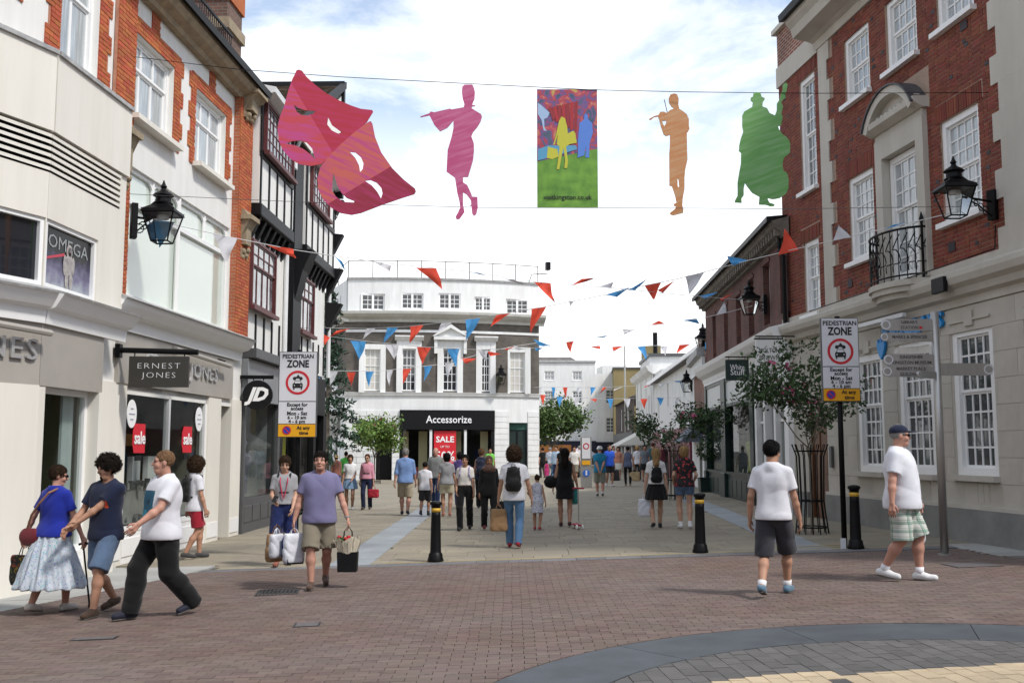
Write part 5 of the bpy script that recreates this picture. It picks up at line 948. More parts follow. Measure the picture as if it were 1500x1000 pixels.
def zone_sign(px, py, top, bot, label, w=.64, Hb=1.40, rz=0.0):
    g0 = ground(px, py); e = empty('zone_sign', tuple(g0), rz, label, 'road sign', 'pedestrian zone signs'); zt = at(px, top, g0[1])[2] - g0[2]; zb = zt - Hb
    MB().tube([(0, .09, -.05), (0, .09, zt + .04)], .042, 10).build('pole', m_blackm, e, smooth=True); bevel(MB().box(-w / 2, w / 2, -.02, .045, zb, zt).build('back_panel', m_dgrey, e), .012)
    y = -.026; hs = (.60, .29, .105); z1 = zt - .015; a_ = w / 2 - .015
    zz = [zt - .012, zt - Hb * .585, zt - Hb * .845, zb + .012]
    top_ = bevel(MB().box(-a_, a_, y, -.0195, zz[1] + .008, zz[0]).build('zone_plate', m_sign_w, e), .004); mid = MB().box(-a_, a_, y, -.0195, zz[2] + .006, zz[1] - .006).build('hours_plate', m_sign_w, e); low = MB().box(-a_, a_, y, -.0195, zz[3], zz[2] - .006).build('waiting_plate', m_sign_y, e)
    t_ = lambda s, sz, z, p, **k: text(s, sz, m_ink, p, (k.pop('x', 0), y - .003, z), depth=.0015, **k)
    t_('PEDESTRIAN', .10, zt - .085, top_, width=.53, bold=.002); t_('ZONE', .17, zt - .215, top_, width=.38, bold=.006)
    cz = zt - .53; ring_mb(0, cz, .165, .205, y - .004, y).build('ring', m_sign_r, top_)
    car = MB(); car.prism([(-.085, cz - .09), (.085, cz - .09), (.085, cz - .02), (.065, cz - .01), (.05, cz + .035), (-.05, cz + .035), (-.065, cz - .01), (-.085, cz - .02)], y - .004, y).build('car_symbol', m_ink, top_); MB().box(-.05, .05, y - .006, y - .0045, cz - .012, cz + .024).build('car_window', m_sign_w, top_)
    for x in (-.075, .055): MB().box(x, x + .022, y - .004, y, cz - .12, cz - .09).build('car_wheel', m_ink, top_)
    for x in (-.055, .055): MB().ell((x, y - .002, cz - .05), (.014, .003, .014), 8, 5).build('car_lamp', m_sign_w, top_)
    mo = MB().prism([(-.07, cz + .07), (-.03, cz + .07), (.03, cz + .07), (.08, cz + .075), (.03, cz + .105), (.015, cz + .13), (-.005, cz + .13), (-.02, cz + .10), (-.06, cz + .095)], y - .004, y).build('motorcycle_symbol', m_ink, top_)
    for x in (-.055, .055): MB().ell((x, y - .002, cz + .07), (.03, .003, .03), 12, 6).build('motorcycle_wheel', m_ink, mo)
    z = zz[1]; hh = (zz[1] - zz[2])
    for s, q, sz in (('Except for', .14, .083), ('access', .31, .083), ('Mon - Sat', .53, .088), ('6 - 10 am', .71, .083), ('4 - 6 pm', .89, .083)): t_(s, sz, z - hh * q, mid, bold=.002)
    zc = (zz[2] + zz[3]) / 2; t_('At any', .085, zc + .04, low, x=.11, bold=.002); t_('time', .085, zc - .045, low, x=.12, bold=.002)
    MB().prism(disc((-.17, zc), .068), y - .003, y - .0005).build('no_waiting_disc', m_sign_b, low); ring_mb(-.17, zc, .056, .074, y - .005, y - .003).build('ring', m_sign_r, low); MB().box(-.062, .062, -.001, .001, -.008, .008).build('slash', m_sign_r, low, loc=(-.17, y - .005, zc), rot=(0, R(45), 0))
    return e
zone_sign(431, 815, 515, 641, 'pedestrian zone sign on black post in front of the sports shop', w=.66, Hb=1.46)
zone_sign(1240, 803, 466, 588, 'pedestrian zone sign on black post beside the small flowering tree', w=.60, Hb=1.32)
e = bpy.data.objects['zone_sign.001']; MB().box(-.10, -.02, -.05, -.03, .0, .16).build('post_label', m_sign_w, e)
def bollard(px, py, hgt, label):
    g0 = ground(px, py); e = empty('bollard', tuple(g0), 0, label, 'bollard', 'black and gold bollards'); s = hgt / .92
    MB().lathe([(.125, -.02), (.125, .03), (.112, .06), (.105, .12), (.090, .135), (.085, .15), (.072, .70 * s), (.072, .755 * s)], n=20).build('shaft', m_blackm, e, smooth=True)
    MB().lathe([(.0735, .755 * s), (.0735, .815 * s)], n=20).build('band', M('gold_band', (.60, .36, .04), .5), e, smooth=True)
    MB().lathe([(.072, .815 * s), (.074, .85 * s), (.092, .87 * s), (.098, .885 * s), (.092, .905 * s), (.05, .92 * s), (.01, .925 * s)], n=20).build('cap', m_blackm, e, smooth=True); return e
bollard(638, 822, .92, 'black bollard with gold band standing alone in the street centre'); bollard(1026, 809, .92, 'black bollard with gold band left of the man in dark shorts'); bollard(1254, 803, .97, 'black bollard with gold band at the foot of the zone sign')
g0 = ground(1384, 812); fp = empty('fingerpost', tuple(g0), 0, 'brushed steel fingerpost with direction arms in front of the bank', 'signpost'); m_brush = M('brushed_steel', (.42, .41, .39), .38, metal=.75, var=.08, scale=30, stretch=(1, 1, .1))
zt = at(1370, 457, g0[1])[2] - g0[2]; MB().tube([(0, 0, 0), (0, 0, zt)], .056, 16).build('pole', m_brush, fp, smooth=True); MB().lathe([(.10, -.01), (.10, .012), (.06, .02)], n=20).build('base_plate', m_brush, fp)
m_etch = M('etched_grey', (.07, .068, .065), .5)
for k, (py, ang, ln, hh, l1, l2) in enumerate(((476, 180, .80, .17, 'LIBRARY', 'STATION'), (494, 182, .82, .13, 'MARKS & SPENCER', None), (511, 140, .62, .11, None, None), (527, 180, .78, .17, 'KINGFISHER', 'KINGSTON MUSEUM'), (544, 180, .80, .16, 'MARKET PLACE', 'GUILDHALL'), (541, 0, .82, .18, None, None), (550, 215, .5, .1, None, None))):
    z = at(1372, py, g0[1])[2] - g0[2]; left = 90 < ang < 270; rz = R(ang - 180 if left else ang); sg = -1 if left else 1
    am = MB(); x0, x1 = .045, ln; am.prism([(sg * x, zz) for x, zz in ((x0, -hh / 2), (x1 - hh / 2, -hh / 2), (x1 - hh * .15, -hh * .35), (x1, 0), (x1 - hh * .15, hh * .35), (x1 - hh / 2, hh / 2), (x0, hh / 2))][::sg], -.012, .012); ao = am.build('direction_arm', m_brush, fp, loc=(0, -.02, z), rot=(0, 0, rz))
    ring_mb(sg * (x1 - hh * .42), 0, hh * .30, hh * .40, -.016, -.012, 20).build('arrow_ring', m_sign_w, ao)
    if l1 == 'LIBRARY': MB().box(sg * .22 - .02, sg * .22 + .02, -.0155, -.0125, -.06, -.022).build('rail_symbol', m_sign_r, ao)
    if l1: text(l1, .062, m_etch, ao, (sg * (ln * .48), -.0145, .038 if l2 else 0), depth=.0012, bold=.001); 
    if l2: text(l2, .062, m_etch, ao, (sg * (ln * .48), -.0145, -.042), depth=.0012, bold=.001)
# far sign panel, lamp column, planters
g0 = ground(859, 714); e = empty('sign_panel', tuple(g0), 0, 'tall grey metal panel with round road signs far down the street', 'road sign'); s = g0[1] / 1500
MB().box(-8 * s, 8 * s, 0, .2, 0, 73 * s).build('panel', m_brush, e); MB().box(-6 * s, 6 * s, -.03, -.002, 42 * s, 72 * s).build('plate', m_sign_w, e); ring_mb(0, 60 * s, 3.2 * s, 4.6 * s, -.04, -.03, 20).build('ring', m_sign_r, e); MB().box(-6 * s, 6 * s, -.035, -.002, 33 * s, 39 * s).build('waiting_plate', m_sign_y, e); MB().prism(disc((0, 21 * s), 5 * s), -.04, -.002).build('blue_disc', M('disc_blue', (.02, .12, .5), .5), e); MB().box(-1.2 * s, 1.2 * s, -.05, -.041, 18 * s, 25 * s).build('figure_symbol', m_sign_w, e)
p0 = at(917, 690, 82); e = empty('lamp_column', tuple(p0), 0, 'tall thin grey lamp column at the far end of the street', 'lamp post'); MB().tube([(0, 0, 0), (0, 0, 10)], .10, 8, .06).build('column', m_brush, e); MB().box(.02, .6, -.2, .1, 4.1, 5.2).build('black_sign', m_black, e)
def planter(px, py, w, hgt, label, plant=True):
    g0 = ground(px, py); e = empty('planter', tuple(g0), 0, label, 'planter'); bevel(MB().prism([(-w * .46, 0), (w * .46, 0), (w * .5, hgt), (-w * .5, hgt)], -w * .4, w * .4).build('box', m_green, e), .01); MB().box(-w * .53, w * .53, -w * .43, w * .43, hgt * .9, hgt).build('rim', m_green, e)
    if plant: leaves(e, [((0, 0, hgt + .95), (.42, .42, .38))], 420, .055, m_leaf_d, 'foliage'); MB().tube([(0, 0, hgt * .8), (.02, 0, hgt + .7)], .025, 6).build('stem', m_bark, e)
m_leaf = M('leaf_green', (.075, .125, .035), .6, rnd=.45, hue=.02, spec=.3); m_leaf_d = M('leaf_dark', (.045, .085, .028), .55, rnd=.5, hue=.02, spec=.3); m_leaf_l = M('leaf_light', (.12, .19, .04), .6, rnd=.4, hue=.025, spec=.3); m_con = M('conifer_green', (.022, .05, .028), .7, rnd=.5); m_bark = M('bark', (.19, .16, .125), .9, var=.3, scale=12, bump=.4, bscale=40); m_pink = M('pink_blossom', (.55, .10, .22), .6, rnd=.3)
def leafmesh(pts, size, rng, asp=.5):
    n = len(pts); a = rng.normal(size=(n, 3)); a /= np.linalg.norm(a, axis=1)[:, None]; b_ = np.cross(a, rng.normal(size=(n, 3))); b_ /= np.linalg.norm(b_, axis=1)[:, None]; c_ = np.cross(a, b_)
    s = size * rng.uniform(.6, 1.3, (n, 1)); P = np.asarray(pts)
    v = np.stack([P - a * s, P + b_ * s * asp + c_ * s * .15, P + a * s, P - b_ * s * asp + c_ * s * .15], 1).reshape(-1, 3); f = np.arange(4 * n).reshape(-1, 4)
    mb = MB(); mb.v = [tuple(x) for x in v.tolist()]; mb.f = [tuple(x) for x in f.tolist()]; mb.m = [0] * n; return mb
def leaves(root, ells, n, size, mat, name='crown', seed=1):
    rng = np.random.default_rng(seed); pts = []
    for c_, r_ in ells:
        d = rng.normal(size=(n // len(ells), 3)); d /= np.linalg.norm(d, axis=1)[:, None]; pts.append(np.array(c_) + d * np.array(r_) * rng.uniform(.35, 1.0, (len(d), 1)) ** .5)
    return leafmesh(np.concatenate(pts), size, rng).build(name, mat, root)
def grow(root, base, hgt, spread, stems, nleaf, leaf, mats, seed, trunk_r=.05, fork=.45, up=.8, blossoms=0, name='crown', clump=.10, env=None):
    """open tree: stems fork twice, leaves sit in clumps along the twigs"""
    rng = np.random.default_rng(seed); wood = MB(); tips = []
    def branch(p, d, L, r0, lvl):
        pts = [p]; q = np.array(p, float); dd = np.array(d, float)
        for k in range(4): dd = dd + rng.normal(size=3) * .16; dd[2] += .06 * up; dd /= np.linalg.norm(dd); q = q + dd * L / 4; pts.append(tuple(q))
        inside = lambda t_: env is None or ((t_[0] - env[0]) / env[2]) ** 2 + (t_[1] / env[2]) ** 2 + ((t_[2] - env[1]) / env[3]) ** 2 < 1.0
        if lvl < 2 and not inside(pts[-1]): pts = [q_ for q_ in pts if inside(q_)]
        if len(pts) < 2: return
        wood.tube(pts, r0, 5, r0 * .5)
        if lvl > 0:
            for j in range(3 if lvl > 1 else 3):
                t_ = min(rng.integers(2, 5), len(pts) - 1); o = np.array(pts[t_]); nd = dd + rng.normal(size=3) * np.array((.62, .62, .34)) * spread; nd[2] = abs(nd[2]) * .7 + .14 * up; nd /= np.linalg.norm(nd); branch(tuple(o), nd, L * rng.uniform(.6, .85), r0 * .45, lvl - 1)
        if lvl <= 1:
            for t_ in pts[1:]: tips.append(np.array(t_))
            tips.append(np.array(pts[-1])); 
    wood.tube([base, (base[0] + .01, base[1], base[2] + hgt * fork * .5), (base[0] - .01, base[1] + .01, base[2] + hgt * fork)], trunk_r, 7, trunk_r * .8)
    for k in range(stems):
        a_ = 2 * math.pi * k / stems + rng.uniform(-.4, .4); s_ = .45 * spread; branch((base[0], base[1], base[2] + hgt * fork * rng.uniform(.8, 1)), (math.cos(a_) * s_, math.sin(a_) * s_, 1), hgt * (1 - fork) * .58, trunk_r * .5, 2)
    wood.build('trunk', m_bark, root); T = np.array(tips); zmax = T[:, 2].max(); k = (base[2] + hgt * .97 - (base[2] + hgt * fork)) / max(.1, zmax - (base[2] + hgt * fork))
    P = T[rng.integers(0, len(T), nleaf)] + rng.normal(size=(nleaf, 3)) * clump; leafmesh(P, leaf, rng).build(name, mats, root)
    if blossoms: Q = T[rng.integers(0, len(T), blossoms)]; P = (Q[:, None, :] + rng.normal(size=(blossoms, 14, 3)) * .045 + np.array((0, 0, .08))).reshape(-1, 3); leafmesh(P, leaf * .7, rng, .9).build('blossom', m_pink, root)
def guard(root, base, w, hgt):
    gr_ = None; n = 14
    for z, r_ in ((.12, w * .5), (hgt * .38, w * .40), (hgt * .96, w * .46)): MB().tube([(base[0] + r_ * math.cos(t), base[1] + r_ * math.sin(t), base[2] + z) for t in np.linspace(0, 2 * math.pi, 17)], .014, 5).build('hoop', m_blackm, root)
    return n
def tree_guard(base, w, hgt, label):
    e = empty('tree_guard', tuple(base), 0, label, 'tree guard', 'black iron tree guards'); n = guard(e, (0, 0, 0), w, hgt)
    for k in range(n):
        t = 2 * math.pi * k / n; MB().tube([(w * .53 * math.cos(t), w * .53 * math.sin(t), 0), (w * .40 * math.cos(t), w * .40 * math.sin(t), hgt * .38), (w * .44 * math.cos(t), w * .44 * math.sin(t), hgt * .9), (w * .58 * math.cos(t), w * .58 * math.sin(t), hgt * 1.04)], .011, 5).build('bar', m_blackm, e)
b1 = ground(1190, 781); tr = empty('flowering_tree', tuple(b1), 0, 'small flowering tree in an iron guard before the bank door', 'tree'); grow(tr, (0, 0, 0), 3.7, 1.7, 5, 3300, .048, m_leaf_d, 5, .030, .42, .9, blossoms=9, clump=.085, env=(.12, 2.55, 1.5, 1.12)); tree_guard(b1, .56, 1.55, 'tall black iron tree guard beside the bank door')
b2 = ground(989, 731); tr = empty('flowering_tree', tuple(b2), 0, 'small dark tree in a guard beside the woman in floral shirt', 'tree'); grow(tr, (0, 0, 0), 3.3, 1.5, 5, 2500, .06, m_leaf_d, 11, .032, .42, .9, blossoms=5, clump=.09); tree_guard(b2, .62, 1.55, 'black iron tree guard behind the woman in floral shirt')
p = ground(548, 708); tr = empty('street_tree', tuple(p), 0, 'round green street tree in front of the bow-fronted building', 'tree'); grow(tr, (0, 0, 0), 3.75, .9, 6, 4200, .11, m_leaf_l, 3, .045, .42, .6, blossoms=14, clump=.20); tree_guard(p, .7, 1.6, 'dark tree guard under the round tree by the accessories shop')
p = at(808, 690, 86); tr = empty('street_tree', tuple(p), 0, 'bushy green tree beside the far market stall', 'tree'); grow(tr, (0, 0, 0), 5.6, 1.25, 7, 5200, .17, m_leaf, 8, .08, .38, .5, clump=.36)
p = at(478, 700, 44); tr = empty('conifer', (p[0], p[1], -.2), 0, 'dark conifer rising beyond the half-timbered building', 'tree'); MB().tube([(0, 0, 0), (0, 0, 8.6)], .14, 7, .03).build('trunk', m_bark, tr); rng = np.random.default_rng(4); P = []
for k in range(120):
    z = 1.5 + 7.2 * (k / 120); L = (1 - k / 125) * 1.9 * rng.uniform(.6, 1.1) + .15; a_ = rng.uniform(0, 6.28)
    for j in range(26): t_ = rng.uniform(.15, 1); P.append((L * t_ * math.cos(a_) + rng.normal() * .09, L * t_ * math.sin(a_) + rng.normal() * .09, z - t_ * L * .28 + rng.normal() * .06))
leafmesh(np.array(P), .13, rng, .35).build('crown', m_con, tr)
planter(1037, 720, .62, .5, 'dark green planter with clipped bush by the green shopfront'); planter(568, 700, 1.1, .5, 'low black planter before the accessories shop', False)
# ------------------------------------------------------------------ hanging festival cut-outs
def cutout(name, outline, holes, Y, mat, label, cat, off, sc, thick=.012, group=None):
    P = lambda q: at(off[0] + q[0] / sc, off[1] + q[1] / sc, Y)
    c0 = P(np.mean(outline, 0)); e = empty(name, tuple(c0), 0, label, cat, group); cu_ = bpy.data.curves.new(name, 'CURVE'); cu_.dimensions = '2D'; cu_.fill_mode = 'BOTH'; cu_.extrude = thick
    for lp in [outline] + holes:
        sp_ = cu_.splines.new('POLY'); sp_.points.add(len(lp) - 1); sp_.use_cyclic_u = True
        for i, q in enumerate(lp): w_ = P(q) - c0; sp_.points[i].co = (w_[0], w_[2], 0, 1)
    o = bpy.data.objects.new('tmp', cu_); me = bpy.data.meshes.new_from_object(o); bpy.data.objects.remove(o); me.materials.clear(); me.materials.append(mat)
    link('board', me, e, rot=(R(90), 0, 0)); return e
def streak(name, c1, c2, ang=20, scale=3.0, split=None, c3=None, c4=None):
    """printed board: slanted brush streaks, optionally a second colour pair across a slanted line"""
    m = bpy.data.materials.new(name); m.use_nodes = True; t = m.node_tree; p = t.nodes['Principled BSDF']; p.inputs['Roughness'].default_value = .55
    tcn = N(t, 'ShaderNodeTexCoord'); mp = N(t, 'ShaderNodeMapping'); mp.inputs['Rotation'].default_value = (0, 0, R(-ang)); t.links.new(tcn.outputs['Object'], mp.inputs[0]); m2 = N(t, 'ShaderNodeMapping'); m2.inputs['Scale'].default_value = (.55, 5, 1); t.links.new(mp.outputs[0], m2.inputs[0]); mp = m2; n = N(t, 'ShaderNodeTexNoise'); n.inputs['Scale'].default_value = scale; n.inputs['Detail'].default_value = 4; t.links.new(mp.outputs[0], n.inputs[0])
    def ramp(a, b_):
        r_ = N(t, 'ShaderNodeValToRGB'); r_.color_ramp.elements[0].position = .42; r_.color_ramp.elements[1].position = .62; r_.color_ramp.elements[0].color = a + (1,); r_.color_ramp.elements[1].color = b_ + (1,); t.links.new(n.outputs[0], r_.inputs[0]); return r_.outputs[0]
    c = ramp(c1, c2)
    if split:
        s = N(t, 'ShaderNodeSeparateXYZ'); t.links.new(tcn.outputs['Object'], s.inputs[0]); a = N(t, 'ShaderNodeMath', operation='MULTIPLY_ADD'); a.inputs[1].default_value = split[0]; t.links.new(s.outputs[0], a.inputs[0]); b_ = N(t, 'ShaderNodeMath', operation='MULTIPLY'); b_.inputs[1].default_value = split[1]; t.links.new(s.outputs[1], b_.inputs[0]); t.links.new(b_.outputs[0], a.inputs[2])
        gt_ = N(t, 'ShaderNodeMath', operation='GREATER_THAN'); gt_.inputs[1].default_value = split[2]; t.links.new(a.outputs[0], gt_.inputs[0]); mx_ = N(t, 'ShaderNodeMix', data_type='RGBA'); t.links.new(gt_.outputs[0], mx_.inputs['Factor']); t.links.new(c, mx_.inputs['A']); t.links.new(ramp(c3, c4), mx_.inputs['B']); c = mx_.outputs['Result']
    t.links.new(c, p.inputs['Base Color']); return m
YC = 16.4
sad = [(165,33),(185,40),(215,80),(270,130),(330,178),(420,228),(500,262),(560,282),(632,290),(638,300),(598,365),(520,440),(440,510),(360,585),(310,635),(240,645),(170,635),(110,600),(60,540),(35,480),(30,400),(45,330),(70,270),(100,160),(125,90),(143,55),(150,38)]
sadh = [[(133,257),(160,275),(200,290),(275,297),(255,315),(220,325),(180,322),(150,300)], [(350,335),(375,385),(440,432),(415,440),(375,420),(345,380)], [(80,503),(125,487),(175,483),(215,497),(250,535),(270,605),(235,568),(190,535),(140,515)]]
hap = [(622,360),(633,375),(650,460),(690,560),(760,660),(830,730),(905,790),(910,808),(900,825),(820,850),(690,895),(560,945),(500,957),(430,945),(370,910),(320,860),(290,800),(283,730),(300,660),(350,590),(430,510),(520,430),(600,370)]
haph = [[(488,555),(525,560),(560,590),(577,630),(572,665),(555,685),(548,640),(525,595)], [(585,740),(620,735),(660,752),(690,785),(698,820),(688,852),(665,810),(630,770)], [(385,690),(378,760),(375,800),(400,840),(450,875),(515,878),(520,870),(470,850),(435,815),(410,770),(395,720)]]
M_sad = streak('sad_mask_print', (.52, .055, .075), (.50, .06, .23), -10, 3, (1, .60, -.10), (.42, .02, .045), (.45, .025, .085)); M_hap = streak('happy_mask_print', (.55, .11, .09), (.48, .06, .19), -25, 3, (.52, -.85, .12), (.28, .016, .04), (.36, .024, .09))
cutout('theatre_mask', sad, sadh, YC, M_sad, 'large crimson frowning theatre mask board hung from the wire', 'mask', (400, 95), 4.35, group='hanging festival boards'); cutout('theatre_mask', hap, haph, YC - .05, M_hap, 'large crimson smiling theatre mask board overlapping the frowning one', 'mask', (400, 95), 4.35, group='hanging festival boards')
flu = [(320,60),(335,45),(390,45),(400,65),(408,95),(405,145),(395,165),(388,188),(408,188),(408,194),(388,196),(385,210),(450,250),(457,268),(448,300),(425,340),(395,375),(383,405),(400,450),(402,500),(395,570),(360,688),(325,688),(325,725),(355,745),(385,810),(388,825),(425,827),(428,900),(418,945),(400,960),(388,940),(385,890),(372,888),(382,880),(380,850),(350,810),(325,795),(325,880),(335,930),(315,960),(300,980),(280,983),(273,965),(290,935),(305,900),(300,860),(285,800),(270,700),(265,690),(210,650),(218,500),(245,410),(258,350),(258,295),(215,345),(165,370),(125,325),(95,265),(90,258),(28,272),(28,267),(90,245),(100,232),(125,238),(235,212),(245,218),(330,203),(335,180),(322,140),(317,100)]
vio = [(210,70),(235,62),(258,68),(270,100),(268,145),(275,175),(300,190),(330,215),(345,250),(345,300),(350,320),(340,340),(330,350),(332,480),(335,545),(318,620),(313,680),(313,760),(300,830),(297,880),(305,910),(303,935),(270,943),(235,953),(205,945),(210,932),(245,905),(250,888),(235,880),(237,868),(255,862),(245,810),(222,740),(203,735),(202,500),(207,440),(207,365),(178,373),(160,360),(140,300),(130,260),(120,230),(90,235),(65,255),(53,250),(60,245),(90,228),(122,220),(135,197),(160,195),(182,205),(210,182),(240,172),(220,160),(200,130),(198,95)]
bas = [(455,38),(470,35),(480,45),(475,80),(462,130),(465,145),(440,165),(432,185),(445,210),(440,235),(432,260),(443,290),(430,355),(408,360),(415,385),(440,420),(470,440),(495,475),(500,510),(497,560),(475,578),(450,600),(440,650),(450,695),(475,710),(487,760),(485,830),(465,870),(420,900),(370,908),(335,900),(330,910),(345,935),(380,945),(382,957),(355,962),(320,950),(265,948),(270,890),(215,860),(180,815),(160,785),(150,830),(150,880),(132,905),(135,935),(85,932),(85,918),(105,880),(105,780),(115,720),(130,640),(132,560),(115,545),(118,500),(130,450),(148,400),(140,360),(140,280),(155,250),(215,215),(220,180),(203,165),(205,145),(220,140),(225,110),(245,105),(275,110),(285,140),(308,150),(305,165),(293,180),(290,212),(325,225),(345,262),(385,280),(400,240),(400,190),(425,150),(430,120),(445,85),(445,50)]
cutout('flautist_board', flu, [], YC, streak('pink_print', (.46, .065, .18), (.52, .13, .26)), 'pink silhouette board of a flute player hung from the wire', 'silhouette board', (610, 115), 4.76, group='hanging festival boards')
vb = cutout('violinist_board', vio, [[(148,262),(180,260),(178,280),(165,302),(155,285)], [(262,680),(270,690),(275,740),(268,750),(262,735)]], YC, streak('orange_print', (.50, .21, .075), (.52, .29, .14)), 'orange silhouette board of a violin player hung from the wire', 'silhouette board', (940, 125), 5.0, group='hanging festival boards')
c0 = Vector(vb.location); MB().tube([Vector(at(940 + 165 / 5, 125 + 105 / 5, YC)) - c0, Vector(at(940 + 187 / 5, 125 + 200 / 5, YC)) - c0], .006, 5).build('bow', MATS.get('orange_print') or m_blackm, vb)
cutout('bassist_board', bas, [], YC - .3, streak('green_print', (.12, .32, .075), (.19, .38, .14)), 'green silhouette board of a double bass player beside the bank', 'silhouette board', (1060, 115), 5.13, group='hanging festival boards')
# printed banner
bp_ = [at(787, 131, YC), at(875, 133, YC), at(875.5, 305, YC), at(787, 304, YC)]; b0 = bp_[3]; bn = empty('festival_banner', tuple(b0), 0, 'tall printed banner with green lawn, yellow and blue figures and web address', 'banner', 'hanging festival boards'); BW, BH = bp_[1][0] - bp_[0][0], bp_[0][2] - b0[2]
def banner_mat():
    m = bpy.data.materials.new('banner_print'); m.use_nodes = True; t = m.node_tree; p = t.nodes['Principled BSDF']; p.inputs['Roughness'].default_value = .5
    tcn = N(t, 'ShaderNodeTexCoord'); s = N(t, 'ShaderNodeSeparateXYZ'); t.links.new(tcn.outputs['Object'], s.inputs[0]); n = N(t, 'ShaderNodeTexNoise'); n.inputs['Scale'].default_value = 5; n.inputs['Detail'].default_value = 5; t.links.new(tcn.outputs['Object'], n.inputs[0])
    gr_ = N(t, 'ShaderNodeValToRGB'); gr_.color_ramp.elements[0].position = .3; gr_.color_ramp.elements[0].color = (.07, .20, .02, 1); gr_.color_ramp.elements[1].position = .75; gr_.color_ramp.elements[1].color = (.20, .40, .045, 1); t.links.new(n.outputs[0], gr_.inputs[0])
    vo = N(t, 'ShaderNodeTexNoise'); vo.inputs['Scale'].default_value = 3.2; vo.inputs['Distortion'].default_value = 2.5; t.links.new(tcn.outputs['Object'], vo.inputs[0]); cr_ = N(t, 'ShaderNodeValToRGB'); e = cr_.color_ramp.elements; e[0].position = .2; e[0].color = (.03, .05, .20, 1); e[1].position = .85; e[1].color = (.6, .45, .05, 1)
    for q, c in ((.38, (.06, .10, .13)), (.46, (.16, .08, .26)), (.53, (.35, .04, .05)), (.62, (.5, .10, .12)), (.7, (.45, .30, .10))): k = e.new(q); k.color = c + (1,)
    t.links.new(vo.outputs[0], cr_.inputs[0])
    ln = N(t, 'ShaderNodeMath', operation='MULTIPLY_ADD'); ln.inputs[1].default_value = -.22; t.links.new(s.outputs[0], ln.inputs[0]); t.links.new(s.outputs[2], ln.inputs[2]); gt_ = N(t, 'ShaderNodeMath', operation='GREATER_THAN'); gt_.inputs[1].default_value = BH * .385; t.links.new(ln.outputs[0], gt_.inputs[0])
    mx_ = N(t, 'ShaderNodeMix', data_type='RGBA'); t.links.new(gt_.outputs[0], mx_.inputs['Factor']); t.links.new(gr_.outputs[0], mx_.inputs['A']); t.links.new(cr_.outputs[0], mx_.inputs['B']); t.links.new(mx_.outputs['Result'], p.inputs['Base Color']); return m
cl = MB(); nu, nv = 8, 16; cl.add([(BW * i / nu, .004 * math.sin(i * 1.3 + j * .35), BH * j / nv) for j in range(nv + 1) for i in range(nu + 1)], [(j * 9 + i, j * 9 + i + 1, j * 9 + 10 + i, j * 9 + 9 + i) for j in range(nv) for i in range(nu)]); cl.build('cloth', banner_mat(), bn, smooth=True)
B2 = lambda pts: [((x - 38) / 485 * BW, (970 - y) / 940 * BH) for x, y in pts]
m_yel = M('print_yellow', (.52, .50, .05), .5); m_blu = M('print_blue', (.10, .22, .62), .5)
def decal(pts, mat, name, y=-.0075): q = B2(pts)[::-1]; return MB().add([(x, y, z) for x, z in q], [tuple(range(len(q)))]).build(name, mat, bn)
decal([(215,285),(235,250),(262,262),(280,330),(285,385),(325,365),(340,370),(335,395),(355,440),(355,460),(300,470),(270,490),(285,600),(278,660),(255,660),(262,600),(250,500),(235,560),(215,670),(195,670),(205,600),(218,490),(195,470),(205,390),(180,470),(165,480),(190,400),(200,350)], m_yel, 'yellow_figure'); decal([(125,490),(200,510),(210,570),(160,590),(115,580)], m_yel, 'yellow_bag'); decal([(305,385),(345,380),(355,460),(300,470)], m_yel, 'yellow_bag', -.008)
decal([(418,240),(430,226),(447,240),(448,270),(480,300),(487,380),(460,460),(455,560),(455,577),(425,577),(430,480),(415,560),(362,577),(365,530),(365,450),(380,300),(415,275)], m_blu, 'blue_figure'); decal([(45,510),(130,480),(350,480),(360,510),(200,560),(45,600)], M('print_water', (.10, .32, .50), .5), 'painted_water', -.0062); decal([(45,140),(75,160),(140,220),(120,260),(95,270),(98,340),(118,365),(90,362),(75,280),(45,230)], M('print_pale_blue', (.35, .48, .68), .5), 'painted_dancer', -.0068)
for k in range(7): decal([(130 + k * 35, 180 - k * 8), (160 + k * 35, 170 - k * 8), (190 + k * 28, 270 + k * 16), (165 + k * 28, 280 + k * 16)], M('print_curtain%d' % (k % 2), (.28 + .1 * (k % 2), .03, .035), .5), 'painted_curtain', -.0058)
text('visitkingston.co.uk', .12, m_ink, bn, (BW * .5, -.008, BH * .085), width=BW * .80, depth=.001, bold=.0008)
# wires carrying the boards
def wire(name, pts, r_, mat, label, cat, group=None): c0 = Vector(pts[0]); e = MB().tube([Vector(q) - c0 for q in pts], r_, 5).build(name, mat, None, loc=c0); return tag(e, label, cat, group)
up_ = [(184, 82, 16.7), (350, 102, 16.5), (500, 113, 16.4), (690, 123, 16.4), (870, 132, 16.4), (1010, 135, 16.3), (1200, 137, 16.0), (1448, 136, 15.55)]; lo_ = [(184, 284, 16.8), (350, 292, 16.5), (490, 298, 16.4), (700, 304, 16.4), (1000, 305, 16.3), (1160, 306, 16.0), (1452, 302, 15.55)]
wire('span_wire', [at(*q) for q in up_], .006, m_blackm, 'thin upper wire carrying the hanging festival boards across the street', 'wire', 'wires across the street'); wire('span_wire', [at(*q) for q in lo_], .005, m_dgrey, 'thin lower wire steadying the hanging festival boards', 'wire', 'wires across the street')
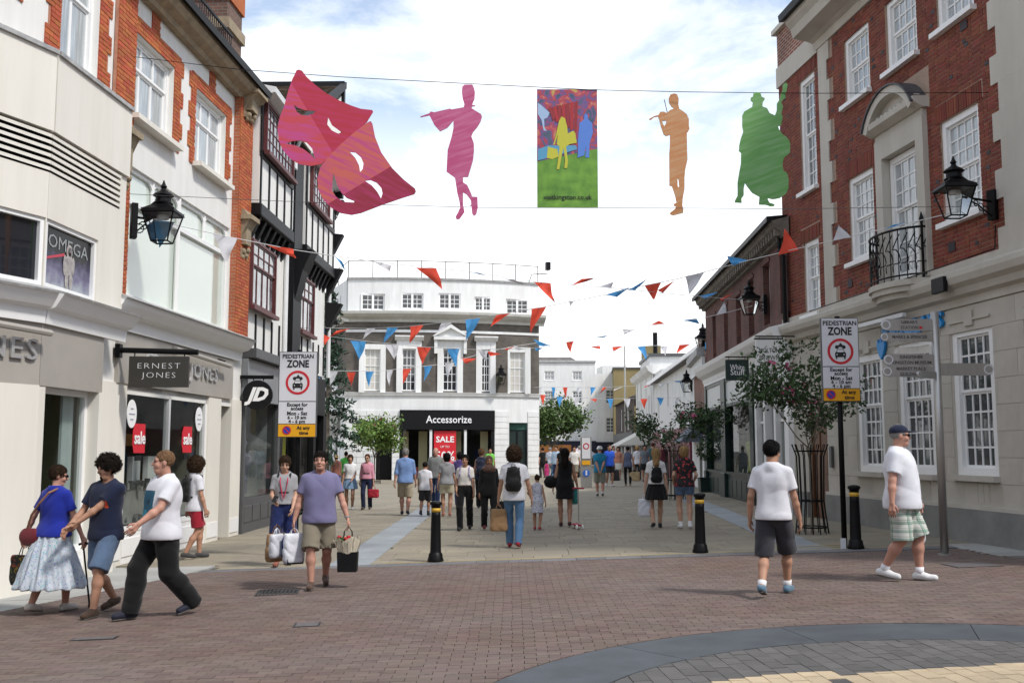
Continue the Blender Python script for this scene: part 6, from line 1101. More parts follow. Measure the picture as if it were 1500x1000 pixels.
# ------------------------------------------------------------------ bunting
FC = {'r': (M('bunting_red', (.78, .085, .045), .7, var=.08), 'red'), 'b': (M('bunting_blue', (.075, .33, .68), .7, var=.08), 'blue'), 'w': (M('bunting_white', (.70, .70, .73), .7, var=.05), 'white')}
m_cord = M('bunting_cord', (.62, .62, .62), .7); ORD = 'first second third fourth fifth sixth seventh eighth ninth tenth eleventh twelfth thirteenth fourteenth fifteenth sixteenth seventeenth eighteenth nineteenth twentieth'.split()
S = [('bunting line from the jeweller lantern', 17, 27.5, [(190,313),(215,320),(330,346),(430,366),(560,385),(690,398),(785,413),(900,422),(1000,432),(1060,437),(1104,440)],
 'b215,321,253,325,235,360 w314,343,345,349,332,380 r393,359,427,364,432,377 b490,375,500,382,506,396 w550,384,572,388,570,397 r611,392,637,393,646,421 b686,399,700,400,711,403 w736,408,752,409,766,416 r784,413,805,415,811,440 r837,418,851,409,869,408 w880,419,898,413,895,421 r946,418,967,414,957,437 b1026,433,1050,428,1034,437 r1056,437,1073,430,1058,440'),
 ('long bunting line rising to the bank lantern', 32, 15.6, [(468,480),(540,481),(600,478),(700,466),(800,449),(890,431),(930,421),(990,409),(1030,399),(1090,383),(1160,366),(1240,348),(1330,327),(1412,308)],
 'b468,481,481,479,466,500 r473,489,483,494,476,504 r495,484,512,481,484,492 w538,481,549,481,533,496 b568,480,582,480,563,502 r602,478,619,476,602,500 w648,473,662,472,640,487 b683,468,702,466,684,495 r729,461,746,459,719,477 r780,452,799,449,779,485 w833,440,840,441,836,448 b889,431,921,421,904,434 b922,424,947,409,931,424 r965,424,988,411,971,428 w1006,404,1030,399,1010,429 b1067,375,1096,381,1074,388 r1142,373,1168,367,1151,338 w1222,352,1245,348,1230,331 b1298,335,1328,327,1310,329'),
 ('middle bunting line over the accessories shop', 33, 27.5, [(470,491),(540,500),(620,508),(700,512),(780,510),(806,505),(888,492),(954,477),(1020,468),(1063,458),(1102,448)],
 'b515,499,535,500,526,524 w564,504,583,505,577,524 r612,508,630,509,619,531 b656,511,672,511,667,534 w701,513,714,513,711,527 r740,511,754,507,742,513 w753,506,767,511,757,513 b783,497,806,506,790,506 b784,510,795,509,786,514 r830,501,840,499,835,515 b872,494,888,491,885,494 w913,482,928,483,915,489 r954,476,972,474,965,470 b1002,469,1023,474,1020,467 w1050,461,1063,458,1061,443'),
 ('lowest bunting line over the accessories shop', 33, 42, [(466,543),(560,543),(640,534),(680,525),(714,515),(754,507),(800,500)],
 'b466,544,470,544,467,563 w483,544,494,544,484,564 r509,545,520,545,514,564 b536,544,547,544,540,564 w567,542,575,542,570,563 r591,540,602,540,590,560 b622,536,632,536,622,556 w653,532,665,531,656,552 r677,524,697,525,683,532 r714,514,733,518,719,521'),
 ('upper far bunting line beside the lamp column', 60, 38, [(790,511),(866,507),(944,507),(1041,501)], 'r866,508,877,506,879,511 r898,508,912,507,899,514 b934,508,944,507,947,526 w968,507,977,507,974,520 r996,505,1010,504,993,516 b1031,502,1041,501,1031,515'),
 ('middle far bunting line before the white house', 62, 45, [(782,567),(890,567),(960,563),(1040,555)], 'w790,567,794,567,792,576 b808,567,813,567,811,583 r825,567,831,567,828,582 w845,567,852,567,847,578 b865,567,872,567,866,578 r884,567,889,567,878,576 w900,570,912,566,900,572 b918,571,930,565,920,570 r944,566,952,563,946,567 w966,562,976,561,968,566 b987,558,999,557,995,560 r1006,562,1023,556,1007,565'),
 ('lowest far bunting line before the white house', 65, 46, [(785,578),(840,582),(890,584),(995,582),(1022,575)], 'r792,578,799,578,795,592 b816,581,824,581,819,595 w839,582,849,582,844,594 r865,584,874,584,872,588 b890,584,898,584,894,598 w914,584,923,584,919,597 r939,584,948,584,944,597 b963,582,972,582,967,593 w990,582,995,582,992,594')]
for nm, Y0, Y1, path, fl_ in S:
    xa, xb = path[0][0], path[-1][0]; dep = lambda x: 1 / (1 / Y0 + (1 / Y1 - 1 / Y0) * (x - xa) / (xb - xa))
    wire('bunting_line', [at(x, y, dep(x)) for x, y in path], .0075 if Y0 < 40 else .011, m_cord, 'thin cord of the ' + nm, 'cord', 'bunting cords')
    for i, f_ in enumerate(fl_.split()):
        q = list(map(float, f_[1:].split(','))); Yd = dep((q[0] + q[2]) / 2); cy = lambda x: float(np.interp(x, [p_[0] for p_ in path], [p_[1] for p_ in path]))
        a_, b_, c_ = at(q[0], q[1], Yd), at(q[2], q[3], Yd), at(q[4], q[5], Yd); c_ = c_ + (c_ - (a_ + b_) / 2) * .12; mid_ = (a_ + b_) / 2; a_, b_ = mid_ + (a_ - mid_) * 1.15, mid_ + (b_ - mid_) * 1.15; n = 6; mb = MB(); Lf = np.linalg.norm(c_ - (a_ + b_) / 2); ph_ = random.uniform(0, 6.28); sg = random.choice((-1, 1))
        idx = {}
        for r_ in range(n + 1):
            for s_ in range(n + 1 - r_):
                u_, v_ = (s_ / max(1, n - r_) if r_ < n else .5), r_ / n; p_ = (a_ * (1 - u_) + b_ * u_) * (1 - v_) + c_ * v_
                p_ = p_ + np.array((math.sin(v_ * 3.4 + ph_) * .05, sg * math.sin(v_ * 4 + u_ * 2.5 + ph_) * .22 * v_, 0)) * Lf * min(1, v_ * 2) * (1 - .35 * v_); idx[(r_, s_)] = len(mb.v); mb.v.append(tuple(p_ - a_))
        for r_ in range(n):
            for s_ in range(n - r_):
                mb.f.append((idx[(r_, s_)], idx[(r_, s_ + 1)], idx[(r_ + 1, s_)])); mb.m.append(0)
                if s_ < n - r_ - 1: mb.f.append((idx[(r_, s_ + 1)], idx[(r_ + 1, s_ + 1)], idx[(r_ + 1, s_)])); mb.m.append(0)
        mt, cn_ = FC[f_[0]]; o = mb.build('bunting_flag', mt, None, smooth=True, loc=tuple(a_)); tag(o, '%s pennant from the left, %s, on the %s' % (ORD[i], cn_, nm), 'flag', 'bunting flags')
# ------------------------------------------------------------------ people
class Field:
    """implicit surface on a grid: rounded cones and ellipsoids blended into one body, meshed by surface nets"""
    def __init__(s, lo, hi, h):
        s.h = h; s.lo = np.array(lo, float) - 3 * h; s.n = np.ceil((np.array(hi) + 3 * h - s.lo) / h).astype(int) + 1; s.F = np.full(tuple(s.n), .5, np.float32)
    def block(s, lo, hi):
        a = np.clip(((np.array(lo) - s.lo) / s.h).astype(int) - 1, 0, s.n - 1); b = np.clip(((np.array(hi) - s.lo) / s.h).astype(int) + 2, 1, s.n)
        if np.any(b - a < 1): return None, None
        sl = tuple(slice(i, j) for i, j in zip(a, b)); ax = [s.lo[i] + s.h * np.arange(a[i], b[i]) for i in range(3)]
        return sl, (ax[0][:, None, None].astype(np.float32), ax[1][None, :, None].astype(np.float32), ax[2][None, None, :].astype(np.float32))
    def mix(s, sl, d, k, sub=False):
        A = s.F[sl]
        if sub: s.F[sl] = np.maximum(A, -d); return
        if k > 0: hh = np.clip(.5 + .5 * (A - d) / k, 0, 1); s.F[sl] = A * (1 - hh) + d * hh - k * hh * (1 - hh)
        else: s.F[sl] = np.minimum(A, d)
    def cap(s, a, b, ra, rb, k=.02, sy=1.0, sx=1.0, sub=False, clip=None):
        a = np.array(a, float); b = np.array(b, float); m = max(ra, rb) * max(sx, sy, 1) + k + 2 * s.h
        sl, X = s.block(np.minimum(a, b) - m, np.maximum(a, b) + m)
        if sl is None: return
        x, y, z = [(X[i] - a[i]) / q for i, q in enumerate((sx, sy, 1.0))]; bx, by, bz = (b - a) / np.array((sx, sy, 1.0)); L = bx * bx + by * by + bz * bz + 1e-9
        t = np.clip((x * bx + y * by + z * bz) / L, 0, 1); d = np.sqrt((x - t * bx) ** 2 + (y - t * by) ** 2 + (z - t * bz) ** 2) - (ra + (rb - ra) * t)
        d = d * min(sx, sy, 1.0)
        if clip is not None: n_, c_ = clip; d = np.maximum(d, n_[0] * (X[0] - c_[0]) + n_[1] * (X[1] - c_[1]) + n_[2] * (X[2] - c_[2]))
        s.mix(sl, d, k, sub)
    def ell(s, c, r, k=.02, sub=False, yaw=0.0):
        m = max(r) + k + 2 * s.h; sl, X = s.block(np.array(c) - m, np.array(c) + m)
        if sl is None: return
        x, y, z = X[0] - c[0], X[1] - c[1], X[2] - c[2]
        if yaw: ca_, sa_ = math.cos(yaw), math.sin(yaw); x, y = x * ca_ + y * sa_, -x * sa_ + y * ca_
        q = np.sqrt((x / r[0]) ** 2 + (y / r[1]) ** 2 + (z / r[2]) ** 2); s.mix(sl, (q - 1) * min(r), k, sub)
    def cut(s, n, d):            # keep n.p <= d
        X = [s.lo[i] + s.h * np.arange(s.n[i]) for i in range(3)]
        s.F = np.maximum(s.F, (n[0] * X[0][:, None, None] + n[1] * X[1][None, :, None] + n[2] * X[2][None, None, :] - d).astype(np.float32))
    def cut_near(s, n, d, c, r):  # the same, only near point c
        sl, X = s.block(np.array(c) - r, np.array(c) + r)
        if sl is None: return
        s.F[sl] = np.maximum(s.F[sl], n[0] * X[0] + n[1] * X[1] + n[2] * X[2] - d)
    def folds(s, amp, wl, seed=0, mode=None):
        X = [(s.lo[i] + s.h * np.arange(s.n[i])).astype(np.float32) for i in range(3)]; x, y, z = X[0][:, None, None], X[1][None, :, None], X[2][None, None, :]
        r = np.random.default_rng(seed); q = 2 * math.pi / wl; p = r.uniform(0, 6.28, 6)
        if mode == 'vertical': a_ = np.arctan2(y, x); wv = np.sin(a_ * 13 + p[0] + .8 * np.sin(z * 9 + p[1])) + .5 * np.sin(a_ * 23 + p[2] + z * 5) + 0 * z
        else:
            w1 = np.sin(x * q * .35 + p[0]) * np.sin(z * q * .30 + p[1] + y * 4); a1 = q * (.55 * x + .85 * z - .3 * y) + p[2] + 1.4 * np.sin(x * q * .3 + p[3]); a2 = q * (-.75 * x + .6 * z + .4 * y) * .8 + p[4] + 1.2 * np.sin(z * q * .25 + p[5])
            wv = (1 - 2 * np.abs(np.sin(a1 * .5)) ** .7) * np.clip(.5 + w1, 0, 1.2) + .8 * (1 - 2 * np.abs(np.sin(a2 * .5)) ** .7) * np.clip(.5 - w1, 0, 1.2)
        s.F = s.F + (amp * wv).astype(np.float32)
    def mesh(s):
        F = s.F; S_ = F < 0; n = F.shape
        c = [S_[i:n[0] - 1 + i, j:n[1] - 1 + j, k:n[2] - 1 + k] for i in (0, 1) for j in (0, 1) for k in (0, 1)]
        cnt = sum(q.astype(np.int8) for q in c); act = (cnt > 0) & (cnt < 8); I = np.argwhere(act)
        if len(I) == 0: return np.zeros((0, 3)), np.zeros((0, 4), int)
        V = np.stack([F[I[:, 0] + i, I[:, 1] + j, I[:, 2] + k] for i in (0, 1) for j in (0, 1) for k in (0, 1)], 1); C8 = np.array([(i, j, k) for i in (0, 1) for j in (0, 1) for k in (0, 1)], float)
        acc = np.zeros((len(I), 3)); num = np.zeros(len(I))
        for a, b in ((0, 1), (2, 3), (4, 5), (6, 7), (0, 2), (1, 3), (4, 6), (5, 7), (0, 4), (1, 5), (2, 6), (3, 7)):
            va, vb = V[:, a], V[:, b]; m = (va < 0) != (vb < 0); t = np.where(m, va / np.where(m, va - vb, 1), 0); acc += (C8[a] + (C8[b] - C8[a]) * t[:, None]) * m[:, None]; num += m
        P = (I + acc / num[:, None]) * s.h + s.lo; idx = np.full(act.shape, -1, np.int64); idx[tuple(I.T)] = np.arange(len(I)); Q = []
        for ax in range(3):
            o = [1 if i != ax else 0 for i in range(3)]; sl0 = tuple(slice(o[i], n[i] - 1) for i in range(3)); sl1 = tuple(slice(o[i] + (1 if i == ax else 0), n[i] - 1 + (1 if i == ax else 0)) for i in range(3))
            a, b = S_[sl0], S_[sl1]; E = np.argwhere(a != b)
            if len(E) == 0: continue
            fl = a[tuple(E.T)]; E = E + np.array(o); u, v = [i for i in range(3) if i != ax]; du = np.zeros(3, int); du[u] = 1; dv_ = np.zeros(3, int); dv_[v] = 1
            g = lambda q: idx[tuple(q.T)]; q = np.stack([g(E - du - dv_), g(E - dv_), g(E), g(E - du)], 1); ok = (q >= 0).all(1); q = q[ok]; fl = fl[ok]
            if ax == 1: fl = ~fl
            q[~fl] = q[~fl][:, ::-1]; Q.append(q)
        return P, np.concatenate(Q)
def npmesh(name, P, Q, mat):
    me = bpy.data.meshes.new(name); me.vertices.add(len(P)); me.vertices.foreach_set('co', P.astype(np.float32).ravel()); me.loops.add(Q.size); me.loops.foreach_set('vertex_index', Q.astype(np.int32).ravel()); me.polygons.add(len(Q)); me.polygons.foreach_set('loop_start', np.arange(0, Q.size, 4, dtype=np.int32))
    me.polygons.foreach_set('use_smooth', np.ones(len(Q), bool)); me.materials.append(mat); me.update(calc_edges=True); return me
def ik(a, b, l1, l2, pole):
    a, b = np.array(a, float), np.array(b, float); d = b - a; L = np.linalg.norm(d); L2 = min(L, (l1 + l2) * .998); u = d / L; x = (l1 * l1 - l2 * l2 + L2 * L2) / (2 * L2); h = math.sqrt(max(0, l1 * l1 - x * x)); p = np.array(pole, float); p = p - u * p.dot(u); p /= np.linalg.norm(p) + 1e-9
    return a + u * x + p * h, a + u * L2
SKIN = {'pale': (.56, .33, .25), 'fair': (.50, .29, .20), 'tan': (.40, .215, .14), 'ruddy': (.46, .24, .175), 'brown': (.25, .125, .075), 'dark': (.12, .06, .04)}
def skin_mat(k): return M('skin_' + k, SKIN[k], .55, var=.10, scale=9, bump=.05, bscale=150, spec=.35, hue=0)
def cloth(name, col, **kw): kw = dict(dict(rough=.88, var=.07, scale=6, bump=.25, bscale=220, spec=.2, sheen=.15), **kw); return M('cloth_' + name, col, **kw)
def pattern_mat(name, base, cols, scale=18, th=.5, kind='voronoi'):
    key = 'cloth_' + name
    if key in MATS: return MATS[key]
    m = bpy.data.materials.new(key); m.use_nodes = True; t = m.node_tree; p = t.nodes['Principled BSDF']; p.inputs['Roughness'].default_value = .9; tcn = N(t, 'ShaderNodeTexCoord')
    if kind == 'plaid':
        s = N(t, 'ShaderNodeSeparateXYZ'); t.links.new(tcn.outputs['Object'], s.inputs[0]); c = None; rgb = N(t, 'ShaderNodeRGB'); rgb.outputs[0].default_value = base + (1,); c = rgb.outputs[0]
        for ax, fr, wd, cc in ((0, 11, .35, cols[0]), (2, 11, .35, cols[0]), (0, 22, .12, cols[1]), (2, 22, .12, cols[1])):
            m1 = N(t, 'ShaderNodeMath', operation='MULTIPLY'); m1.inputs[1].default_value = fr; t.links.new(s.outputs[ax], m1.inputs[0]); f1 = N(t, 'ShaderNodeMath', operation='FRACT'); t.links.new(m1.outputs[0], f1.inputs[0]); l1 = N(t, 'ShaderNodeMath', operation='LESS_THAN'); l1.inputs[1].default_value = wd; t.links.new(f1.outputs[0], l1.inputs[0]); h1 = N(t, 'ShaderNodeMath', operation='MULTIPLY'); h1.inputs[1].default_value = .5; t.links.new(l1.outputs[0], h1.inputs[0])
            x = N(t, 'ShaderNodeMix', data_type='RGBA'); t.links.new(h1.outputs[0], x.inputs['Factor']); t.links.new(c, x.inputs['A']); x.inputs['B'].default_value = cc + (1,); c = x.outputs['Result']
        t.links.new(c, p.inputs['Base Color'])
    else:
        nz = N(t, 'ShaderNodeTexNoise'); nz.inputs['Scale'].default_value = scale * .6; t.links.new(tcn.outputs['Object'], nz.inputs[0]); v = N(t, 'ShaderNodeTexVoronoi'); v.inputs['Scale'].default_value = scale
        ad_ = N(t, 'ShaderNodeMix', data_type='VECTOR'); ad_.inputs['Factor'].default_value = .12; t.links.new(tcn.outputs['Object'], ad_.inputs['A']); t.links.new(nz.outputs['Color'], ad_.inputs['B']); t.links.new(ad_.outputs['Result'], v.inputs['Vector'])
        s = N(t, 'ShaderNodeSeparateColor'); t.links.new(v.outputs['Color'], s.inputs[0]); r_ = N(t, 'ShaderNodeValToRGB'); r_.color_ramp.interpolation = 'CONSTANT'; e = r_.color_ramp.elements; e[0].position = 0; e[0].color = base + (1,); e[1].position = th; e[1].color = cols[0] + (1,)
        for i, cc in enumerate(cols[1:]): k = e.new(th + (1 - th) * (i + 1) / len(cols)); k.color = cc + (1,)
        t.links.new(s.outputs[0], r_.inputs[0]); l1 = N(t, 'ShaderNodeMath', operation='LESS_THAN'); l1.inputs[1].default_value = .42; t.links.new(v.outputs['Distance'], l1.inputs[0]); x = N(t, 'ShaderNodeMix', data_type='RGBA'); t.links.new(l1.outputs[0], x.inputs['Factor']); x.inputs['A'].default_value = base + (1,); t.links.new(r_.outputs[0], x.inputs['B']); t.links.new(x.outputs['Result'], p.inputs['Base Color'])
    MATS[key] = m; return m
HAIRC = {'black': (.006, .005, .005), 'dark': (.011, .008, .006), 'brown': (.032, .018, .010), 'auburn': (.07, .022, .011), 'grey': (.24, .23, .215), 'blonde': (.33, .21, .095), 'fair': (.22, .15, .08), 'sandy': (.15, .085, .045)}
def hair_mat(k): return M('hair_' + k, HAIRC[k], .75, var=.35, scale=30, bump=.7, bscale=90, stretch=(1, 1, .25), spec=.12)
def person(px, py, hgt, yaw, label, skin='fair', hair=('short', 'dark'), top=('tee', 'white', (.8, .8, .8)), legs=('trousers', 'black', (.02, .02, .02)), shoes=(.03, .03, .03), stride=.0, lead=1, hands=None, fat=1.0, fem=False, lean=.0, head=(0, 0), h=None, lift=0.0, prints=(), sock=None, hat=None, group=None, world=None, poles=None, bust=1.0, face=True):
    """one figure standing at ground pixel (px,py); yaw 0 faces the viewer, 90 faces picture left, 180 faces away, 270 faces picture right"""
    g0 = ground(px, py) if world is None else np.array(world); s = hgt / 1.75; pix = 1500 / g0[1] * hgt
    e = empty('person', tuple(g0), -R(yaw), label, 'person', group); e.scale = (s, s, s)
    h = h or (.0085 if pix > 150 else (.011 if pix > 85 else (.015 if pix > 60 else .02))); hg = h * 1.25; fine = pix > 150
    W = .158 if fem else .180; hw = (.100 if fem else .092); fa = fat
    drop = stride * stride * .13; hz = .93 - drop; sh_z = 1.432 - drop; ln = lean
    hip = [np.array((x * hw, 0, hz)) for x in (-1, 1)]; sho = [np.array((x * (W - .008) * (1 + (fa - 1) * .3), -ln, sh_z - .022)) for x in (-1, 1)]
    ank = []; kn = []
    for i, sd_ in enumerate((-1, 1)):
        fwd = stride / 2 * (1 if sd_ == lead else -1); z = .085 + (max(0, -fwd) * .17 + (lift if sd_ != lead else 0)); a = np.array((sd_ * hw * (.9 if stride else 1.05), -fwd + .02, z)); k, a = ik(hip[i], a, .435, .425, (sd_ * .12, -1, .0)); ank.append(a); kn.append(k)
    hd = hands or {}; poles = poles or {}
    el, wr = [], []
    for i, (sd_, nm) in enumerate(((-1, 'R'), (1, 'L'))):
        sw = -stride * .45 * (1 if sd_ != lead else -1)
        t = np.array(hd.get(nm, (sd_ * (W + .075 + (fa - 1) * .16), sw * .6 - .03, .84 - drop + abs(sw) * .08)), float); t[2] += 0; k, a = ik(sho[i], t, .285, .255, poles.get(nm, (sd_ * .35, 1, -.15))); el.append(k); wr.append(a)
    neck = np.array((0, -ln * 1.0 + .012, sh_z + .05)); hy, hp = R(head[0]), R(head[1]); hc = np.array((0, -ln * 1.15 - .02 - .03 * math.sin(hp), sh_z + .207 - .02 * abs(math.sin(hp))))
    allp = np.array(hip + sho + ank + kn + el + wr + [hc]); lo, hi = allp.min(0) - .2, allp.max(0) + .2; lo[2] = -.03; lo[1] -= .06; lo[:2] -= .05 * max(1, fa); hi[:2] += .05 * fa
    # torso rings used by body and clothes: (z, y, half width, half depth)
    fw_ = 1 + (fa - 1) * .6; fd = 1 + (fa - 1) * 1.1
    ty = lambda z: -ln * max(0, (z - hz) / (sh_z - hz))
    if fem: rings = [(hz - .02, .01, .158, .110), (hz + .08, .0, .142, .098), (hz + .19, -.004, .115, .084), (hz + .33, -.010, .132, .104 * bust), (sh_z - .05, .0, .135, .080)]
    else: rings = [(hz - .02, .01, .150, .108), (hz + .08, -.002, .146, .104), (hz + .19, -.006, .140, .100), (hz + .34, -.004, .160, .108), (sh_z - .05, .0, .156, .086)]
    rings = [(z, y + ty(z) - (.03 * (fd - 1) * 2 if i in (1, 2) else 0), w_ * fw_, d_ * (fd if i < 4 else 1 + (fd - 1) * .5)) for i, (z, y, w_, d_) in enumerate(rings)]
    def torso(F_, g_, a=0, b=None, k=.05):
        for (z0, y0, w0, d0), (z1, y1, w1, d1) in zip(rings[a:], rings[a + 1:b]):
            for t_ in (0, .5): z, y, w_, d_ = [p_ + (q_ - p_) * t_ for p_, q_ in zip((z0, y0, w0, d0), (z1, y1, w1, d1))]; F_.cap((-(w_ - d_ * .9), y, z), (w_ - d_ * .9, y, z), d_ + g_, d_ + g_, k)
        z, y, w_, d_ = rings[(b or len(rings)) - 1]; F_.cap((-(w_ - d_ * .9), y, z), (w_ - d_ * .9, y, z), d_ + g_, d_ + g_, k)
        if b is None or b > 4: F_.cap(neck + (0, .012, -.015), sho[0] + (.025, .005, -.012), .062 + g_, .050 + g_, .04); F_.cap(neck + (0, .012, -.015), sho[1] + (-.025, .005, -.012), .062 + g_, .050 + g_, .04)
    # ---- body: one continuous skin
    F_ = Field(lo, hi, h); sk = 1 + (fa - 1) * .35
    torso(F_, -.014)
    for i in (0, 1):
        F_.cap(hip[i], kn[i], .078 * sk, .053 * sk, .03); F_.cap(kn[i], kn[i] + (ank[i] - kn[i]) * .35 + (0, .012, 0), .051 * sk, .056 * sk, .03); F_.cap(kn[i] + (ank[i] - kn[i]) * .35 + (0, .012, 0), ank[i], .055 * sk, .036, .03)
        tl_ = max(0, ank[i][2] - .09); F_.cap(ank[i] + (0, .02, -.035 + tl_ * .4), ank[i] + (0, -.115, -.055 - tl_ * .6), .028, .020, .02)
        F_.cap(sho[i], el[i], .046 * sk * (.86 if fem else 1), .037 * sk * (.86 if fem else 1), .03); d = wr[i] - el[i]; F_.cap(el[i], el[i] + d * .35, .037 * sk * (.86 if fem else 1), .038 * sk * (.84 if fem else 1), .02); F_.cap(el[i] + d * .35, wr[i], .039 * sk * (.84 if fem else 1), .026 * (.88 if fem else 1), .02)
        u = d / np.linalg.norm(d); u = u + np.array((0, 0, -.25)) ; u /= np.linalg.norm(u); sd_ = (-1, 1)[i]; inn = np.array((-sd_ * 1.0, 0, 0)); inn = inn - u * inn.dot(u); inn /= np.linalg.norm(inn); fwd = np.cross(u, inn); fwd *= np.sign(-fwd[1]) if abs(fwd[1]) > .1 else 1
        pc = wr[i] + u * .045
        for q in (-.5, .5): F_.cap(wr[i] + fwd * q * .022, wr[i] + u * .08 + fwd * q * .038, .018, .017, .012)
        if pix > 100:
            for j, (q, L) in enumerate(((-.034, .058), (-.012, .072), (.012, .078), (.034, .070))):
                b0 = wr[i] + u * .085 + fwd * q; b1 = b0 + u * L * .5 + inn * .012; b2 = b1 + u * L * .42 + inn * .034; F_.cap(b0, b1, .0098, .009, .004); F_.cap(b1, b2, .009, .0075, .004)
            t0 = wr[i] + u * .03 + fwd * .036; F_.cap(t0, t0 + u * .035 + fwd * .022 + inn * .012, .0115, .0105, .008); F_.cap(t0 + u * .035 + fwd * .022 + inn * .012, t0 + u * .07 + fwd * .02 + inn * .025, .0105, .0085, .004)
        else: F_.cap(wr[i] + u * .08, wr[i] + u * .15 + inn * .03, .028, .018, .02)
    F_.cap(neck + (0, .01, -.06), hc + (0, .012, -.05), .052 if fem else .060, .050 if fem else .057, .02)
    ch, shh = math.cos(hy), math.sin(hy); cp, sp_ = math.cos(hp), math.sin(hp)
    def HP(x, y, z):            # head space (y negative is the face) to body space
        y2, z2 = y * cp + z * sp_, -y * sp_ + z * cp; return hc + np.array((x * ch - y2 * shh * -1 * -1, x * -shh * -1 * -1 + y2 * ch, z2)) if False else hc + np.array((x * ch + y2 * shh, -x * shh + y2 * ch, z2))
    k_ = .02
    F_.ell(HP(0, .012, .028), (.074, .092, .090), k_, yaw=-hy); F_.ell(HP(0, -.022, -.035), (.060, .066, .085), .03, yaw=-hy); F_.cap(HP(-.02, -.055, -.095), HP(.02, -.055, -.095), .028 if not fem else .022, .028 if not fem else .022, .025)
    F_.cap(HP(-.05, -.068, .022), HP(.05, -.068, .022), .014, .014, .02); F_.cap(HP(0, -.083, .015), HP(0, -.106, -.028), .010, .015, .012); F_.cap(HP(-.012, -.092, -.03), HP(.012, -.092, -.03), .010, .010, .01)
    for q in (-1, 1): F_.ell(HP(q * .031, -.088, .004), (.017, .012, .011), 0, True) if h < .012 else None; F_.ell(HP(q * .076, .012, -.008), (.012, .022, .033), .006, yaw=-hy); F_.ell(HP(q * .042, -.058, -.035), (.026, .026, .026), .02)
    F_.cap(HP(-.018, -.088, -.062), HP(.018, -.088, -.062), .0075, .0075, .008)
    P, Q = F_.mesh(); body = link('body', npmesh('body', P, Q, skin_mat(skin)), e)
    if face and pix > 85:
        dk = M('eye_dark', (.015, .012, .01), .2); 
        for q in (-1, 1): c_ = HP(q * .031, -.082, .004); MB().ell(tuple(c_), (.0135, .010, .0085), 8, 6).build('eye', dk, e, smooth=True); MB().tube([HP(q * .016, -.088, .026), HP(q * .034, -.088, .031), HP(q * .050, -.078, .024)], .0036, 5).build('eyebrow', hair_mat(hair[1] if hair[1] in HAIRC else 'dark'), e)
        MB().tube([HP(-.024, -.086, -.064), HP(0, -.0955, -.062), HP(.024, -.086, -.064)], .0052, 5).build('mouth', M('lip_' + skin, tuple(np.array(SKIN[skin]) * (.78, .50, .52)), .5), e)
    def garment(name, mat, fn, hh=None, amp=.0035, wl=.16, seed=None, lo_=None, hi_=None, mode=None):
        G_ = Field(lo if lo_ is None else lo_, hi if hi_ is None else hi_, hh or hg); fn(G_)
        if amp: G_.folds(amp, wl, seed if seed is not None else int(px), mode)
        if getattr(G_, 'post', None): G_.post()
        P, Q = G_.mesh(); 
        return (link(name, npmesh(name, P, Q, mat), e), P, Q) if len(Q) else (None, P, Q)
    # ---- lower clothing
    lk = legs[0]; lm = legs[2] if not isinstance(legs[2], tuple) else cloth(legs[1], legs[2])
    def low(G_):
        g_ = .014 if lk != 'leggings' else .006
        if lk in ('trousers', 'baggy', 'shorts', 'leggings', 'jeans', 'cropped'):
            torso(G_, .002, 0, 3)
            ex = {'trousers': .020, 'baggy': .036, 'jeans': .014, 'leggings': .005, 'shorts': .030, 'cropped': .02}[lk]
            cutz = legs[3] if len(legs) > 3 else ({'shorts': .46, 'cropped': .25, 'leggings': .11}.get(lk))
            for i in (0, 1):
                d = kn[i] - hip[i]; u = d / np.linalg.norm(d); d2 = ank[i] - kn[i]; u2 = d2 / np.linalg.norm(d2); m_ = kn[i] + d2 * .35 + (0, .012, 0)
                if lk == 'shorts':
                    t_ = (hz - cutz) / (hz - kn[i][2]); c_ = hip[i] + d * min(t_, 1.06); G_.cap(hip[i], kn[i] + u * .08, .084 * sk + .022, .058 * sk + .050, .03, clip=(u, c_))
                else:
                    G_.cap(hip[i], kn[i], .084 * sk + ex, .056 * sk + ex, .03); G_.cap(kn[i], m_, .056 * sk + ex, .057 * sk + ex, .02); en = ank[i] - u2 * (.0 if cutz is None else max(0, cutz - .1)); G_.cap(m_, ank[i] + u2 * .05, .057 * sk + ex, (.040 if lk == 'leggings' else .050) + ex, .02, clip=(u2, en + u2 * .035))
            G_.cut((0, 0, 1), hz + .055 + (.05 if fem else 0))
        elif lk in ('skirt', 'longskirt', 'miniskirt'):
            zh = legs[3] if len(legs) > 3 else {'skirt': .55, 'longskirt': .26, 'miniskirt': .62}[lk]; fl = {'skirt': .05, 'longskirt': .14, 'miniskirt': .03}[lk]
            torso(G_, .004, 0, 3)
            for t_ in np.linspace(0, 1, 12): z = hz - .02 + (zh - hz) * t_; w_ = .145 * fw_ + fl * t_ + .02 * min(1, t_ * 4) + (stride * .16 * t_ if lk == 'longskirt' else 0); d_ = .098 * fd + fl * t_ * .8 + .02 * min(1, t_ * 4) + stride * .22 * t_; G_.ell((0, .01, z), (w_ + .012, d_ + .01, .10), .05)
            G_.cut((0, 0, 1), hz + .14); G_.cut((0, 0, -1), -zh)
    if lk != 'none': garment({'trousers': 'trousers', 'baggy': 'trousers', 'jeans': 'jeans', 'leggings': 'leggings', 'shorts': 'shorts', 'cropped': 'trousers'}.get(lk, 'skirt'), lm, low, amp=(.0045 if lk != 'leggings' else .001) if 'skirt' not in lk else (.007 if lk == 'longskirt' else .003), wl=.15, mode='vertical' if 'skirt' in lk else None)
    # ---- top
    tk = top[0]; tm = top[2] if not isinstance(top[2], tuple) else cloth(top[1], top[2])
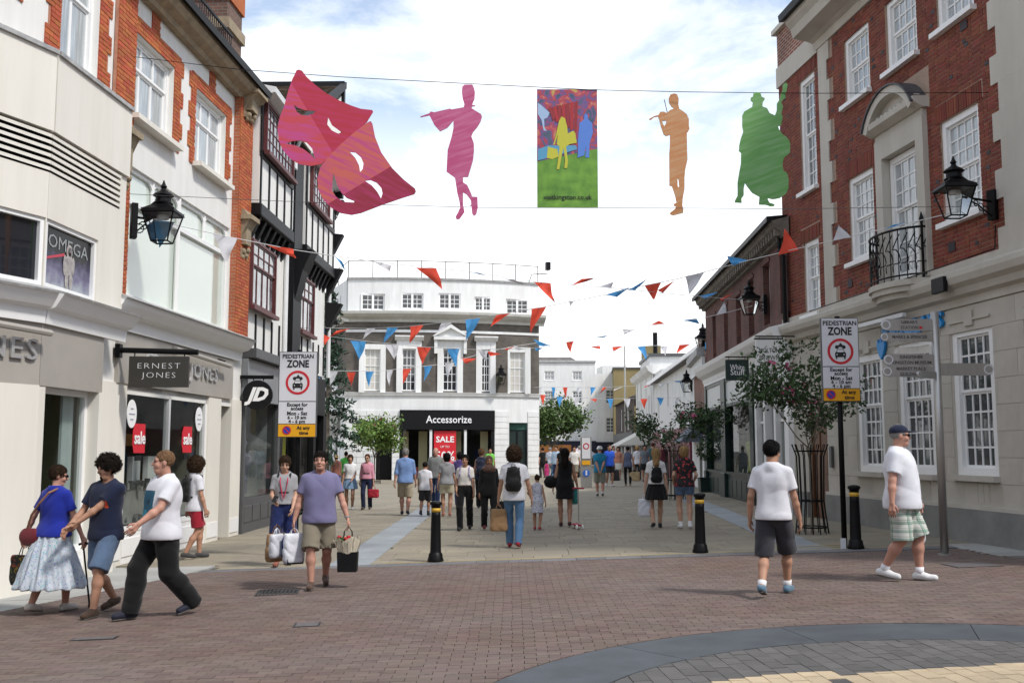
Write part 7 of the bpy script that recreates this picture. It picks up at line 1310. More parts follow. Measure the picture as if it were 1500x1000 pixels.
    if tk != 'none':
        hem = top[3] if len(top) > 3 else hz - .085
        slv = {'tee': .70, 'polo': .72, 'tank': 0, 'dress': 0, 'long': 1.0, 'rolled': 1.0, 'blouse': .7, 'teedress': .6}[tk]
        def upr(G_):
            g_ = .016 if tk not in ('tank', 'dress') else .012; torso(G_, g_)
            z0, y0, w0, d0 = rings[1]; G_.ell((0, y0, hz - .01), (w0 + g_ + .020, d0 + g_ + .024, .17), .05); G_.ell((0, y0 * .7, hem + .01), (w0 + g_ + .022, d0 + g_ + .026, .12), .06) if tk not in ('dress', 'teedress', 'tank') and hem < hz + .03 else None
            if tk in ('dress', 'teedress'):
                for t_ in np.linspace(0, 1, 5): z = hz + (hem - hz) * t_; G_.ell((0, .0, z), (.178 + .02 * t_, .135 + .02 * t_ + stride * .18 * t_, .10), .05)
            def post():
                for i in (0, 1):
                    d = el[i] - sho[i]; u = d / np.linalg.norm(d)
                    if not slv: G_.cap(sho[i] + (np.sign(sho[i][0]) * .035, 0, .03), sho[i] + (np.sign(sho[i][0]) * .03, 0, -.06), .06, .05, 0, sub=True)
                    elif slv < 1: G_.cap(sho[i], sho[i] + d * (slv + .2), (.060 if not fem else .052) * sk, (.068 if not fem else .056) * sk, .035, clip=(u, sho[i] + d * slv))
                    else:
                        d2 = wr[i] - el[i]; u2 = d2 / np.linalg.norm(d2); G_.cap(sho[i], el[i], .064 * sk * (.9 if fem else 1), .054 * sk, .035); G_.cap(el[i], wr[i], .054 * sk, .044 * sk, .02, clip=(u2, el[i] + d2 * (.93 if tk == 'long' else .25)))
                G_.cut((0, 0, -1), -hem); G_.ell(tuple(neck + (0, -.035, .045)), (.072, .085, .075 if tk not in ('tank', 'dress') else .10), 0, True); G_.cut((0, 0, 1), sh_z + .09)
            G_.post = post
        amp = .0036 if tk in ('tee', 'blouse', 'rolled', 'polo', 'long') else .002
        o, P, Q = garment({'tee': 't_shirt', 'polo': 'polo_shirt', 'tank': 'top', 'dress': 'dress', 'teedress': 'dress', 'long': 'shirt', 'rolled': 'shirt', 'blouse': 'blouse'}[tk], tm, upr, amp=amp, wl=.21)
        for (mt, x0, x1, z0, z1, sidey) in prints:
            o.data.materials.append(mt); c_ = P[Q].mean(1); sel = (c_[:, 0] > x0) & (c_[:, 0] < x1) & (c_[:, 2] > z0) & (c_[:, 2] < z1) & (c_[:, 1] * sidey > 0.02); mi = np.zeros(len(Q), np.int32); o.data.polygons.foreach_get('material_index', mi); mi[sel] = len(o.data.materials) - 1; o.data.polygons.foreach_set('material_index', mi)
        if tk == 'polo':
            co = MB(); co.lathe([(.066, -.005), (.073, .022), (.064, .03)], tuple(neck + (0, 0, .0)), 16); co.build('collar', tm, e, smooth=True)
    # ---- shoes and socks
    sm_ = cloth('shoe_%d_%d_%d' % tuple(int(c_ * 255) for c_ in shoes), shoes, rough=.6) if shoes else None
    for i in (0, 1):
        if not shoes: continue
        a = ank[i]; tilt = max(0, a[2] - .09) * 1.4; toe = a + np.array((np.sign(a[0]) * .015, -.155, -.045 - tilt * .5)); heel = a + np.array((0, .045, -.035 + tilt * .35)); zb = min(toe[2], heel[2]) - .04
        def shoe(G_):
            G_.cap(heel, toe, .042, .036, .02); G_.cap(a + (0, .01, -.01), a + (0, -.06, -.035), .044, .040, .02); u = toe - heel; u /= np.linalg.norm(u); nn = np.array((0, u[2], -u[1])); nn = nn if nn[2] < 0 else -nn; G_.cut(nn, nn.dot(heel) + .034); G_.cut((0, 0, 1), a[2] + .018)
        so, _, _ = garment('shoe', sm_, shoe, amp=0, lo_=np.minimum(heel, toe) - .07, hi_=np.maximum(a, toe) + .09)
        if fine and so: 
            sl2 = MB(); u = toe - heel; P0 = heel + np.array((0, 0, -.034)); P1 = toe + np.array((0, 0, -.034)); sl2.tube([P0 + (0, .02, 0), P0 + (P1 - P0) * .5, P1 + (0, -.02, 0)], [.036, .038, .034], 10); o = sl2.build('sole', M('shoe_sole', (.10, .09, .08), .8), e, scale=None); o.data.transform(Matrix.Translation((0, 0, 0)))
            for v in o.data.vertices: t_ = np.clip((v.co.y - P0[1]) / (P1[1] - P0[1]), 0, 1); zc_ = P0[2] + (P1[2] - P0[2]) * t_; v.co.z = zc_ + (v.co.z - zc_) * .22
        if sock: MB().tube([a + (0, .0, -.02), a + (kn[i] - a) * .16 + (0, .004, 0)], .043, 10, .050).build('sock', cloth('sock_%d' % int(sock[0] * 100), sock), e, smooth=True)
    # ---- hair
    hk, hcol = hair[0], hair[1]
    if hk != 'bald' and hk != 'hijab':
        hm = hair_mat(hcol)
        def hr(G_):
            th = {'buzz': .005, 'short': .010, 'curly': .034, 'bigcurly': .06, 'bob': .022, 'long': .018, 'tied': .012, 'bun': .012}[hk]
            G_.ell(HP(0, .018, .036), (.076 + th, .094 + th, .088 + th), .01, yaw=-hy)
            if hk in ('bob',): G_.ell(HP(0, .03, -.02), (.092, .088, .105), .03, yaw=-hy)
            if hk == 'long': G_.cap(HP(0, .06, .0), HP(0, .095, -.25), .085, .075, .04, sy=.7); G_.cap(HP(0, .095, -.25), HP(0, .09, -.40), .07, .035, .03, sy=.6)
            if hk == 'bigcurly': G_.ell(HP(0, .04, -.02), (.125, .115, .12), .03)
            if hk == 'tied': G_.cap(HP(0, .10, .03), HP(0, .13, -.10), .03, .018, .02)
            if hk == 'bun': G_.ell(HP(0, .075, .115), (.04, .04, .035), .01)
            def post():
                if hk in ('curly', 'bigcurly'): G_.folds(.011, .05, 3)
                else: G_.folds(.003, .05, 3)
                zf = {'buzz': .088, 'short': .074, 'curly': .062, 'bigcurly': .055, 'bob': .058, 'long': .066, 'tied': .085, 'bun': .080}[hk]
                G_.ell(HP(0, -.100, zf - .098), (.075, .085, .088), 0, True, yaw=-hy)
                if hk in ('buzz', 'short', 'tied', 'bun', 'curly'):
                    n_ = HP(0, .35, -1.0) - hc; n_ /= np.linalg.norm(n_); c_ = HP(0, .05, -.048 if hk != 'curly' else -.06)
                    if hk != 'tied': G_.cut(n_, n_.dot(c_))
                    for q in (-1, 1): G_.ell(HP(q * .09, -.02, -.04), (.035, .052, .05), 0, True)
            G_.post = post
        ho, HPp, HQ = garment('hair', hm, hr, hh=h * 1.0, amp=0, lo_=hc - (.2, .26, .46 if hk == 'long' else .24), hi_=hc + (.2, .26, .24))
        if pix > 85 and len(HPp) > 20:      # loose strands that break up the outline
            rs = np.random.default_rng(int(px)); ns = (1500 if fine else 600) if hk != 'buzz' else 300; cu_ = hk in ('curly', 'bigcurly'); v0 = HPp[rs.integers(0, len(HPp), ns)]; o_ = v0 - hc; o_ /= np.linalg.norm(o_, axis=1)[:, None]; keep = (o_ @ ((HP(0, -1, -.35) - hc) / np.linalg.norm(HP(0, -1, -.35) - hc))) < .62; v0 = v0[keep]; o_ = o_[keep]; ns = len(v0)
            fl_ = np.array((HP(0, .5, -1.0) - hc)) if not cu_ else np.zeros(3); td = fl_ + rs.normal(size=(ns, 3)) * (.35 if not cu_ else 1.0); td -= o_ * (td * o_).sum(1)[:, None]; td /= np.linalg.norm(td, axis=1)[:, None]; sd2 = np.cross(o_, td); L_ = rs.uniform(.6, 1.3, (ns, 1)) * {'buzz': .012, 'short': .026, 'curly': .034, 'bigcurly': .045, 'bob': .05, 'long': .06, 'tied': .04, 'bun': .04}[hk]; wd = .0028 if fine else .004; lift_ = .006 if not cu_ else .022
            if hk == 'buzz': lift_ = .003
            A_ = v0 - o_ * .003; B_ = v0 + td * L_ * .5 + o_ * lift_ * rs.uniform(.2, 1, (ns, 1)); C_ = v0 + td * L_ + o_ * lift_ * rs.uniform(-.3, .8, (ns, 1)); VV = np.stack([A_ - sd2 * wd, A_ + sd2 * wd, B_ + sd2 * wd, B_ - sd2 * wd, C_ + sd2 * wd * .5, C_ - sd2 * wd * .5], 1).reshape(-1, 3); b0_ = np.arange(ns)[:, None] * 6
            QQ = np.concatenate([b0_ + np.array((0, 1, 2, 3)), b0_ + np.array((3, 2, 4, 5))]); old = ho.data; ho.data = npmesh('hair', np.concatenate([HPp, VV]), np.concatenate([HQ, QQ + len(HPp)]), hm); bpy.data.meshes.remove(old)
    if hk == 'hijab':
        hm = cloth('scarf_brown', (.085, .045, .035))
        def hj(G_):
            G_.ell(HP(0, .02, .03), (.092, .108, .108), .02); G_.cap(HP(0, .01, -.06), HP(0, .0, -.16), .088, .12, .04); G_.ell(tuple(neck + (0, -.03, -.05)), (.17, .14, .10), .05)
            def post(): G_.ell(HP(0, -.10, -.012), (.055, .06, .075), 0, True); G_.folds(.004, .08, 2)
            G_.post = post
        garment('headscarf', hm, hj, amp=0, lo_=hc - (.25, .25, .40), hi_=hc + (.25, .25, .2))
    if hat:
        hm = cloth('hat_%s' % hat[0], hat[1])
        if hat[0] == 'cap':
            def ca__(G_):
                G_.ell(HP(0, .015, .045), (.090, .106, .085), .0, yaw=-hy); n_ = HP(0, -.12, -1) - hc; n_ /= np.linalg.norm(n_); G_.cut(n_, n_.dot(HP(0, 0, .035))); 
                def post(): G_.ell(HP(0, -.115, .045), (.070, .085, .010), .01, yaw=-hy)
                G_.post = post
            garment('cap', hm, ca__, hh=h, amp=0, lo_=hc - .25, hi_=hc + .25)
        else:
            def bh(G_): G_.ell(HP(0, .01, .06), (.092, .105, .075), .0); G_.ell(HP(0, .01, .028), (.125, .135, .022), .02)
            garment('sun_hat', hm, bh, amp=0, lo_=hc - .25, hi_=hc + .25)
    e['wr'] = [list(map(float, q)) for q in wr][0]; PEOPLE.append((e, wr, sho, hc, neck, rings, s))
    return e, dict(wr=wr, el=el, sho=sho, hc=hc, neck=neck, hz=hz, sh_z=sh_z, s=s, yaw=yaw, e=e, g0=g0, HP=HP, rings=rings)
PEOPLE = []
def wpt(d, p):
    """a point of a figure's own space in the world"""
    q = Matrix.Rotation(-R(d['yaw']), 3, 'Z') @ Vector(p); return np.array(d['g0']) + np.array(q) * d['s']
def bag(name, d, side, w, hgt, dep, mat, label, cat='bag', hl=.16, drop=.0, rz=0.0, taper=.9, soft=.02, hmat=None, group=None, open_top=False):
    """carrier bag hanging from a hand: its body and two handle loops"""
    i = {'R': 0, 'L': 1}[side]; hand = wpt(d, d['wr'][i] + np.array((0, -.01, -.12))); e = empty(name, (hand[0], hand[1], hand[2] - hl - hgt - drop), -R(d['yaw']) + rz, label, cat, group)
    F_ = Field((-w / 2 - .05, -dep / 2 - .05, -.05), (w / 2 + .05, dep / 2 + .05, hgt + .05), max(.008, hgt / 40)); n = 6
    for k in range(n + 1): t_ = k / n; F_.cap((-w / 2 * (taper + (1 - taper) * t_) + dep * .3, 0, .04 + (hgt - .06) * t_), (w / 2 * (taper + (1 - taper) * t_) - dep * .3, 0, .04 + (hgt - .06) * t_), dep * .5 * (1 - .35 * t_), dep * .5 * (1 - .35 * t_), .05)
    F_.folds(soft * .22, .12, len(label)); F_.cut((0, 0, 1), hgt); F_.cut((0, 0, -1), 0.0); P, Q = F_.mesh(); link('body', npmesh('body', P, Q, mat), e)
    for y in (-dep * .2, dep * .2): MB().tube([(-w * .22, y, hgt - .01), (-w * .13, y * .5, hgt + hl * .8), (0, 0, hgt + hl + .015), (w * .13, y * .5, hgt + hl * .8), (w * .22, y, hgt - .01)], .006, 5).build('handle', hmat or mat, e)
    return e
def backpack(d, mat, label, w=.30, hgt=.44, dep=.15, shift=0.0):
    c_ = np.array((0, d['rings'][3][1] + d['rings'][3][3] + dep * .45 + .01, d['hz'] + .08)); p = wpt(d, c_); e = empty('backpack', tuple(p), -R(d['yaw']), label, 'backpack', 'backpacks'); e.scale = (d['s'],) * 3
    F_ = Field((-w * .7, -dep, -.05), (w * .7, dep, hgt + .06), .011); F_.cap((0, 0, .10), (0, 0, hgt - .12), w * .48, w * .40, .03, sy=dep / w); F_.ell((0, dep * .38, hgt * .32), (w * .36, dep * .28, hgt * .22), .02); F_.folds(.003, .12, 5); F_.cut((0, 0, -1), 0); P, Q = F_.mesh(); link('body', npmesh('body', P, Q, mat), e); MB().tube([(-.03, -.02, hgt - .02), (-.03, .0, hgt + .03), (.03, .0, hgt + .03), (.03, -.02, hgt - .02)], .008, 5).build('loop', mat, e)
    for q in (-1, 1):
        S_ = d['sho'][0 if q < 0 else 1] * np.array((.62, 1, 1)) - c_; y1 = -(d['rings'][3][1] * 0 + 2 * d['rings'][3][3] + dep * .5) - .015
        MB().tube([(q * w * .3, -dep * .4, hgt * .85), (S_[0], S_[1] * .9, S_[2] + .085), (S_[0], S_[1] - .075, S_[2] + .055), (S_[0] * 1.0, y1 + .035, S_[2] - .12), (S_[0] * 1.22, y1 + .09, S_[2] - .28), (q * w * .42, -dep * .4, .08)], .019, 6).build('strap', mat, e, smooth=True)
    return e
# ------------------------------------------------------------------ everyone in the street
denim = cloth('denim', (.085, .13, .21), var=.25, scale=5); denim_l = cloth('denim_light', (.16, .25, .37), var=.25, scale=5); blk = (.006, .006, .0065)
floral = pattern_mat('floral_skirt', (.46, .50, .55), [(.24, .30, .48), (.58, .60, .62), (.10, .38, .42), (.22, .26, .40)], 42, .35)
redfl = pattern_mat('red_floral', (.014, .012, .014), [(.48, .06, .06), (.40, .03, .05)], 21, .45); navyfl = pattern_mat('navy_print', (.55, .56, .62), [(.06, .07, .16), (.12, .13, .26)], 34, .5)
plaid = pattern_mat('green_plaid', (.55, .57, .52), [(.06, .20, .14), (.05, .06, .06)], kind='plaid'); tote_p = pattern_mat('tapestry', (.015, .015, .012), [(.25, .05, .02), (.06, .10, .02), (.20, .13, .02)], 24, .25)
def shades(d, e): 
    for q in (-1, 1): MB().ell(tuple(d['HP'](q * .033, -.093, .006)), (.026, .012, .019), 8, 6).build('sunglasses', m_black, e, smooth=True)
    for q in (-1, 1): MB().tube([d['HP'](q * .058, -.085, .012), d['HP'](q * .079, .01, .01)], .004, 5).build('sunglasses_arm', m_black, e)
# the group at the far left
e, dw_ = person(72, 897, 1.66, 200, 'woman in royal blue top and pale floral skirt walking with a cane', 'ruddy', ('short', 'brown'), ('tee', 'royal_blue', (.012, .025, .27), .90), ('longskirt', 'floral', floral, .30), (.55, .50, .45), .35, -1, {'R': (-.31, -.20, .80), 'L': (.44, .04, .80)}, 1.16, True, .03, (40, -8))
shades(dw_, e)
hd = wpt(dw_, dw_['wr'][0] + np.array((0, -.02, -.09))); c0 = ground(131, 889); cn_ = empty('walking_cane', tuple(c0), 0, 'black walking cane in the hand of the woman in blue', 'cane'); v = Vector(hd - c0); MB().tube([(0, 0, .02), v * .98], .011, 7).build('shaft', m_black, cn_); MB().tube([v * .98 + Vector((-.05, 0, .01)), v + Vector((.02, 0, .015)), v + Vector((.07, 0, .0))], .014, 7).build('grip', m_black, cn_); MB().lathe([(.019, 0), (.017, .04)], n=8).build('ferrule', m_black, cn_)
bag('tote_bag', dw_, 'L', .36, .34, .12, tote_p, 'dark patterned tote bag carried by the woman in blue', hl=.12, hmat=m_black)
p = wpt(dw_, (.22, .13, .78)); sb = empty('shoulder_bag', tuple(p), -R(200), 'dark red shoulder bag on a brown strap of the woman in blue', 'bag'); F_ = Field((-.16, -.1, -.02), (.16, .1, .28), .011); F_.cap((-.05, 0, .11), (.05, 0, .11), .10, .10, .03, sy=.5); P, Q = F_.mesh(); link('body', npmesh('body', P, Q, cloth('oxblood', (.14, .012, .02), rough=.5)), sb)
a = dw_['s']; MB().tube([(.04, .01, .18), (-.06, .055, .36), (-.18, .06, .50), (-.26, .02, .61), (-.285, -.09, .655), (-.26, -.20, .58)], .013, 6).build('strap', cloth('tan_strap', (.25, .12, .07), rough=.6), sb)
orange_pr = pattern_mat('boat_print', (.012, .018, .045), [(.55, .20, .02), (.5, .06, .02)], 12, .3)
e, dn = person(150, 899, 1.76, 20, 'bearded man in navy T-shirt and denim shorts turning to the woman', 'tan', ('curly', 'dark'), ('tee', 'navy', (.010, .015, .040)), ('shorts', 'denim', denim, .50), (.06, .035, .022), .52, 1, {'R': (-.29, -.26, .95), 'L': (-.14, -.34, .98)}, 1.0, False, .0, (24, -10), prints=((orange_pr, -.12, .12, 1.17, 1.27, -1),))
F_ = Field(tuple(np.array(dn['HP'](0, -.07, -.08)) - .09), tuple(np.array(dn['HP'](0, -.07, -.08)) + .09), .008); F_.ell(tuple(dn['HP'](0, -.066, -.098)), (.034, .030, .030), .01); F_.cap(dn['HP'](-.025, -.096, -.046), dn['HP'](.025, -.096, -.046), .007, .007, .005); P, Q = F_.mesh(); link('beard', npmesh('beard', P, Q, hair_mat('dark')), e)
wave = pattern_mat('wave_print', (.02, .10, .16), [(.04, .26, .36), (.45, .52, .55), (.02, .05, .09), (.03, .16, .15)], 11, .25)
person(234, 903, 1.82, 46, 'heavy man in white printed T-shirt and black trousers striding to the left', 'ruddy', ('buzz', 'sandy'), ('tee', 'white_tee', (.66, .66, .70)), ('baggy', 'black_trousers', blk), (.014, .016, .03), .60, -1, {'L': (.22, -.36, .98), 'R': (-.26, .02, .86)}, 1.28, False, .0, (24, 2), prints=((wave, -.11, .11, 1.02, 1.30, -1),))
e, d = person(283, 818, 1.68, 235, 'long-haired pedestrian in white top and red shorts by the jeweller window', 'tan', ('bigcurly', 'brown'), ('tee', 'white_tee', (.66, .66, .70)), ('shorts', 'red_shorts', (.30, .015, .03), .55), (.05, .05, .05), .3, 1); backpack(d, cloth('black_bag', blk, rough=.6), 'black backpack of the pedestrian in red shorts')
# phone, lanyard and plum shirt
e, d = person(414, 828, 1.68, 352, 'young woman in grey T-shirt with red lanyard looking at her phone', 'fair', ('tied', 'brown'), ('tee', 'heather_grey', (.30, .30, .31), .98), ('shorts', 'navy_shorts', (.012, .02, .085), .50), (.25, .08, .05), .25, -1, {'R': (-.13, -.30, 1.06), 'L': (.15, -.20, .93)}, 1.03, True, .0, (-4, -18), prints=((cloth('print_dark', (.06, .06, .065)), -.08, .08, 1.155, 1.19, -1),))
backpack(d, cloth('black_bag', blk, rough=.6), 'black backpack on the young woman with the lanyard')
hd = wpt(d, d['wr'][0] + np.array((.02, -.09, .02))); ph_ = empty('mobile_phone', tuple(hd), 0, 'dark mobile phone held by the young woman with lanyard', 'phone'); o = bevel(MB().box(-.037, .037, -.006, .006, -.07, .07).build('case', m_black, ph_), .006); o.rotation_euler = (R(-50), R(10), 0); link('screen', MB().box(-.033, .033, .0065, .0072, -.06, .06).mesh('screen', m_night), ph_, rot=(R(-50), R(10), 0))
s_ = d['s']; rg = d['rings']; yb = rg[3][1] - rg[3][3] - .03; MB().tube([(-.055, -.03, d['sh_z'] + .06), (-.06, yb, d['sh_z'] - .08), (-.02, yb - .005, 1.13), (0, yb - .004, 1.06), (.02, yb - .005, 1.13), (.06, yb, d['sh_z'] - .08), (.055, -.03, d['sh_z'] + .06)], .009, 5).build('lanyard', cloth('lanyard_red', (.55, .03, .09)), e)
e, dp = person(466, 860, 1.74, 352, 'man in plum V-neck T-shirt and khaki shorts carrying shopping bags', 'ruddy', ('short', 'dark'), ('tee', 'plum', (.165, .155, .27)), ('shorts', 'khaki', (.20, .175, .13), .50), (.085, .05, .035), .42, -1, {'R': (-.33, -.06, .80), 'L': (.37, -.10, .86)}, 1.20, False, .0, (6, 4))
MB().tube([wpt(dp, dp['wr'][1]) * 0 + np.array((0, 0, 0)), (0, 0, .001)], .001, 4) 
MB().lathe([(.034, -.012), (.036, 0), (.034, .012)], tuple(dp['wr'][1] - (dp['wr'][1] - dp['el'][1]) * .06), 10).build('wristwatch', m_brush, e)
pl = lambda n, c, **k: M('plastic_' + n, c, .35, var=.08, scale=5, bump=.4, bscale=12, **k)
b_ = bag('carrier_bag', dp, 'R', .26, .38, .11, pl('white', (.62, .63, .68)), 'white carrier bag with dark base held by the plum shirt man', hl=.05, rz=.5); MB().box(-.11, .11, -.055, .055, -.004, .07).build('dark_base', m_black, b_)
b_ = bag('carrier_bag', dp, 'R', .24, .30, .09, pl('grey_white', (.55, .56, .60)), 'crumpled pale carrier bag nearest the lanyard woman', hl=.06, rz=1.1); b_.location.x -= .22; b_ = bag('carrier_bag', dp, 'R', .16, .28, .07, pl('blue', (.03, .04, .20)), 'blue carrier bag between the pale bags', hl=.10, rz=.9); b_.location.x -= .09; b_.location.y += .08
b_ = bag('paper_bag', dp, 'R', .28, .36, .12, cloth('kraft', (.30, .18, .09)), 'brown paper bag behind the pale carrier bags', hl=.10, rz=.8, taper=1); b_.location.x -= .30; b_.location.y += .35; b_.location.z += .02
hd = wpt(dp, dp['wr'][1] + np.array((0, -.02, -.12))); fb = empty('flower_bag', (hd[0] + .02, hd[1] - .05, hd[2] - .55), 0, 'black gift bag with cream paper and red roses in it', 'bag'); bevel(MB().prism([(-.12, 0), (.12, 0), (.13, .25), (-.13, .25)], -.07, .07).build('box', m_black, fb), .005)
pw = MB(); 
for k in range(26): t = 2 * math.pi * k / 26; r0, r1 = .115, .17 + .03 * math.sin(k * 2.3); pw.add([(r0 * math.cos(t), r0 * math.sin(t) * .6, .22), (r0 * math.cos(t + .26), r0 * math.sin(t + .26) * .6, .22), (r1 * math.cos(t + .26), r1 * math.sin(t + .26) * .7, .42 + .03 * math.sin(k)), (r1 * math.cos(t), r1 * math.sin(t) * .7, .42 + .03 * math.sin(k - 1))], [(0, 1, 2, 3)])
pw.build('wrapping_paper', cloth('cream_paper', (.68, .62, .48)), fb); rng = np.random.default_rng(2)
for k in range(9): x, y, z = rng.normal() * .05, rng.normal() * .03, .40 + rng.uniform(-.02, .04); MB().ell((x, y, z), (.030, .030, .026), 7, 5).build('rose', M('rose_red', (.42, .01, .015), .6), fb)
leafmesh(np.array([(rng.normal() * .07, rng.normal() * .04, .37 + rng.uniform(0, .05)) for k in range(40)]), .035, rng).build('leaves', m_leaf, fb)
for y in (-.05, .05): MB().tube([(-.06, y, .25), (-.05, y * .4, .50), (0, 0, .575), (.05, y * .4, .50), (.06, y, .25)], .005, 5).build('handle', m_black, fb)
# by the round tree
e, d = person(512, 746, 1.66, 355, 'woman in white top and denim skirt walking beside the pink top', 'tan', ('bob', 'brown'), ('blouse', 'white_blouse', (.68, .68, .68), .98), ('miniskirt', 'denim_light', denim_l, .66), (.75, .75, .75), .2, 1, {'L': (.10, -.22, 1.0)}, 1.05, True)
e, d = person(537, 746, 1.66, 5, 'woman in pink top, sunglasses and navy trousers carrying a red bag', 'fair', ('tied', 'auburn'), ('long', 'pink', (.60, .27, .34), .97), ('jeans', 'navy_trousers', (.015, .02, .055)), (.06, .04, .03), .15, -1, None, 1.0, True, prints=((cloth('print_dark', (.06, .06, .065)), -.10, .10, 1.12, 1.17, -1),)); shades(d, e); bag('handbag', d, 'L', .30, .26, .12, cloth('red_bag', (.35, .02, .035), rough=.5), 'red handbag held by the woman in pink', hl=.10)
person(506, 722, 1.80, 170, 'man in bright green T-shirt seen from behind', 'tan', ('short', 'black'), ('tee', 'green', (.07, .33, .06)), ('shorts', 'khaki', (.20, .175, .13)), (.05, .05, .05), .2); person(492, 724, 1.66, 150, 'pedestrian in straw hat and brown top beside the green T-shirt', 'brown', ('short', 'dark'), ('tee', 'rust', (.20, .08, .06)), ('shorts', 'blue_shorts', (.03, .07, .25)), (.05, .05, .05), .2, hat=('straw', (.5, .35, .15)))
# centre of the street
person(593, 754, 1.80, 178, 'grey-haired man in light blue shirt and khaki shorts walking away', 'ruddy', ('short', 'grey'), ('rolled', 'sky_blue', (.17, .27, .50), .84), ('shorts', 'khaki_light', (.36, .31, .22), .48), (.03, .035, .06), .32, 1, None, 1.12)
person(622, 755, 1.42, 190, 'boy in white T-shirt and dark shorts walking away', 'tan', ('short', 'dark'), ('tee', 'white_tee', (.66, .66, .70)), ('shorts', 'charcoal', (.03, .03, .033), .50), (.02, .02, .02), .34, -1, sock=(.03, .03, .03))
person(638, 741, 1.80, 12, 'bald man in grey T-shirt and jeans facing the street', 'ruddy', ('bald', 'grey'), ('tee', 'grey_green', (.20, .21, .20)), ('jeans', 'jeans_dark', (.03, .05, .12)), (.03, .03, .03), .2, 1, None, 1.12)
person(654, 756, 1.62, 176, 'woman in striped grey top and cream shorts seen from behind', 'tan', ('bob', 'black'), ('tee', 'grey_top', (.27, .27, .28), .90), ('shorts', 'cream', (.52, .47, .34), .66), (.35, .12, .08), .12, 1, None, 1.12, True)
person(673, 742, 1.64, 185, 'dark-haired woman in purple top partly hidden in the crowd', 'tan', ('bob', 'black'), ('tee', 'purple', (.09, .06, .20)), ('jeans', 'jeans_dark', (.03, .05, .12)), (.05, .05, .05), .2, 1, None, 1.0, True)
e, d = person(681, 776, 1.60, 6, 'young woman in white cropped top and black trousers walking towards us', 'tan', ('tied', 'black'), ('tee', 'cream_top', (.66, .63, .58), 1.04), ('trousers', 'black_trousers', blk), (.02, .02, .02), .36, -1, {'R': (-.19, -.10, .92)}, .98, True)
for q in (-1, 1): MB().tube([(q * .10, .03, d['sh_z'] + .07), (q * .105, -.085, d['sh_z'] + .03), (q * .11, -.135, d['sh_z'] - .12), (q * .15, -.08, d['sh_z'] - .24)], .016, 6).build('bag_strap', cloth('lilac', (.36, .30, .52)), e)
e, d = person(716, 776, 1.56, 352, 'woman in brown headscarf and black clothes walking towards us', 'brown', ('hijab', 'dark'), ('long', 'black_top', blk, .80), ('trousers', 'black_trousers', blk), (.20, .03, .03), .3, 1, {'R': (-.24, -.03, .80), 'L': (.24, -.05, .86)}, 1.1, True); bag('handbag', d, 'L', .26, .24, .10, cloth('black_bag', blk, rough=.6), 'black handbag of the woman in headscarf', hl=.06)
e, d = person(705, 744, 1.72, 186, 'fair-haired woman in dark vest with a dark backpack', 'tan', ('bun', 'sandy'), ('tank', 'navy_vest', (.02, .025, .06)), ('trousers', 'black_trousers', blk), (.04, .04, .04), .2, 1, None, 1.0, True); backpack(d, cloth('navy_bag', (.02, .025, .05), rough=.6), 'dark navy backpack of the fair-haired woman')
person(718, 706, 1.76, 350, 'man in lime green shirt standing by the accessories shop', 'tan', ('buzz', 'brown'), ('tee', 'lime', (.16, .48, .07)), ('trousers', 'charcoal', (.03, .03, .033)), (.03, .03, .03), .1)
e, d = person(753, 802, 1.70, 184, 'curly-haired man in white T-shirt and blue jeans walking away with backpack', 'tan', ('bigcurly', 'brown'), ('tee', 'white_tee', (.66, .66, .70)), ('jeans', 'jeans_blue', (.085, .17, .30)), (.30, .02, .03), .34, 1, {'L': (.29, -.05, .80), 'R': (-.31, -.05, .86)}, 1.03); backpack(d, cloth('black_bag', blk, rough=.6), 'black backpack on the curly-haired man')
bag('paper_bag', d, 'L', .24, .38, .14, cloth('kraft', (.30, .18, .09)), 'brown paper carrier held by the curly-haired man', hl=.07, taper=1)
person(787, 776, 1.13, 192, 'small girl in navy and white print dress holding a hand', 'tan', ('bun', 'brown'), ('dress', 'print', navyfl, .55), ('none', '', (0, 0, 0)), (.35, .03, .04), .14, 1, {'L': (.26, -.08, 1.08), 'R': (-.27, -.02, .86)}, 1.08, True)
e, d = person(828, 771, 1.66, 180, 'long-haired woman in short black dress walking away', 'tan', ('long', 'dark'), ('dress', 'black_dress', blk, .62), ('none', '', (0, 0, 0)), (.06, .02, .02), .22, 1, {'L': (.27, -.02, .86), 'R': (-.29, -.10, .88)}, 1.06, True)
p = wpt(d, (.25, -.02, .86)); hb = empty('shoulder_bag', tuple(p), R(20), 'black leather shoulder bag of the woman in black dress', 'bag'); F_ = Field((-.24, -.14, -.02), (.24, .14, .36), .012); F_.cap((-.09, 0, .14), (.09, 0, .15), .135, .12, .03, sy=.55); F_.folds(.005, .14, 2); P, Q = F_.mesh(); link('body', npmesh('body', P, Q, cloth('black_leather', blk, rough=.5)), hb); MB().tube([(-.10, 0, .24), (.04, -.02, .45), (.13, 0, .58), (.12, .03, .40), (.12, 0, .24)], .010, 5).build('strap', cloth('black_leather', blk), hb)
b_ = bag('cloth_bag', d, 'R', .20, .36, .10, cloth('teal', (.03, .19, .17)), 'teal bag at the side of the woman in black dress', hl=.02); b_.location.x -= .10; b_.location.z += .12
g0 = ground(848, 775); sc_ = empty('scooter', tuple(g0), R(10), 'child\'s scooter pulled by the woman in black dress', 'scooter'); hgt = wpt(d, d['wr'][0])[2] - g0[2]; MB().tube([(0, 0, .08), (-.01, .02, hgt)], .013, 7).build('steering_stem', m_brush, sc_); MB().tube([(-.12, .02, hgt), (.12, .02, hgt)], .017, 7).build('handlebar', cloth('red_grip', (.40, .02, .05)), sc_); bevel(MB().box(-.06, .06, -.05, .42, .07, .10).build('deck', cloth('red_grip', (.40, .02, .05)), sc_), .01)
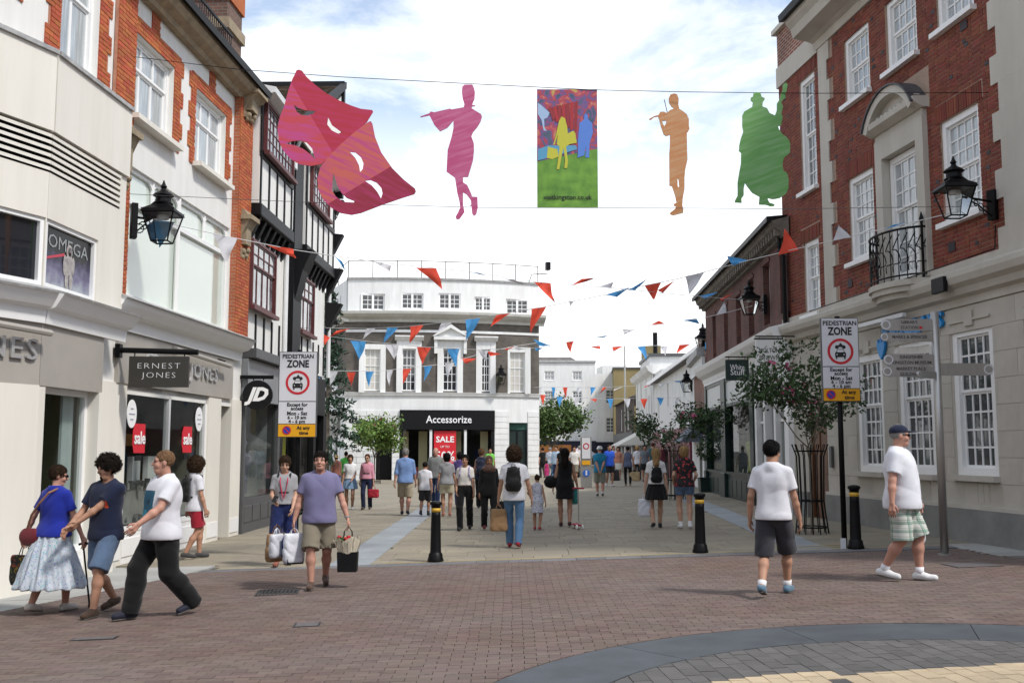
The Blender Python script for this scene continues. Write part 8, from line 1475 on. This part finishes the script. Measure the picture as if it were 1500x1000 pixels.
for x, y in ((-.06, -.06), (.06, -.06), (0, .42)): MB().prism([(y + .05 * math.cos(t), .05 + .05 * math.sin(t)) for t in np.linspace(0, 6.283, 12, endpoint=False)], x - .012, x + .012, 'x').build('wheel', m_wht, sc_)
person(879, 727, 1.70, 182, 'man in white sun hat and teal polo with hands behind his back', 'ruddy', ('short', 'grey'), ('polo', 'teal_polo', (.02, .19, .32)), ('shorts', 'stone', (.25, .25, .21), .50), (.06, .06, .055), .24, 1, {'R': (-.05, .19, .92), 'L': (.05, .21, .92)}, 1.15, sock=(.6, .6, .6), hat=('sun', (.66, .66, .66)))
e, d = person(893, 712, 1.76, 345, 'man in bright blue T-shirt carrying a dark bag', 'tan', ('short', 'brown'), ('tee', 'bright_blue', (.02, .085, .50)), ('shorts', 'black_shorts', (.018, .018, .02), .58), (.5, .5, .5), .25, 1); bag('carrier_bag', d, 'L', .36, .46, .16, cloth('dark_sack', (.05, .05, .055), rough=.6), 'dark grey sack carried by the bright blue T-shirt man', hl=.06)
e, d = person(920, 712, 1.66, 183, 'woman in grey-blue top and black leggings carrying a straw tote', 'tan', ('tied', 'black'), ('tank', 'slate_top', (.10, .12, .19)), ('leggings', 'black_leggings', blk), (.25, .15, .12), .24, 1, {'R': (-.30, -.02, .84)}, 1.12, True); bag('tote_bag', d, 'R', .42, .38, .18, cloth('straw', (.42, .31, .17), var=.2), 'straw tote of the woman in black leggings', hl=.12)
for (px_, py_, hh, yw, lb, sk_, hr_, tp_, lg_) in ((906, 703, 1.66, 20, 'distant woman in peach top left of the black leggings', 'tan', ('bob', 'brown'), ('tank', 'peach', (.45, .20, .13)), ('skirt', 'pale_skirt', (.5, .5, .45))), (934, 704, 1.66, 170, 'distant fair-haired woman in white top', 'fair', ('bob', 'blonde'), ('tee', 'white_tee', (.66, .66, .70)), ('trousers', 'charcoal', (.03, .03, .033))), (945, 705, 1.70, 5, 'distant woman in grey top and black skirt raising a hand', 'tan', ('long', 'dark'), ('tee', 'slate_grey', (.13, .145, .17)), ('skirt', 'black_trousers', blk)), (957, 703, 1.78, 175, 'distant ginger man in teal top', 'pale', ('short', 'auburn'), ('tee', 'teal_dark', (.03, .10, .12)), ('trousers', 'charcoal', (.03, .03, .033))), (972, 701, 1.7, 170, 'distant man in maroon top near the tree guard', 'tan', ('short', 'dark'), ('tee', 'maroon_top', (.12, .03, .04)), ('trousers', 'charcoal', (.03, .03, .033))), (899, 699, 1.7, 340, 'distant man in white shirt by the far shops', 'tan', ('short', 'dark'), ('polo', 'white_tee', (.66, .66, .70)), ('trousers', 'charcoal', (.03, .03, .033))),
    (795, 700, 1.72, 150, 'distant person in black near the market stall', 'tan', ('short', 'dark'), ('tee', 'black_top', blk), ('trousers', 'charcoal', (.03, .03, .033))), (806, 702, 1.72, 200, 'distant person in pale grey by the market stall', 'fair', ('short', 'grey'), ('tee', 'pale_grey', (.45, .48, .53)), ('jeans', 'jeans_blue', (.085, .17, .30))), (815, 704, 1.78, 20, 'distant man in pale blue shirt beside the stall', 'tan', ('short', 'dark'), ('long', 'pale_blue_shirt', (.35, .45, .55)), ('jeans', 'jeans_dark', (.03, .05, .12))), (801, 705, 1.05, 180, 'distant child in magenta by the stall', 'tan', ('bob', 'brown'), ('dress', 'magenta', (.42, .03, .14), .5), ('none', '', (0, 0, 0))), (822, 706, 1.70, 175, 'distant dark-haired woman in black behind the black dress', 'tan', ('long', 'brown'), ('tee', 'black_top', blk), ('trousers', 'charcoal', (.03, .03, .033))), (842, 706, 1.74, 15, 'distant man in cream shirt left of the sign panel', 'tan', ('short', 'brown'), ('tee', 'cream_top', (.66, .63, .58)), ('shorts', 'khaki', (.20, .175, .13))), (849, 700, 1.76, 190, 'distant man in white shirt and dark trousers by the sign panel', 'ruddy', ('short', 'grey'), ('polo', 'white_tee', (.66, .66, .70)), ('trousers', 'charcoal', (.03, .03, .033)))):
    person(px_, py_, hh, yw, lb, sk_, hr_, tp_, lg_, (.05, .05, .05), .2, random.choice((-1, 1)), None, 1.05, 'woman' in lb or 'child' in lb, group='distant passers-by', face=False)
# right of centre
e, d = person(962, 773, 1.62, 182, 'blonde girl in black skirt with a black backpack walking away', 'fair', ('long', 'blonde'), ('blouse', 'white_blouse', (.68, .68, .68), .96), ('miniskirt', 'black_skirt', blk, .62), (.02, .02, .02), .38, -1, {'L': (.25, .0, .84)}, 1.0, True); backpack(d, cloth('black_bag', blk, rough=.6), 'black backpack under the blonde girl\'s long hair', .27, .36, .10); bag('carrier_bag', d, 'L', .26, .36, .12, pl('white', (.62, .63, .68)), 'white carrier bag in the blonde girl\'s hand', hl=.10)
person(1004, 774, 1.63, 181, 'woman with blonde bob in black and red floral shirt and denim shorts', 'fair', ('bob', 'blonde'), ('blouse', 'red_floral', redfl, .90), ('shorts', 'denim', denim, .74), (.70, .70, .70), .16, 1, {'R': (-.22, -.14, 1.0), 'L': (.22, -.14, 1.0)}, 1.06, True, sock=(.7, .7, .7))
person(1136, 872, 1.72, 206, 'dark-haired man in white T-shirt and charcoal shorts walking away', 'tan', ('short', 'black'), ('tee', 'white_tee', (.66, .66, .70), .84), ('shorts', 'charcoal_shorts', (.040, .040, .048), .42), (.10, .18, .25), .56, -1, {'R': (-.27, -.10, .84), 'L': (.27, -.02, .85)}, .97, False, .0, (12, 0), sock=(.68, .68, .68))
e, d = person(1324, 850, 1.84, 300, 'stout man in white polo, plaid shorts and navy cap walking right', 'ruddy', ('buzz', 'grey'), ('polo', 'white_polo', (.70, .71, .76), .80), ('shorts', 'plaid', plaid, .45), (.68, .68, .68), .36, 1, {'R': (-.33, .04, .86), 'L': (.34, -.12, .86)}, 1.38, False, .0, (-22, 0), sock=(.72, .72, .74), hat=('cap', (.012, .016, .04)))
shades(d, e); bag('carrier_bag', d, 'L', .24, .34, .12, pl('milky', (.60, .62, .64)), 'thin white plastic bag in the hand of the plaid shorts man', hl=.06)
